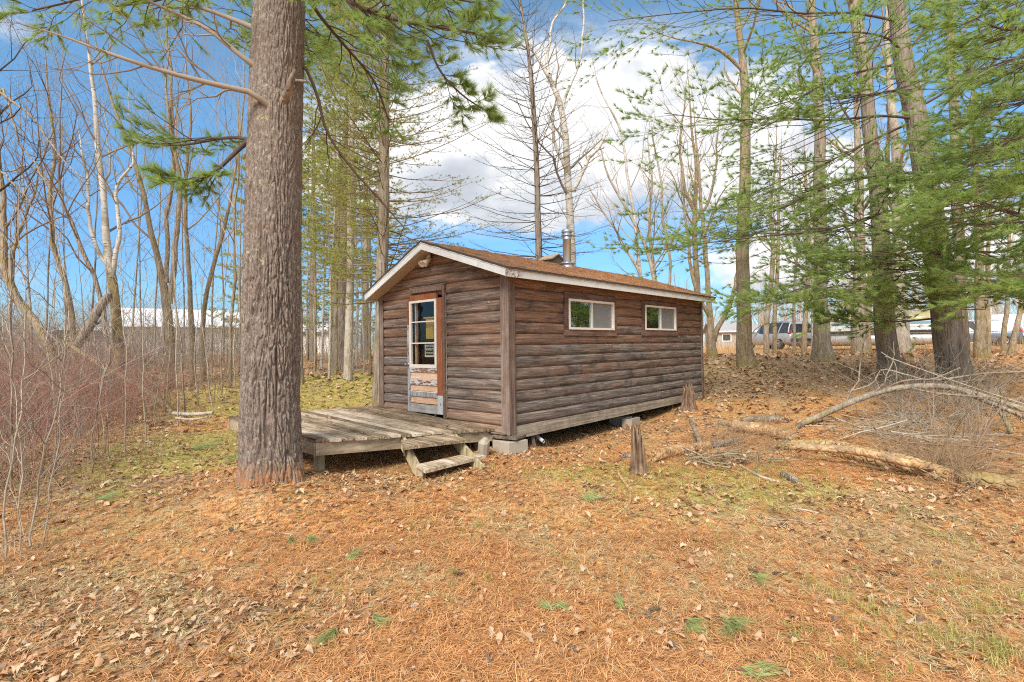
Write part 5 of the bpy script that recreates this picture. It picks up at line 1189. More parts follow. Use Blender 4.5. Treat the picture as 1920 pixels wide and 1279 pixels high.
# slim grey saplings in the thicket, nearest ones
S = [(352, 790, 7, 340, 640, 328, 517, 332, 400, 'pale sapling standing alone at the lawn edge of the left thicket'), (62, 1030, 7, 66, 900, 88, 780, 96, 640, None), (46, 1040, 5, 52, 930, 40, 800, 20, 690, None), (170, 890, 6, 172, 800, 190, 690, 196, 560, None), (78, 1028, 5, 84, 930, 100, 840, 118, 700, None), (10, 1050, 7, 8, 900, 14, 700, 30, 470, None), (28, 930, 9, 22, 820, 16, 640, 26, 430, None), (100, 880, 5, 104, 780, 96, 640, 110, 500, None),
     (112, 860, 6, 116, 760, 118, 600, 104, 420, None), (140, 850, 5, 146, 760, 160, 640, 150, 520, None), (235, 850, 5, 238, 760, 240, 640, 226, 480, None), (274, 830, 5, 276, 740, 268, 640, 270, 520, None), (292, 800, 4, 296, 720, 304, 640, 300, 540, None), (333, 800, 5, 333, 700, 331, 560, 326, 420, None), (400, 770, 4, 392, 690, 380, 600, 384, 500, None), (415, 740, 5, 417, 660, 422, 560, 430, 440, None), (442, 730, 5, 440, 640, 446, 540, 440, 430, None), (205, 860, 4, 200, 780, 204, 690, 214, 600, None), (310, 780, 4, 316, 700, 318, 600, 322, 500, None), (372, 760, 4, 368, 690, 372, 600, 366, 480, None),
     (590, 706, 4, 592, 650, 590, 580, 596, 500, None), (612, 704, 4, 616, 660, 622, 610, 634, 560, None), (663, 700, 4, 662, 670, 668, 640, 672, 600, None), (660, 700, 4, 658, 660, 654, 620, 650, 580, None)]
for q, s in enumerate(S):
    y = Yb(s[0], s[1])
    BT('sapling', s[9] or ('bare grey sapling stem at the front of the left thicket' if s[0] < 460 else 'young bare sapling on the lawn behind the deck'), 'sapling', [(s[0], s[1], s[2]*.66), (s[3], s[4], s[2]*.52), (s[5], s[6], s[2]*.45), (s[7], s[8], s[2]*.25)], y, 'bark_pale' if q % 3 else 'bark_grey', 'twig_grey', 400+q, ext=.5, m1=11, m2=5, m3=2, t0=.25, lf1=.24, group='bare saplings', k=16, sides=6, wob=.016)
# ------------------------------------------------------------------ vehicles, boat, houses beyond the woods
def loft(mb, secs, mi=0, sm=True, caps=True):
    """sections (n,k,3) joined as closed loops"""
    S = np.array(secs, float); n, k, _ = S.shape
    i = np.arange(n-1)[:, None]*k; j = np.arange(k)[None]; j2 = (j+1) % k
    mb.add(S.reshape(-1, 3), np.stack([i+j, i+j2, i+k+j2, i+k+j], -1).reshape(-1, 4), mi, 0, sm)
    if caps: mb.add(S[0], [list(range(k))[::-1]], mi); mb.add(S[-1], [list(range(k))], mi)
def make_car(name, label, cat, paint):
    """x forward, y left, z up; length 4.7"""
    root = empty(name, (0, 0, 0), label, cat)
    xs = np.array([-2.32, -2.25, -2.0, -1.2, -.2, .7, 1.3, 1.9, 2.25, 2.36])
    top = np.array([.88, .98, 1.03, 1.03, 1.03, 1.04, 1.02, .94, .78, .62]); bot = np.array([.42, .32, .30, .27, .26, .26, .27, .28, .32, .42]); hw = np.array([.80, .90, .94, .95, .95, .95, .94, .91, .82, .68])
    secs = []
    for x, t, b, w in zip(xs, top, bot, hw):
        secs.append([(x, s*w*f, b+(t-b)*h) for s, seq in ((1, [(.86, 0), (.97, .18), (1.0, .55), (.97, .82), (.90, 1.0)]), (-1, [(.90, 1.0), (.97, .82), (1.0, .55), (.97, .18), (.86, 0)])) for f, h in seq])
    mb = MB(); loft(mb, secs)
    # greenhouse pillars and roof
    rx = np.array([-2.18, -1.9, -1.0, .0, .55]); rz_ = np.array([1.56, 1.66, 1.72, 1.70, 1.58]); rw = np.array([.62, .68, .71, .70, .62])
    loft(mb, [[(x, s*w*f, z-d) for s, f, d in ((1, 1, .07), (1, .9, .01), (1, .4, 0), (-1, .4, 0), (-1, .9, .01), (-1, 1, .07))] for x, z, w in zip(rx, rz_, rw)])
    for s in (-1, 1):
        for (x0, x1) in ((-2.22, -2.14), (-1.35, -1.5), (-.28, -.30), (1.30, .58)):
            mb.tubes(np.array([[(x0, s*.88, 1.0), ((x0+x1)/2, s*.80, 1.3), (x1, s*.66, 1.60)]]), np.full((1, 3), .045), 6)
    mb.build('body', M[paint], root)
    mb = MB()
    loft(mb, [[(x, s*w*f, z) for s, f, z in ((1, wl/w, .98), (1, 1, h), (-1, 1, h), (-1, wl/w, .98))] for x, w, wl, h in ((-2.24, .64, .84, 1.5), (-2.0, .67, .88, 1.62), (-1.0, .69, .89, 1.67), (.0, .68, .89, 1.65), (.52, .62, .88, 1.55), (1.28, .60, .84, 1.0))], 0, False)
    mb.build('windows', M['car_glass'], root)
    for s in (-1, 1):
        for x in (-1.42, 1.42):
            mb = MB(); R = rotx(math.pi/2); mb.lathe([(.20, -.12), (.33, -.12), (.365, -.08), (.365, .08), (.33, .12), (.20, .12)], (x, s*.82, .365), 26, R=R, cap=False); w = mb.build('wheel', M['rubber'], root)
            mb = MB(); mb.lathe([(.0, -.10), (.21, -.10), (.235, -.115), (.235, .115), (.21, .10), (0, .10)], (x, s*.82, .365), 22, R=R); mb.build('rim', M['rim_metal'], w)
            mb = MB()
            for q in range(5):
                a = q*2*math.pi/5; mb.box((x+.12*math.cos(a+.63), s*.938, .365+.12*math.sin(a+.63)), (.075, .01, .075), R=roty(-a))
            mb.build('rim_gap', M['rubber'], w)
        mb = MB(); mb.box((-2.20, s*.80, 1.0), (.20, .16, .20), R=rotz(s*.28), bev=.03); mb.build('tail_light', M['red_lamp'], root)
        mb = MB(); mb.box((2.22, s*.66, .74), (.22, .22, .13), R=rotz(-s*.5), bev=.03); mb.build('headlight', M['rim_metal'], root)
        mb = MB(); mb.box((.62, s*1.0, 1.08), (.12, .16, .12), bev=.03); mb.build('mirror', M[paint], root)
        mb = MB(); mb.tubes(np.array([[(-1.9, s*.60, 1.68), (-1.0, s*.62, 1.76), (.2, s*.60, 1.73)]]), np.full((1, 3), .018), 6); mb.build('roof_rail', M['rim_metal'], root)
    mb = MB(); mb.box((-2.30, 0, .55), (.14, 1.62, .20), bev=.04); mb.box((2.3, 0, .48), (.14, 1.4, .18), bev=.04); mb.build('bumper', M['dark_metal'], root)
    mb = MB(); mb.box((-2.335, 0, .88), (.02, .50, .13)); mb.build('number_plate', M['sign_paper'], root)
    return root
d = ray(1462, 640); ah = math.atan2(d[0], d[1])
car = make_car('parked_car', 'grey parked suv seen from behind through the thin trunks', 'car', 'car_grey')
YC = 33.0
def place(o, u, v, Y, rz):
    p = at(u, v, Y); o.location = (p[0], p[1], Hf(p[0], p[1])); o.rotation_euler = (0, 0, rz)
# forward = -.62*right + .78*away of the view ray
fw = -.62*np.array([math.cos(ah), -math.sin(ah)])+.78*np.array([math.sin(ah), math.cos(ah)])
place(car, 1455, 655, YC, math.atan2(fw[1], fw[0]))
car2 = make_car('parked_car', 'blue grey parked car beyond the dark pine at right', 'car', 'car_blue'); place(car2, 1822, 650, 34, 2.6)
car3 = make_car('parked_car', 'white parked car with red tail lights behind the left thicket', 'car', 'car_white'); place(car3, 178, 680, 30, 1.0)
# pontoon boat under a canvas cover
boat = empty('pontoon_boat', (0, 0, 0), 'white and pale blue pontoon boat under an olive canvas cover on a trailer', 'boat')
YBt = 28.0
for s in (-1, 1):
    mb = MB(); mb.lathe([(0, -3.0), (.18, -2.85), (.29, -2.5), (.30, 0), (.30, 2.7), (.0, 2.75)], (0, s*.85, .72), 22, R=roty(math.pi/2)); mb.build('pontoon', M['alu'], boat)
mb = MB(); mb.box((0, 0, 1.10), (5.7, 2.4, .09), bev=.01); mb.build('deck_edge', M['dark_metal'], boat)
mb = MB(); mb.box((.3, 0, 1.02), (5.0, 2.2, .05)); mb.build('cross_members', M['alu'], boat)
for s in (-1, 1):
    for (x0, x1) in ((-2.45, -.15), (.15, 2.3)):
        mb = MB(); mb.box(((x0+x1)/2, s*1.12, 1.50), (x1-x0, .04, .68), bev=.01); pn = mb.build('fence_panel', M['boat_white'], boat)
        mb = MB(); mb.box(((x0+x1)/2, s*1.145, 1.55), (x1-x0-.1, .012, .14)); mb.build('stripe', M['boat_blue'], pn)
mb = MB(); mb.box((2.42, 0, 1.5), (.04, 2.2, .68), bev=.01); mb.box((-2.5, 0, 1.5), (.04, 2.2, .68), bev=.01); mb.build('end_panel', M['boat_white'], boat)
mb = MB(); n = 26; xs = np.linspace(-2.6, 2.55, n); cr_ = np.linspace(-1, 1, 15)
Xg, Cg = np.meshgrid(xs, cr_, indexing='ij'); Z = 2.16-.22*np.abs(Cg)**1.6-.05*np.cos(Xg*4)*(1-Cg**2)+.05*(fbm(Xg*2, Cg*2, 1)-.5)-.10*ss(Xg, 1.0, 2.6)
Yg = Cg*1.2; edge = np.abs(Cg) > .98; Z = np.where(edge, 1.72+.06*np.sin(Xg*9), Z)
i = np.arange(n-1)[:, None]*15; j = np.arange(14)[None]
mb.add(np.stack([Xg, Yg, Z], -1).reshape(-1, 3), np.stack([i+j, i+15+j, i+16+j, i+1+j], -1).reshape(-1, 4), 0, 0, True)
mb.add([(2.55, -1.2, 1.75), (2.55, 1.2, 1.75), (2.55, .7, 2.0), (2.55, -.7, 2.0)], [[0, 1, 2, 3]]); mb.add([(-2.6, -1.2, 1.75), (-2.6, 1.2, 1.75), (-2.6, .7, 2.0), (-2.6, -.7, 2.0)], [[3, 2, 1, 0]])
mb.build('canvas_cover', M['canvas'], boat)
mb = MB()
for x0, x1 in ((-.9, -1.6), (-.9, .1), (-.9, .9)):
    mb.tubes(np.array([resample([(x0, -1.1, 1.85), (x0+.3*(x1-x0), -1.1, 2.25), (x1, -1.05, 2.55), (x1, 0, 2.62), (x1, 1.05, 2.55), (x0+.3*(x1-x0), 1.1, 2.25), (x0, 1.1, 1.85)], 18)]), np.full((1, 18), .022), 6)
mb.build('canopy_frame', M['boat_white'], boat)
mb = MB(); mb.box((-3.0, 0, 1.55), (.42, .36, .50), bev=.10); mb.box((-3.02, 0, 1.1), (.22, .16, .9), bev=.03); mb.box((-3.05, 0, .62), (.5, .10, .14), bev=.03); mb.build('outboard_motor', M['dark_metal'], boat)
mb = MB()
for s in (-1, 1): mb.box((.6, s*.5, .42), (5.2, .08, .10))
for x in (-1.6, .0, 1.8): mb.box((x, 0, .42), (.08, 1.6, .10))
mb.box((3.5, 0, .42), (1.6, .08, .10)); mb.box((2.6, 0, .8), (.08, .08, .8)); mb.build('trailer_frame', M['dark_metal'], boat)
for s in (-1, 1):
    for x in (-1.1, -.5):
        mb = MB(); mb.lathe([(.1, -.08), (.24, -.08), (.26, -.05), (.26, .05), (.24, .08), (.1, .08)], (x, s*1.0, .27), 20, R=rotx(math.pi/2)); mb.build('trailer_wheel', M['rubber'], boat)
db = ray(1640, 640); ab = math.atan2(db[0], db[1]); place(boat, 1645, 655, YBt, math.pi-ab+.16); boat.location.z -= .12
# houses
def house(name, label, u, Y, w, dpt, wall_h, roof_h, rz, wm, rm, ov=.5, win=(), cat='house', z0=None):
    p = at(u, 655, Y); root = empty(name, (p[0], p[1], (Hf(p[0], p[1]) if z0 is None else z0)-.1), label, cat, rz=rz)
    mb = MB(); mb.box((0, 0, wall_h/2), (w, dpt, wall_h))
    for s in (-1, 1): mb.add([(s*w/2, -dpt/2, wall_h), (s*w/2, dpt/2, wall_h), (s*w/2, 0, wall_h+roof_h*.96)], [[0, 1, 2]] if s > 0 else [[2, 1, 0]])
    mb.build('wall', M[wm], root)
    sl = roof_h/(dpt/2)
    for s in (-1, 1):
        mb = MB(); y0 = -s*(dpt/2+ov); z0_ = wall_h-ov*sl
        A_ = [(-w/2-ov, y0, z0_), (w/2+ov, y0, z0_), (w/2+ov, 0, wall_h+roof_h), (-w/2-ov, 0, wall_h+roof_h)]
        V = np.array(A_+[(a, b, c+.12) for a, b, c in A_]); mb.hexa(V); mb.build('roof', M[rm], root)
    mb = MB(); mb.box((0, -(dpt/2+ov)-.05, wall_h-ov*sl), (w+2*ov, .12, .15)); mb.box((0, (dpt/2+ov)+.05, wall_h-ov*sl), (w+2*ov, .12, .15)); mb.build('gutter', M['house_dark' if rm == 'roof_white' else 'house_wall'], root)
    for (x, z, ww, hh) in win:
        mb = MB(); mb.box((x, -dpt/2-.02, z), (ww, .05, hh)); wn = mb.build('window', M['car_glass'], root)
        mb = MB(); mb.box((x, -dpt/2-.03, z+hh/2+.05), (ww+.2, .06, .1)); mb.box((x, -dpt/2-.03, z-hh/2-.05), (ww+.2, .06, .1)); mb.box((x-ww/2-.05, -dpt/2-.03, z), (.1, .06, hh)); mb.box((x+ww/2+.05, -dpt/2-.03, z), (.1, .06, hh)); mb.build('frame', M['house_wall'], wn)
    return root
def face(u): d = ray(u, 640); return -math.atan2(d[0], d[1])
house('house', 'white house with a broad white roof behind the left woods', 338, 50, 9.6, 8, 2.7, 1.7, face(338)+.05, 'house_wall', 'roof_white', win=((-4.5, 1.6, .9, .8),))
house('garage', 'small white garage left of the white roofed house', 190, 55, 5, 5, 2.1, .9, face(190)-.3, 'house_wall', 'roof_white', .3, ((0, 1.2, 2.4, 1.9),), 'garage')
house('house', 'small grey roofed house in the gap right of the cabin end', 1368, 60, 4.6, 5, 1.9, 1.0, face(1368)+.2, 'house_tan', 'roof_grey', .3, ((-.8, 1.1, .8, .7), (1.0, 1.1, .8, .7)))
house('shed', 'white shed far behind the stout dark pine', 606, 44, 3.2, 3, 1.9, .6, face(606), 'house_wall', 'roof_white', .2, ((.8, 1.1, .7, .6),), 'shed')
house('house', 'low pale house beyond the boat at the right', 1760, 75, 7, 6, 2.2, 1.0, face(1730)+.1, 'house_wall', 'roof_grey', .4, ((-2, 1.3, .9, .8), (2, 1.3, .9, .8)))
# camper trailer
cm = empty('camper_trailer', (0, 0, 0), 'white camper trailer at the right edge behind the thin trunks', 'camper')
mb = MB(); sec = [(-1.15, .55), (-1.2, .8), (-1.2, 2.3), (-1.05, 2.55), (1.05, 2.55), (1.2, 2.3), (1.2, .8), (1.15, .55)]
loft(mb, [[(x, a*f, .55+(b-.55)*h) for a, b in sec] for x, f, h in ((-3.0, .96, .9), (-2.85, 1, 1), (2.6, 1, 1), (3.0, .96, .78))], 0, False); mb.build('body', M['car_white'], cm)
for x in (-1.8, .2, 1.9): mb = MB(); mb.box((x, -1.21, 1.65), (.9, .03, .5), bev=.008); mb.build('window', M['car_glass'], cm)
mb = MB(); mb.box((-.9, -1.215, 1.45), (.65, .03, 1.6), bev=.008); mb.build('door', M['house_wall'], cm)
mb = MB(); mb.box((0, -1.212, 1.05), (5.7, .02, .18)); mb.build('stripe', M['boat_blue'], cm)
for s in (-1, 1): mb = MB(); mb.lathe([(.1, -.1), (.32, -.1), (.34, -.06), (.34, .06), (.32, .1), (.1, .1)], (-.3, s*1.0, .34), 20, R=rotx(math.pi/2)); mb.build('wheel', M['rubber'], cm)
mb = MB(); mb.box((3.4, 0, .5), (1.2, .1, .1)); mb.build('hitch', M['dark_metal'], cm)
place(cm, 1925, 655, 43, face(1925)+.1)

# far-off bare woods round the horizon: one mass
g5 = np.random.default_rng(55); wood = MB(); N = 700
az = g5.uniform(-1.25, 1.25, N); dist = g5.uniform(52, 120, N); keep = np.abs(az+.40) > .0
x = np.sin(az)*dist; y = np.cos(az)*dist; hgt = g5.uniform(3.5, 8.5, N)*np.where(az > .28, 1.15, .75)*(dist/80)**.3
z = H(x, y); lean = g5.normal(0, .06, (N, 2)); s = np.linspace(0, 1, 7)[None, :, None]
P = np.stack([x, y, z-.1], 1)[:, None]+np.stack([lean[:, 0]*hgt, lean[:, 1]*hgt, hgt], 1)[:, None]*s+np.cumsum(g5.normal(0, .12, (N, 7, 3)), 1)*s*[1, 1, 0]
R = (.05+.012*hgt)[:, None]*(1-.85*s[..., 0]); wood.tubes(P, R, 4, a=g5.random(N))
c1, r1, _ = kids(P, R, 12, (.4, .95), .5, 5, .15, 1, .2, .5, 56, .08, .02); wood.tubes(c1, r1, 3, a=g5.random(len(c1)))
c2, r2, _ = kids(c1, r1, 4, (.4, .95), .55, 4, .2, 1, .15, .6, 57, .08, .014); wood.tubes(c2, r2, 3, a=g5.random(len(c2)))
o = wood.build('bare_woods', M['twig_pale']); tag(o, 'mass of bare pale woods far off along the horizon', 'woods', kind='stuff')
# scrubby undergrowth between here and there
def scrub(name, N, reg, hh, mat, seed, lab, rad=.004, m=3, lean=.25, cat='brush', k=6, fan=1.0, mat2=None):
    g = np.random.default_rng(seed); px = reg(N, g); N = len(px); z = H(px[:, 0], px[:, 1])
    h = g.uniform(*hh, N)*(.6+.8*vn(px[:, 0]*.7, px[:, 1]*.7, seed)); a = g.uniform(0, 2*np.pi, N); l = np.abs(g.normal(0, lean, N)); s = np.linspace(0, 1, k)[None, :, None]
    d = np.stack([np.sin(a)*l, np.cos(a)*l, np.ones(N)], 1)*h[:, None]
    P = np.stack([px[:, 0], px[:, 1], z-.03], 1)[:, None]+d[:, None]*s+np.stack([np.sin(a), np.cos(a), -np.ones(N)*.5], 1)[:, None]*(h*l*.5*fan)[:, None, None]*s**2+np.cumsum(g.normal(0, .018, (N, k, 3)), 1)*s
    R = (rad*(.6+.8*g.random(N)))[:, None]*(1-.75*s[..., 0]); mb = MB(); mb.tubes(P, R, 3, a=g.random(N))
    if m:
        c, r, _ = kids(P, R, m, (.35, 1.0), .45, 4, .25, 1, .06, .7, seed+1, .06, rad*.35); mb.tubes(c, r, 3, a=g.random(len(c)))
    o = mb.build(name, M[mat]); return tag(o, lab, cat, kind='stuff')
def quadreg(us, vs, y0, y1, x0f, x1f, dens=None):
    def fn(N, g):
        y = y0+(y1-y0)*g.random(N)**.8; f0, f1 = x0f(y), x1f(y); x = f0+(f1-f0)*g.random(N); p = np.stack([x, y], 1)
        n = fbm(x*.6, y*.6, 4.4, 3); return p[g.random(N) < ss(n, .34, .56)+.12]
    return fn
# lawn edge of the thicket, from (60,1040) to (460,760) in the photograph: x = edge(y)
_ey = [3.0, 4.0, 5.2, 6.5, 8.0, 9.5, 12, 16, 22]; _ex = [-2.9, -3.85, -4.4, -5.0, -5.6, -6.1, -7.0, -7.6, -8.2]
edge = lambda y: np.interp(y, _ey, _ex)
far_l = lambda y: -1.12*y-1.5
scrub('red_twig_brush', 1900, quadreg(0, 0, 5.2, 13.5, far_l, lambda y: edge(y)-.5), (.9, 1.9), 'twig_red', 61, 'dense red brown twig brush filling the left thicket', .0042, 4, .5)
scrub('grey_twig_brush', 800, quadreg(0, 0, 3.2, 15, far_l, lambda y: edge(y)-.45), (.8, 2.1), 'twig_grey', 62, 'tangle of grey bare twigs through the left thicket', .0042, 4, .5)
scrub('dry_weed_stalks', 2200, quadreg(0, 0, 3.0, 16, far_l, lambda y: edge(y)+.25), (.2, .8), 'drybrush', 63, 'tan dry weed stalks along the edge of the left thicket', .003, 2, .5)
scrub('thicket_undergrowth', 2600, quadreg(0, 0, 11, 34, lambda y: -1.15*y, lambda y: np.minimum(-.42*y, -5.5)), (1.0, 2.6), 'twig_grey', 68, 'grey brown undergrowth behind the left thicket up to the white house', .007, 5, .3)
scrub('woodland_undergrowth', 1800, quadreg(0, 0, 16, 30, lambda y: -.95*y, lambda y: -.20*y), (.7, 2.6), 'twig_pale', 64, 'pale undergrowth below the woods left of the cabin', .007, 4, .2)
scrub('dry_bracken', 1500, quadreg(0, 0, 9, 24, lambda y: np.maximum(.5*y, 6.0), lambda y: 1.15*y), (.15, .7), 'drybrush', 65, 'low tan bracken and brush on the ground below the right hand trees', .005, 3, .6)
scrub('twig_undergrowth', 900, quadreg(0, 0, 20, 40, lambda y: .30*y, lambda y: 1.15*y), (.5, 1.6), 'twig_gold', 66, 'thin undergrowth by the parked car and the boat', .008, 4, .3)
# ------------------------------------------------------------------ logs, stumps, fallen wood
def log(name, label, lst, mat, cat='log', sides=20, k=40, seed=0, lump=.12, group=None, ends='log_pale', sink=.2, zs=None):
    """lst: (u, v, radius m): centre line laid on the ground under each pixel, or lifted by zs"""
    g = np.random.default_rng(seed); P, R = [], []
    for q, a in enumerate(lst):
        p = onz(a[0], a[1], a[3]) if len(a) > 3 and a[3] is not None else gpt(a[0], a[1])
        if not (len(a) > 3 and a[3] is not None): p = p+[0, 0, a[2]*(1-sink)]
        P.append(p); R.append(a[2])
    base = P[0].copy(); Q, r = resample(np.array(P), k, np.array(R)); th = np.arange(sides)*2*np.pi/sides
    T = unit(np.gradient(Q, axis=0)); N = unit(np.cross(np.broadcast_to([0, 0, 1.], T.shape), T)); B = np.cross(T, N)
    s = np.linspace(0, np.linalg.norm(np.diff(Q, axis=0), axis=1).sum(), k)[:, None]
    rr = r[:, None]*(1+lump*2*(fbm(np.cos(th)[None]*1.2+seed, np.sin(th)[None]*1.2, s*2.5, 3)-.5)+lump*.8*(vn(np.cos(th)[None]*5+seed, np.sin(th)[None]*5, s*6)-.5))
    V = Q[:, None]+rr[..., None]*(N[:, None]*np.cos(th)[None, :, None]+B[:, None]*np.sin(th)[None, :, None])
    jag = g.normal(0, .06, sides); V[0] += -T[0]*jag[:, None]*R[0]*6*.5; V[-1] += T[-1]*g.normal(0, .06, sides)[:, None]*R[-1]*3
    i = np.arange(k-1)[:, None]*sides; j = np.arange(sides)[None]; j2 = (j+1) % sides
    mb = MB(); mb.add(V.reshape(-1, 3), np.stack([i+j, i+j2, i+sides+j2, i+sides+j], -1).reshape(-1, 4), 0, 0, True)
    for e, sg in ((0, -1), (-1, 1)):
        c = V[e].mean(0)-T[e]*sg*R[e]*.3; f = np.stack([np.arange(sides), (np.arange(sides)+1) % sides, np.full(sides, sides)], 1)
        mb.add(np.vstack([V[e], c]), f if sg > 0 else f[:, ::-1], 1)
    o = mb.build(name, [M[mat], M[ends]], origin=base); return tag(o, label, cat, group), Q, r
log('fallen_log', 'long pale rotten log with yellow moss running to the right edge', [(1460, 842, .075), (1540, 850, .105), (1620, 868, .11), (1700, 886, .105), (1780, 903, .08)], 'log_moss', seed=1, lump=.26)
log('fallen_log', 'greenish moss covered log end at the right edge under dry stalks', [(1800, 908, .07), (1850, 914, .085), (1905, 922, .08)], 'log_mossy', seed=21, lump=.25)
log('fallen_log', 'thick peeled pale log end lying across the head of the mossy log', [(1375, 812, .085, None), (1420, 816, .09), (1470, 828, .075), (1500, 836, .06)], 'log_pale', seed=2, lump=.22, sink=-.3)
log('fallen_log', 'grey split rail lying on top of the mossy log', [(1490, 838, .04, .30), (1600, 845, .05, .32), (1700, 868, .045, .27), (1765, 880, .035, .2)], 'log_pale', seed=3, k=30)
log('fallen_log', 'short yellow split log lying right of the rotten stump', [(1222, 868, .075), (1260, 856, .08), (1300, 846, .06), (1335, 838, .05)], 'log_pale', seed=4, lump=.3)
log('fallen_log', 'grey barked log piece behind the yellow split log', [(1300, 842, .05), (1345, 838, .055), (1385, 832, .05)], 'log_bark', seed=5)
log('fallen_log', 'grey log lying farther back behind the peeled log', [(1390, 792, .05), (1430, 790, .055), (1480, 792, .05)], 'log_bark', seed=6)
log('fallen_log', 'short sawn log with a pale end face below the arched branch', [(1490, 806, .05), (1505, 800, .05), (1516, 795, .05)], 'log_bark', seed=7, k=14)
log('fallen_log', 'dark short log lump left of the grey log', [(1348, 796, .045), (1368, 800, .05), (1384, 806, .04)], 'log_bark', seed=8, k=14, ends='log_bark')
log('fallen_branch', 'short lichen grey branch stub leaning behind the yellow split log', [(1312, 830, .035, .22), (1304, 808, .033, .30), (1295, 790, .03, .38)], 'log_bark', 'branch', seed=9, k=14, lump=.2)
log('fallen_branch', 'dark lump of wood just left of the rotten stump', [(1164, 862, .03), (1176, 860, .04), (1188, 862, .03)], 'log_bark', 'wood', seed=10, k=10, ends='log_bark', lump=.3)
log('bark_slab', 'grey slab of bark on the grass left of the long log', [(1468, 895, .035), (1485, 903, .045), (1500, 912, .03)], 'log_bark', 'bark', seed=12, k=12, lump=.4)
def stick(name, label, lst, mat, seed=0, m=0, k=14, lift=.6, cat='stick'):
    """(u,v,radius) along the ground; thin"""
    g = np.random.default_rng(seed); P, R = [], []
    for a in lst:
        if len(a) > 3: p = onz(a[0], a[1], a[3])
        else: p = gpt(a[0], a[1])+[0, 0, a[2]*lift+.004]
        P.append(p); R.append(a[2])
    base = P[0].copy(); Q, r = resample(np.array(P), k, np.array(R)); Q += np.cumsum(g.normal(0, .003, Q.shape), 0)*np.array([1, 1, .3]); mb = MB(); mb.tubes(Q[None], r[None], 8, a=.5, cap=True)
    if m:
        c, rr, _ = kids(Q[None], r[None], m, (.4, .9), .4, 5, .2, 1, .02, .5, seed, .05, .0025); mb.tubes(c, rr, 4, a=g.random(len(c)))
    o = mb.build(name, M[mat], origin=base); return tag(o, label, cat)
stick('curved_stick', 'pale crooked stick curving over the grass below the rotten stump', [(1158, 878, .014), (1164, 897, .015), (1176, 912, .016), (1184, 928, .017), (1184, 944, .016), (1170, 958, .013), (1150, 972, .010)], 'log_pale', 1)
stick('birch_stick', 'crumbling white birch stick on the grass left of the bark slab', [(1388, 874, .014), (1405, 884, .016), (1425, 894, .015), (1450, 903, .013), (1465, 906, .010)], 'bark_birch', 2)
for q, (lst, lab, mt) in enumerate([([(508, 1000, .006), (560, 1004, .007), (610, 1006, .006), (645, 1006, .004)], 'straight pale twig with a green sprig in front of the big pine', 'bark_pale'), ([(1440, 975, .006), (1490, 978, .006), (1540, 985, .005), (1558, 982, .004)], 'long thin pale twig on the needles right of the centre', 'bark_pale'),
    ([(1484, 956, .009), (1512, 959, .009), (1535, 963, .007)], 'short thick pale twig on the needles below the bark slab', 'bark_pale'), ([(1665, 992, .005), (1720, 1000, .005), (1800, 1012, .005), (1850, 1016, .004)], 'thin grey twig on the leaves at the right', 'twig_grey'), ([(650, 1155, .005), (700, 1140, .006), (760, 1140, .005), (815, 1148, .004)], 'thin dark twig beside two green sprigs at lower centre', 'twig_grey'),
    ([(1440, 1205, .005), (1460, 1235, .006), (1482, 1268, .006)], 'dark thin twig at the bottom right', 'twig_dark'), ([(930, 1268, .006), (985, 1248, .006), (1020, 1238, .005)], 'pale straw coloured twig at the bottom centre', 'bark_pale'), ([(1215, 1240, .006), (1240, 1262, .006), (1262, 1279, .005)], 'pale twig at the bottom edge right of centre', 'bark_pale'),
    ([(710, 900, .006), (725, 915, .006), (735, 935, .006)], 'short grey twig on the leaves below the steps', 'twig_grey'), ([(1232, 1200, .005), (1260, 1182, .005), (1285, 1172, .004)], 'dark twig tip carrying the pine sprigs at lower right', 'twig_grey'), ([(1030, 995, .005), (1010, 1006, .005), (985, 1012, .004)], 'short tan twig on the needles at centre', 'bark_pale'), ([(1066, 1150, .004), (1090, 1185, .004)], 'tiny brown twig at lower centre right', 'twig_dark')]):
    stick('twig', lab, lst, mt, 10+q, m=2)
# arched fallen branch and the brush pile at right
def branchset(name, label, polys, mat, seed, m1, m2, lf=.3, cat='branch', k=18, up=.0, m3=0):
    g = np.random.default_rng(seed); base = None; mb = MB()
    for q, lst in enumerate(polys):
        P = np.array([at(a[0], a[1], a[3]) for a in lst]); R = np.array([a[2] for a in lst])
        if base is None: base = P[0].copy()
        Q, r = resample(P, k, R); mb.tubes(Q[None], r[None], 10, a=.5, cap=True)
        if m1:
            c, r1, _ = kids(Q[None], r[None], m1, (.5, 1.2), lf, 7, .2, 1, up, .38, seed+q*3, .09, .004); mb.tubes(c, r1, 5, a=g.random(len(c)))
            c2, r2, _ = kids(c, r1, m2, (.4, 1.1), .5, 5, .2, 1, up, .6, seed+q*3+1, .09, .0028); mb.tubes(c2, r2, 3, a=g.random(len(c2)))
            if m3: c3, r3, _ = kids(c2, r2, m3, (.4, 1.1), .5, 4, .2, 1, up, .6, seed+q*3+2, .08, .002); mb.tubes(c3, r3, 3, a=g.random(len(c3)))
    o = mb.build(name, M[mat], origin=base); return tag(o, label, cat)
yb = float(gpt(1500, 800)[1])
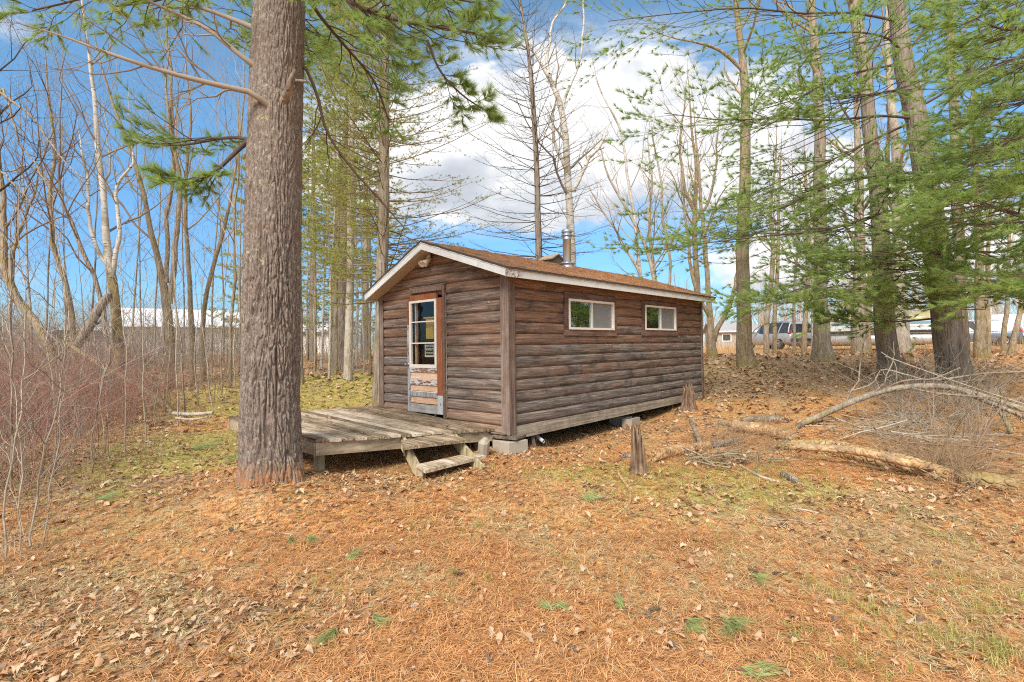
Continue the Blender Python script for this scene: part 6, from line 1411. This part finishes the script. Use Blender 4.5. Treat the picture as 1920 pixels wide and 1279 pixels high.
branchset('fallen_branch', 'long grey fallen branch arching up over the brush pile at right', [[(1498, 797, .045, yb), (1540, 778, .055, yb), (1600, 752, .055, yb-.1), (1660, 732, .05, yb-.2), (1720, 724, .048, yb-.4), (1780, 726, .045, yb-.6), (1840, 742, .045, yb-.8), (1900, 762, .045, yb-1.0), (1980, 785, .04, yb-1.2)],
    [(1790, 728, .03, yb-.6), (1830, 745, .032, yb-1.0), (1880, 765, .03, yb-1.4), (1960, 800, .025, yb-1.9)], [(1700, 726, .016, yb-.3), (1760, 738, .018, yb-.8), (1808, 742, .02, yb-1.0), (1850, 745, .015, yb-1.2)], [(1640, 740, .012, yb), (1690, 715, .014, yb-.2), (1760, 712, .015, yb-.4), (1850, 700, .014, yb-.7), (1920, 697, .012, yb-.9)], [(1868, 760, .035, yb-1), (1884, 785, .035, yb-1.1), (1897, 812, .03, yb-1.2)]], 'bark_grey', 70, 9, 5, .32)
branchset('fallen_branch', 'thin upright dark dead stem stuck in the brush pile below the leaning oak', [[(1716, 718, .012, 8.9), (1704, 690, .012, 8.9), (1690, 662, .010, 8.9)]], 'twig_dark', 90, 0, 0)
branchset('fallen_branch', 'pale thin dead branch sweeping from the oak foot over the brush pile', [[(1590, 735, .010, 9.6), (1640, 715, .012, 9.3), (1650, 695, .012, 9.2), (1700, 703, .012, 8.8), (1740, 712, .012, 8.4), (1800, 690, .01, 8.0)], [(1660, 668, .008, 9.0), (1720, 690, .010, 8.6), (1790, 715, .010, 8.0), (1880, 745, .01, 7.2), (1960, 770, .008, 6.8)], [(1652, 660, .007, 9.2), (1676, 678, .008, 9.1), (1682, 712, .007, 9.1)]], 'bark_pale', 92, 5, 3, .25)
branchset('fallen_branch', 'brown leaning dead branch crossing in front of the arched branch at right', [[(1832, 836, .013, 6.6), (1850, 805, .014, 6.7), (1872, 770, .013, 6.8), (1890, 745, .01, 6.9)], [(1600, 800, .008, 7.0), (1680, 770, .009, 7.1), (1760, 740, .009, 7.3)], [(1700, 830, .008, 6.4), (1800, 836, .01, 6.3), (1860, 838, .01, 6.2), (1940, 825, .012, 6.1)], [(1780, 870, .007, 5.9), (1850, 840, .008, 6.0), (1880, 820, .007, 6.1)], [(1750, 1000-60, .006, 5.0), (1830, 905, .008, 5.2), (1855, 870, .008, 5.4), (1865, 830, .007, 5.6)]], 'twig_brown', 95, 6, 4, .3)
branchset('fallen_branch', 'grey crossed sticks lying over the head of the mossy log', [[(1438, 846, .010, 6.9), (1470, 825, .011, 7.0), (1495, 806, .012, 7.2)], [(1290, 846, .006, 7.0), (1345, 815, .006, 7.1), (1400, 845, .005, 6.9)], [(1260, 790, .004, 8.0), (1310, 838, .005, 7.2)]], 'log_bark', 97, 3, 2, .25)
def regpile(poly_uv, n):
    Pq = np.array([gpt(*q)[:2] for q in poly_uv])
    def fn(N, g):
        a = g.dirichlet(np.ones(len(Pq))*.9, N); return a@Pq
    return fn
scrub('brush_pile_twigs', 200, regpile([(1600, 800), (1900, 900), (1900, 720), (1720, 740), (1840, 840)], 0), (.3, 1.0), 'bark_pale', 71, 'pale tangled twigs of the brush pile at right', .0042, 4, 1.4, fan=.6)
scrub('brush_pile_stems', 90, regpile([(1550, 780), (1900, 880), (1900, 700), (1650, 730)], 0), (.4, 1.3), 'twig_grey', 72, 'grey dead stems sticking out of the brush pile', .0045, 4, 1.0, fan=.5)
scrub('dry_fern', 800, regpile([(1720, 905), (1800, 930), (1900, 960), (1900, 780), (1780, 800), (1640, 850), (1560, 800), (1820, 910)], 0), (.15, .5), 'drybrush', 73, 'rust brown dry fern stalks round the brush pile', .0034, 5, 1.2)
scrub('dry_grass_stalks', 420, regpile([(1210, 880), (1440, 830), (1560, 900), (1300, 800), (1480, 760)], 0), (.12, .5), 'drybrush', 74, 'straw coloured dry stalks round the logs', .0024, 2, 1.1)
scrub('dry_grass_stalks', 220, regpile([(600, 890), (780, 900), (960, 850), (1290, 775), (1050, 835)], 0), (.05, .2), 'drybrush', 75, 'little dry stalks along the foot of the deck and cabin', .002, 1, 1.0)
def mess(name, N, poly, L, r, mat, lab, seed, up=.12):
    g = np.random.default_rng(seed); Pq = np.array([gpt(*q)[:2] for q in poly]); c = g.dirichlet(np.ones(len(Pq))*.9, N)@Pq
    a = g.normal(.35, 1.6, N); l = g.uniform(*L, N); s = np.linspace(-.5, .5, 8)[None, :, None]
    P = np.stack([c[:, 0], c[:, 1], H(c[:, 0], c[:, 1])+.03+.10*g.random(N)**2], 1)[:, None]+np.stack([np.cos(a)*l, np.sin(a)*l, g.normal(0, up, N)*l], 1)[:, None]*s+np.cumsum(g.normal(0, .012, (N, 8, 3)), 1)
    P[..., 2] = np.maximum(P[..., 2], H(P[..., 0], P[..., 1])+.006); R = np.repeat(g.uniform(*r, N)[:, None], 8, 1)*np.linspace(1, .5, 8)[None]
    mb = MB(); mb.tubes(P, R, 6, a=g.random(N)); k1, r1, _ = kids(P, R, 2, (.4, .9), .5, 5, .2, 1, .02, .6, seed+1, .06, .002); mb.tubes(k1, r1, 4, a=g.random(len(k1)))
    o = mb.build(name, M[mat]); return tag(o, lab, 'sticks', kind='stuff')
mess('broken_sticks', 26, [(1230, 860), (1330, 850), (1540, 870), (1480, 880), (1280, 880)], (.25, 1.0), (.004, .016), 'bark_grey', 'grey broken sticks heaped round the log ends', 131)
mess('broken_branches', 55, [(1480, 800), (1700, 740), (1900, 780), (1920, 880), (1700, 870), (1560, 830)], (.4, 1.6), (.004, .014), 'bark_pale', 'pale broken branches lying under the brush pile', 133)
mess('broken_twigs', 110, [(1540, 800), (1900, 800), (1910, 930), (1750, 920)], (.3, 1.2), (.003, .008), 'twig_gold', 'straw coloured broken twigs over the mossy log end', 135, .25)
# stumps
def stump(name, label, u, v, rw, h, seed, mat='rot_wood', roots=0):
    p = gpt(u, v); n, k = 46, 34; th = np.arange(n)*2*np.pi/n; s = np.linspace(0, 1, k)[:, None]
    rid = np.abs(fbm(np.cos(th)*2.4+seed, np.sin(th)*2.4, s*.8, 4)-.5)*2
    top = h*(.62+.75*(vn(np.cos(th)*2.1+seed*3, np.sin(th)*2.1)-.25)+.22*(vn(np.cos(th)*7, np.sin(th)*7, seed)-.5))
    r = rw*(1.0-.22*s+.35*(1-s)**5)*(1-.35*rid)
    if roots: r = r*(1+.8*(1-s)**4*np.maximum(0, np.cos(roots*th+seed)))
    Z = s*np.maximum(top, .25*h)[None]-.04*(1-s); V = np.stack([r*np.cos(th), r*np.sin(th), Z], -1).reshape(-1, 3)
    inn = np.stack([r[-1]*.62*np.cos(th), r[-1]*.62*np.sin(th), Z[-1]-.05], -1); low = np.stack([r[-1]*.45*np.cos(th), r[-1]*.45*np.sin(th), np.full(n, h*.3)], -1)
    V = np.vstack([V, inn, low]); i = np.arange(k+1)[:, None]*n; j = np.arange(n)[None]; j2 = (j+1) % n
    mb = MB(); mb.add(V, np.stack([i+j, i+j2, i+n+j2, i+n+j], -1).reshape(-1, 4), 0, 0, True); mb.add(low, [list(range(n))], 0)
    o = mb.build(name, M[mat], origin=None); o.location = p; return tag(o, label, 'stump')
stump('rotten_stump', 'tall rotten splintered stump standing at the left end of the logs', 1197, 888, .098, .52, 2.3)
stump('rotten_stump', 'hollow grey stump with spreading roots beside the far cabin corner', 1292, 770, .16, .52, 5.1, 'rot_wood', 4)
# fallen birch in the left thicket, broken dark limb above it
yl = 11.5
branchset('fallen_birch', 'whitish fallen birch trunk slanting down to the thicket edge', [[(120, 640, .05, yl+1.2), (150, 660, .055, yl+1), (190, 686, .06, yl+.7), (227, 705, .06, yl+.5), (273, 732, .065, yl+.1), (305, 757, .065, yl-.2), (326, 778, .06, yl-.5)]], 'bark_grey', 120, 4, 3, .2, 'log')
branchset('broken_limb', 'dark broken limb leaning against the spotted birch', [[(140, 655, .10, yl+1.3), (165, 615, .11, yl+1.4), (185, 580, .11, yl+1.5), (205, 553, .09, yl+1.6), (208, 549, .03, yl+1.6)]], 'bark_dark', 123, 3, 3, .3)
branchset('fallen_log', 'weathered pale log lying at the foot of the fallen birch', [[(325, 775, .035, 9.8), (360, 777, .035, 9.6), (400, 774, .03, 9.5)], [(330, 784, .02, 9.6), (365, 786, .02, 9.3), (390, 782, .015, 9.2)]], 'bark_pale', 126, 3, 2, .2, 'log')
# green pine sprigs dropped on the ground
g6 = np.random.default_rng(66)
def sprig(u, v, n, L, ang, label, spread=.5):
    p = gpt(u, v); mb = MB(); a = np.radians(ang)
    for q in range(n):
        e = np.array([math.cos(a+g6.normal(0, .5)), math.sin(a+g6.normal(0, .5)), .12]); e = unit(e); b = p+np.append(g6.normal(0, L*.25, 2), .02)
        mb.tubes(np.array([[b-e*L*.5, b, b+e*L*.35]]), np.array([[.004, .0035, .003]]), 5, 1)
        V, rr = needles(np.repeat((b+e*L*.3)[None], 6, 0)+g6.normal(0, .008, (6, 3)), np.repeat(e[None], 6, 0), 13, L*.95, .0026, spread, g6, .10); V[:, :, 2] = np.maximum(V[:, :, 2], H(V[:, :, 0], V[:, :, 1])+.005); mb.tris(V, 0, rr)
    o = mb.build('pine_sprig', [M['needle_sprig'], M['twig_brown']], origin=p); tag(o, label, 'pine sprig', 'green pine sprigs dropped on the ground')
for a in [(1290, 1170, 3, .13, -70, 'flat green pine sprig at lower right, left of a longer one'), (1366, 1178, 4, .15, -60, 'largest green pine sprig at the lower right'), (566, 1012, 3, .15, -60, 'green pine sprig lying on the straight pale twig'), (645, 1180, 2, .14, -110, 'green pine sprig at lower centre, lowest of a pair'), (694, 1164, 2, .12, -45, 'small green pine sprig right of the pair by the thin dark twig'),
          (655, 1048, 2, .12, 20, 'small green sprig on the leaves between the big pine and the twigs'), (1408, 1085, 2, .14, -40, 'green sprig by a dark cone at centre right'), (368, 842, 5, .28, 15, 'wide green pine bough on the grass left of the big pine'), (437, 860, 5, .22, 10, 'green pine bough touching the left of the big pine base'), (185, 940, 3, .16, 10, 'faint green sprig on the leaves near the left thicket'), (1120, 940, 4, .16, 150, 'green pine bough on the grass left of the crooked stick'), (1036, 1142, 3, .10, 60, 'tiny bright green sprig on the needles at centre'), (1175, 1148, 2, .1, 80, 'tiny tuft of green needles beside a cone at lower right'), (1400, 1262, 3, .14, -10, 'green sprig at the bottom edge of the frame')]: sprig(*a)
# pine cones
def cone_mesh():
    mb = MB(); g = np.random.default_rng(4)
    for q in range(46):
        t = q/46; a = q*2.4; r = .016*math.sin(math.pi*(.12+.84*t))**.8; z = t*.075
        e = np.array([math.cos(a), math.sin(a), .25]); c = np.array([0, 0, z])
        sd = np.array([-math.sin(a), math.cos(a), 0])*.006
        mb.tris([[c-sd, c+sd, c+e*r*1.5], [c-sd+[0, 0, .004], c+e*r*1.5, c+sd+[0, 0, .004]]], 0, g.random())
    mb.lathe([(.002, 0), (.008, .02), (.008, .05), (.002, .075)], (0, 0, 0), 8)
    return mb
cone0 = cone_mesh().build('pine_cone', M['twig_brown']); tag(cone0, 'dark brown fallen pine cone lying on the orange needles', 'pine cone', 'pine cones on the ground')
cs = [(1402, 1072), (1215, 1150), (1222, 1165), (1590, 995), (1612, 1003), (1520, 1100), (1685, 1085), (1748, 1060), (1470, 1082), (1560, 1160), (1268, 1222), (700, 1110), (870, 1080), (1480, 990), (920, 1250), (1310, 985), (1720, 1170), (1160, 1130), (430, 995), (1080, 1230)]
for q, (u, v) in enumerate(cs):
    p = gpt(u, v); o = cone0 if q == 0 else cone0.copy()
    if q: COL.objects.link(o)
    o.location = (p[0], p[1], p[2]+.018); o.rotation_euler = (math.pi/2*.95, g6.uniform(-.3, .3), g6.uniform(0, 6.28))
# wire or root loop by the far cabin corner
stick('vine_stem', 'dark stem curving down from the far cabin corner to the ground', [(1313, 690, .016, .62), (1316, 706, .015, .52), (1321, 722, .015, .42), (1330, 733, .013, .33)], 'twig_dark', 44, cat='stem')
# ------------------------------------------------------------------ litter: needles, leaves, grass
g7 = np.random.default_rng(77)
def samp(N, y0, y1, xm=1.22, pw=2.0, off=0.7):
    y = (y0**pw+(y1**pw-y0**pw)*g7.random(N))**(1/pw); x = (g7.random(N)*2-1)*(xm*y+off)
    return x, y
def under_ok(x, y):
    """False where the cabin floor or the deck would hide everything"""
    d = np.stack([x-ORG[0], y-ORG[1]], 1); a = d@Adir[:2]; b = d@Bdir[:2]
    return ~((a > .4) & (a < LEN-.1) & (b > .5) & (b < WID-.1))
def lay_needles(N, y0, y1, wd, ln, seed, mi=0):
    x, y = samp(N, y0, y1); k = under_ok(x, y); x, y = x[k], y[k]
    dens = 1.05-.75*np.clip(lmask(x, y), 0, 1)-.5*np.clip(gmask(x, y), 0, 1)+.6*(fbm(x*1.7, y*1.7, 2.2, 3)-.5)
    pt = ss(fbm(x*.85+3, y*.85, 7.7, 4)+.12*g7.random(len(x)), .47, .60); dens = dens*(1-.75*pt) if mi == 0 else np.maximum(pt, .12)*(.9+0*x)
    k = g7.random(len(x)) < dens; x, y = x[k], y[k]; n = 3; N = len(x)
    x = np.repeat(x, n)+g7.normal(0, .006, N*n); y = np.repeat(y, n)+g7.normal(0, .006, N*n); a = np.repeat(g7.uniform(0, 2*np.pi, N), n)+g7.normal(0, .13, N*n)
    l = ln*(.6+.7*g7.random(N*n)); dx, dy = np.cos(a)*l/2, np.sin(a)*l/2; z = H(x, y)+.004+.022*g7.random(N*n)**2; tl = g7.normal(0, .10, N*n)*l
    sx, sy = -np.sin(a)*wd/2, np.cos(a)*wd/2; bow = g7.normal(0, .12, N*n)*l
    A = np.stack([x-dx-sx, y-dy-sy, z-tl], 1); B = np.stack([x-dx+sx, y-dy+sy, z-tl], 1); m1 = np.stack([x+sx-np.sin(a)*bow, y+sy+np.cos(a)*bow, z+.004], 1); m0 = np.stack([x-sx-np.sin(a)*bow, y-sy+np.cos(a)*bow, z+.004], 1); E_ = np.stack([x+dx, y+dy, z+tl], 1)
    V = np.stack([A, B, m1, m0, E_], 1); b = np.arange(N*n)[:, None]*5
    mb.add(V.reshape(-1, 3), b+np.array([[0, 1, 2, 3]]), mi, np.repeat(np.clip(np.repeat(g7.random(N), n)*.8+.2*g7.random(N*n), 0, 1), 5)); mb.n -= len(V)*5
    mb.V.append(np.zeros((0, 3))); mb.A.append(np.zeros(0)); f = b+np.array([[3, 2, 4]]); mb.L.append((f+mb.n).ravel()); mb.S.append(np.arange(len(f))*3+mb.nl); mb.M.append(np.full(len(f), mi)); mb.SM.append(np.zeros(len(f), bool)); mb.nl += f.size; mb.n += len(V)*5
mb = MB(); lay_needles(54000, 1.9, 4.2, .0030, .095, 1); lay_needles(50000, 4.2, 8.0, .0046, .10, 2); lay_needles(17000, 8, 13, .007, .11, 3); lay_needles(20000, 1.9, 4.2, .0028, .075, 4, 1); lay_needles(24000, 4.2, 8.0, .0042, .08, 5, 1); lay_needles(12000, 8, 14, .007, .1, 6, 1)
o = mb.build('pine_needle_litter', [M['dryneedle'], M['straw']]); tag(o, 'orange brown pine needles carpeting the ground', 'pine needles', kind='stuff')
# roof needles
mb = MB(); N = 9000; a = g7.uniform(A0, A1, N); t = g7.random(N); b = -.27+(AB+.27)*t; k = fbm(a*1.5, b*2.5, 5, 3) > .40; a, b = a[k], b[k]; N = len(a)
z = Lr(b)+.150+.0045*a*2.4+.016*g7.random(N); an = g7.uniform(0, 6.28, N); l = .075*(.6+.7*g7.random(N)); V = np.stack([np.stack([a-np.cos(an)*l/2-np.sin(an)*.003, b-np.sin(an)*l/2+np.cos(an)*.003, z-np.sin(an)*l/2*.336], 1), np.stack([a-np.cos(an)*l/2+np.sin(an)*.003, b-np.sin(an)*l/2-np.cos(an)*.003, z-np.sin(an)*l/2*.336], 1), np.stack([a+np.cos(an)*l/2, b+np.sin(an)*l/2, z+np.sin(an)*l/2*.336+.01], 1)], 1)
mb.tris(V, 0, np.repeat(g7.random(N), 3)); o = mb.build('roof_needle_litter', M['dryneedle']); o.location = ORG; o.rotation_euler = (0, 0, CRZ); tag(o, 'orange pine needles lying on the cabin roof', 'pine needles', kind='stuff')
# dead leaves
def leaf_templates():
    T = []
    s = np.linspace(0, 1, 8)
    for kind in range(4):
        if kind < 2: w = .30*np.sin(np.pi*np.clip(s, .02, .985)**(.8 if kind else 1.1))**.85
        else: w = .32*np.sin(np.pi*np.clip(s, .02, .985))**.7*(1+.38*np.where(np.arange(8) % 2 == 0, -1, 1)*(1 if kind == 2 else .7))
        w[-1] = .02; w[0] = .015; T.append((s, w))
    return T
LT = leaf_templates()
def lay_leaves(mb, x, y, size, lift=.012, maxtilt=.45):
    N = len(x); kind = g7.integers(0, 4, N); a = g7.uniform(0, 2*np.pi, N); cur = g7.normal(0, 1.0, N); cup = g7.normal(.25, .55, N); tx = g7.normal(0, maxtilt, N); ty = g7.normal(0, maxtilt, N)
    z0 = H(x, y)+lift*(.3+g7.random(N)); L = size*np.clip(np.exp(g7.normal(-.02, .34, N)), .45, 1.75); rr = g7.random(N)
    for kk in range(4):
        m = kind == kk; n = m.sum()
        if not n: continue
        s, w = LT[kk]; ww = np.stack([-w, np.zeros(8), w], 1); X = np.repeat((s-.5)[:, None], 3, 1)
        Lk = L[m][:, None, None]; px = X[None]*Lk; py = ww[None]*Lk*(1+.15*g7.normal(size=(n, 8, 3)))
        pz = Lk*(cur[m][:, None, None]*(X[None]**2)*.55+cup[m][:, None, None]*np.abs(ww[None])*.9+.03*g7.normal(size=(n, 8, 3)))
        pz = pz+px*np.tan(np.clip(tx[m], -.9, .9))[:, None, None]*.5+py*np.tan(np.clip(ty[m], -.9, .9))[:, None, None]*.5
        pz = pz-pz.min(axis=(1, 2), keepdims=True)
        c, q = np.cos(a[m])[:, None, None], np.sin(a[m])[:, None, None]
        V = np.stack([x[m][:, None, None]+px*c-py*q, y[m][:, None, None]+px*q+py*c, z0[m][:, None, None]+pz], -1).reshape(-1, 3)
        i = np.arange(7)[:, None]*3; j = np.arange(2)[None]; F = np.stack([i+j, i+j+1, i+j+4, i+j+3], -1).reshape(-1, 4); b = (np.arange(n)*24)[:, None, None]
        mb.add(V, (b+F[None]).reshape(-1, 4), 0, np.repeat(rr[m], 24), True)
mb = MB()
for N, y0, y1, sz in ((8500, 1.9, 4.5, .033), (14000, 4.5, 9, .047), (11000, 9, 16, .085), (7000, 16, 26, .14)):
    x, y = samp(N, y0, y1); k = under_ok(x, y); x, y = x[k], y[k]
    cl = fbm(x*2.1+9, y*2.1, 1, 3); d = .13+.72*np.clip(lmask(x, y), 0, 1)+.9*ss(cl, .50, .74); k = g7.random(len(x)) < d; lay_leaves(mb, x[k], y[k], sz)
# leaves blown against the deck, steps and logs
for u, v, r, n in ((700, 905, .5, 160), (860, 893, .45, 150), (1010, 855, .6, 200), (930, 815, .08, 14), (1180, 800, .6, 160), (1700, 930, .7, 160), (560, 925, .3, 60), (1450, 850, .6, 100), (150, 1180, .9, 320)):
    p = gpt(u, v); lay_leaves(mb, p[0]+g7.normal(0, r, n), p[1]+g7.normal(0, r*.4, n), .042)
o = mb.build('dead_leaf_litter', M['deadleaf']); tag(o, 'pale dead oak and aspen leaves scattered over the ground', 'dead leaves', kind='stuff')
# leaves on the deck
mb = MB(); s = g7.random(46); t = g7.random(46); Pd = np.array([bil(a, b) for a, b in zip(s, t)]); H0 = H
def H(x, y): return np.interp(np.arange(len(x)), np.arange(len(Pd)), Pd[:len(x), 2])+.006
lay_leaves(mb, Pd[:, 0], Pd[:, 1], .045, .002, .2); H = H0
o = mb.build('deck_leaf_litter', M['deadleaf']); tag(o, 'few small dead leaves lying on the deck boards', 'dead leaves', kind='stuff')
# grass
def lay_grass(mb, x, y, hh, wd, nb, spread=.5):
    N = len(x); n = N*nb; X = np.repeat(x, nb)+g7.normal(0, .022, n); Y = np.repeat(y, nb)+g7.normal(0, .022, n); a = g7.uniform(0, 6.28, n); l = hh*(.5+.8*g7.random(n)); ln_ = np.abs(g7.normal(0, spread, n)); z = H(X, Y)-.004
    sx, sy = -np.sin(a)*wd/2, np.cos(a)*wd/2; mx, my, mz = np.cos(a)*l*ln_*.35, np.sin(a)*l*ln_*.35, l*.6; ex, ey, ez = np.cos(a)*l*ln_, np.sin(a)*l*ln_, l*np.maximum(.2, 1-.45*ln_**2)
    V = np.stack([np.stack([X-sx, Y-sy, z], 1), np.stack([X+sx, Y+sy, z], 1), np.stack([X+mx+sx*.8, Y+my+sy*.8, z+mz], 1), np.stack([X+mx-sx*.8, Y+my-sy*.8, z+mz], 1), np.stack([X+ex, Y+ey, z+ez], 1)], 1)
    V = V.reshape(n, 5, 3); rr = np.repeat(np.clip(np.repeat(g7.random(N), nb)*.7+.3*g7.random(n), 0, 1), 3)
    mb.tris(V[:, [0, 1, 2]], 0, rr); mb.tris(V[:, [0, 2, 3]], 0, rr); mb.tris(V[:, [3, 2, 4]], 0, rr)
mb = MB()
for N, y0, y1, hh, wd, nb in ((1500, 2, 5, .05, .003, 10), (5200, 5, 10, .055, .005, 8), (7000, 10, 22, .07, .009, 7)):
    x, y = samp(N, y0, y1); k = under_ok(x, y); x, y = x[k], y[k]; k = g7.random(len(x)) < np.clip(gmask(x, y)*1.3, 0, 1)*.95+.04+.14*(fbm(x*2, y*2, 8, 3) > .60); lay_grass(mb, x[k], y[k], hh, wd, nb)
for (u, v, r, n) in ((1590, 1130, .18, 16), (1800, 1085, .12, 16), (1830, 1125, .2, 22), (1690, 1170, .22, 24), (1780, 1200, .12, 18), (1850, 1220, .14, 22), (1900, 1230, .14, 20), (1600, 1250, .2, 26), (1500, 1195, .12, 14), (1570, 1115, .15, 12), (1725, 965, .16, 14), (1795, 1020, .15, 14), (1080, 1065, .08, 6), (850, 1090, .1, 6), (890, 1085, .1, 5), (780, 990, .1, 8), (905, 985, .1, 6), (1890, 1160, .15, 12), (1450, 880, .25, 40), (620, 1100, .12, 8), (1340, 1020, .12, 8)):
    p = gpt(u, v); lay_grass(mb, p[0]+g7.normal(0, r*.8, int(n*.55)), p[1]+g7.normal(0, r*.55, int(n*.55)), .07, .0036, 14, .9)
o = mb.build('grass', M['grass']); tag(o, 'sparse yellow green grass tufts between needles and leaves', 'grass', kind='stuff')
# bits of bark and twiglets
scr = MB(); x, y = samp(2600, 2, 12); k = under_ok(x, y); x, y = x[k], y[k]; N = len(x); a = g7.uniform(0, 6.28, N); l = g7.uniform(.03, .14, N); s = np.linspace(-.5, .5, 4)[None, :, None]
P = np.stack([x, y, H(x, y)+.008], 1)[:, None]+np.stack([np.cos(a)*l, np.sin(a)*l, g7.normal(0, .06, N)*l], 1)[:, None]*s+g7.normal(0, .004, (N, 4, 3))
scr.tubes(P, np.repeat(g7.uniform(.0012, .0035, N)[:, None], 4, 1), 4, a=g7.random(N)); o = scr.build('twig_litter', M['twig_grey']); tag(o, 'small broken twigs strewn among needles and leaves', 'twigs', kind='stuff')
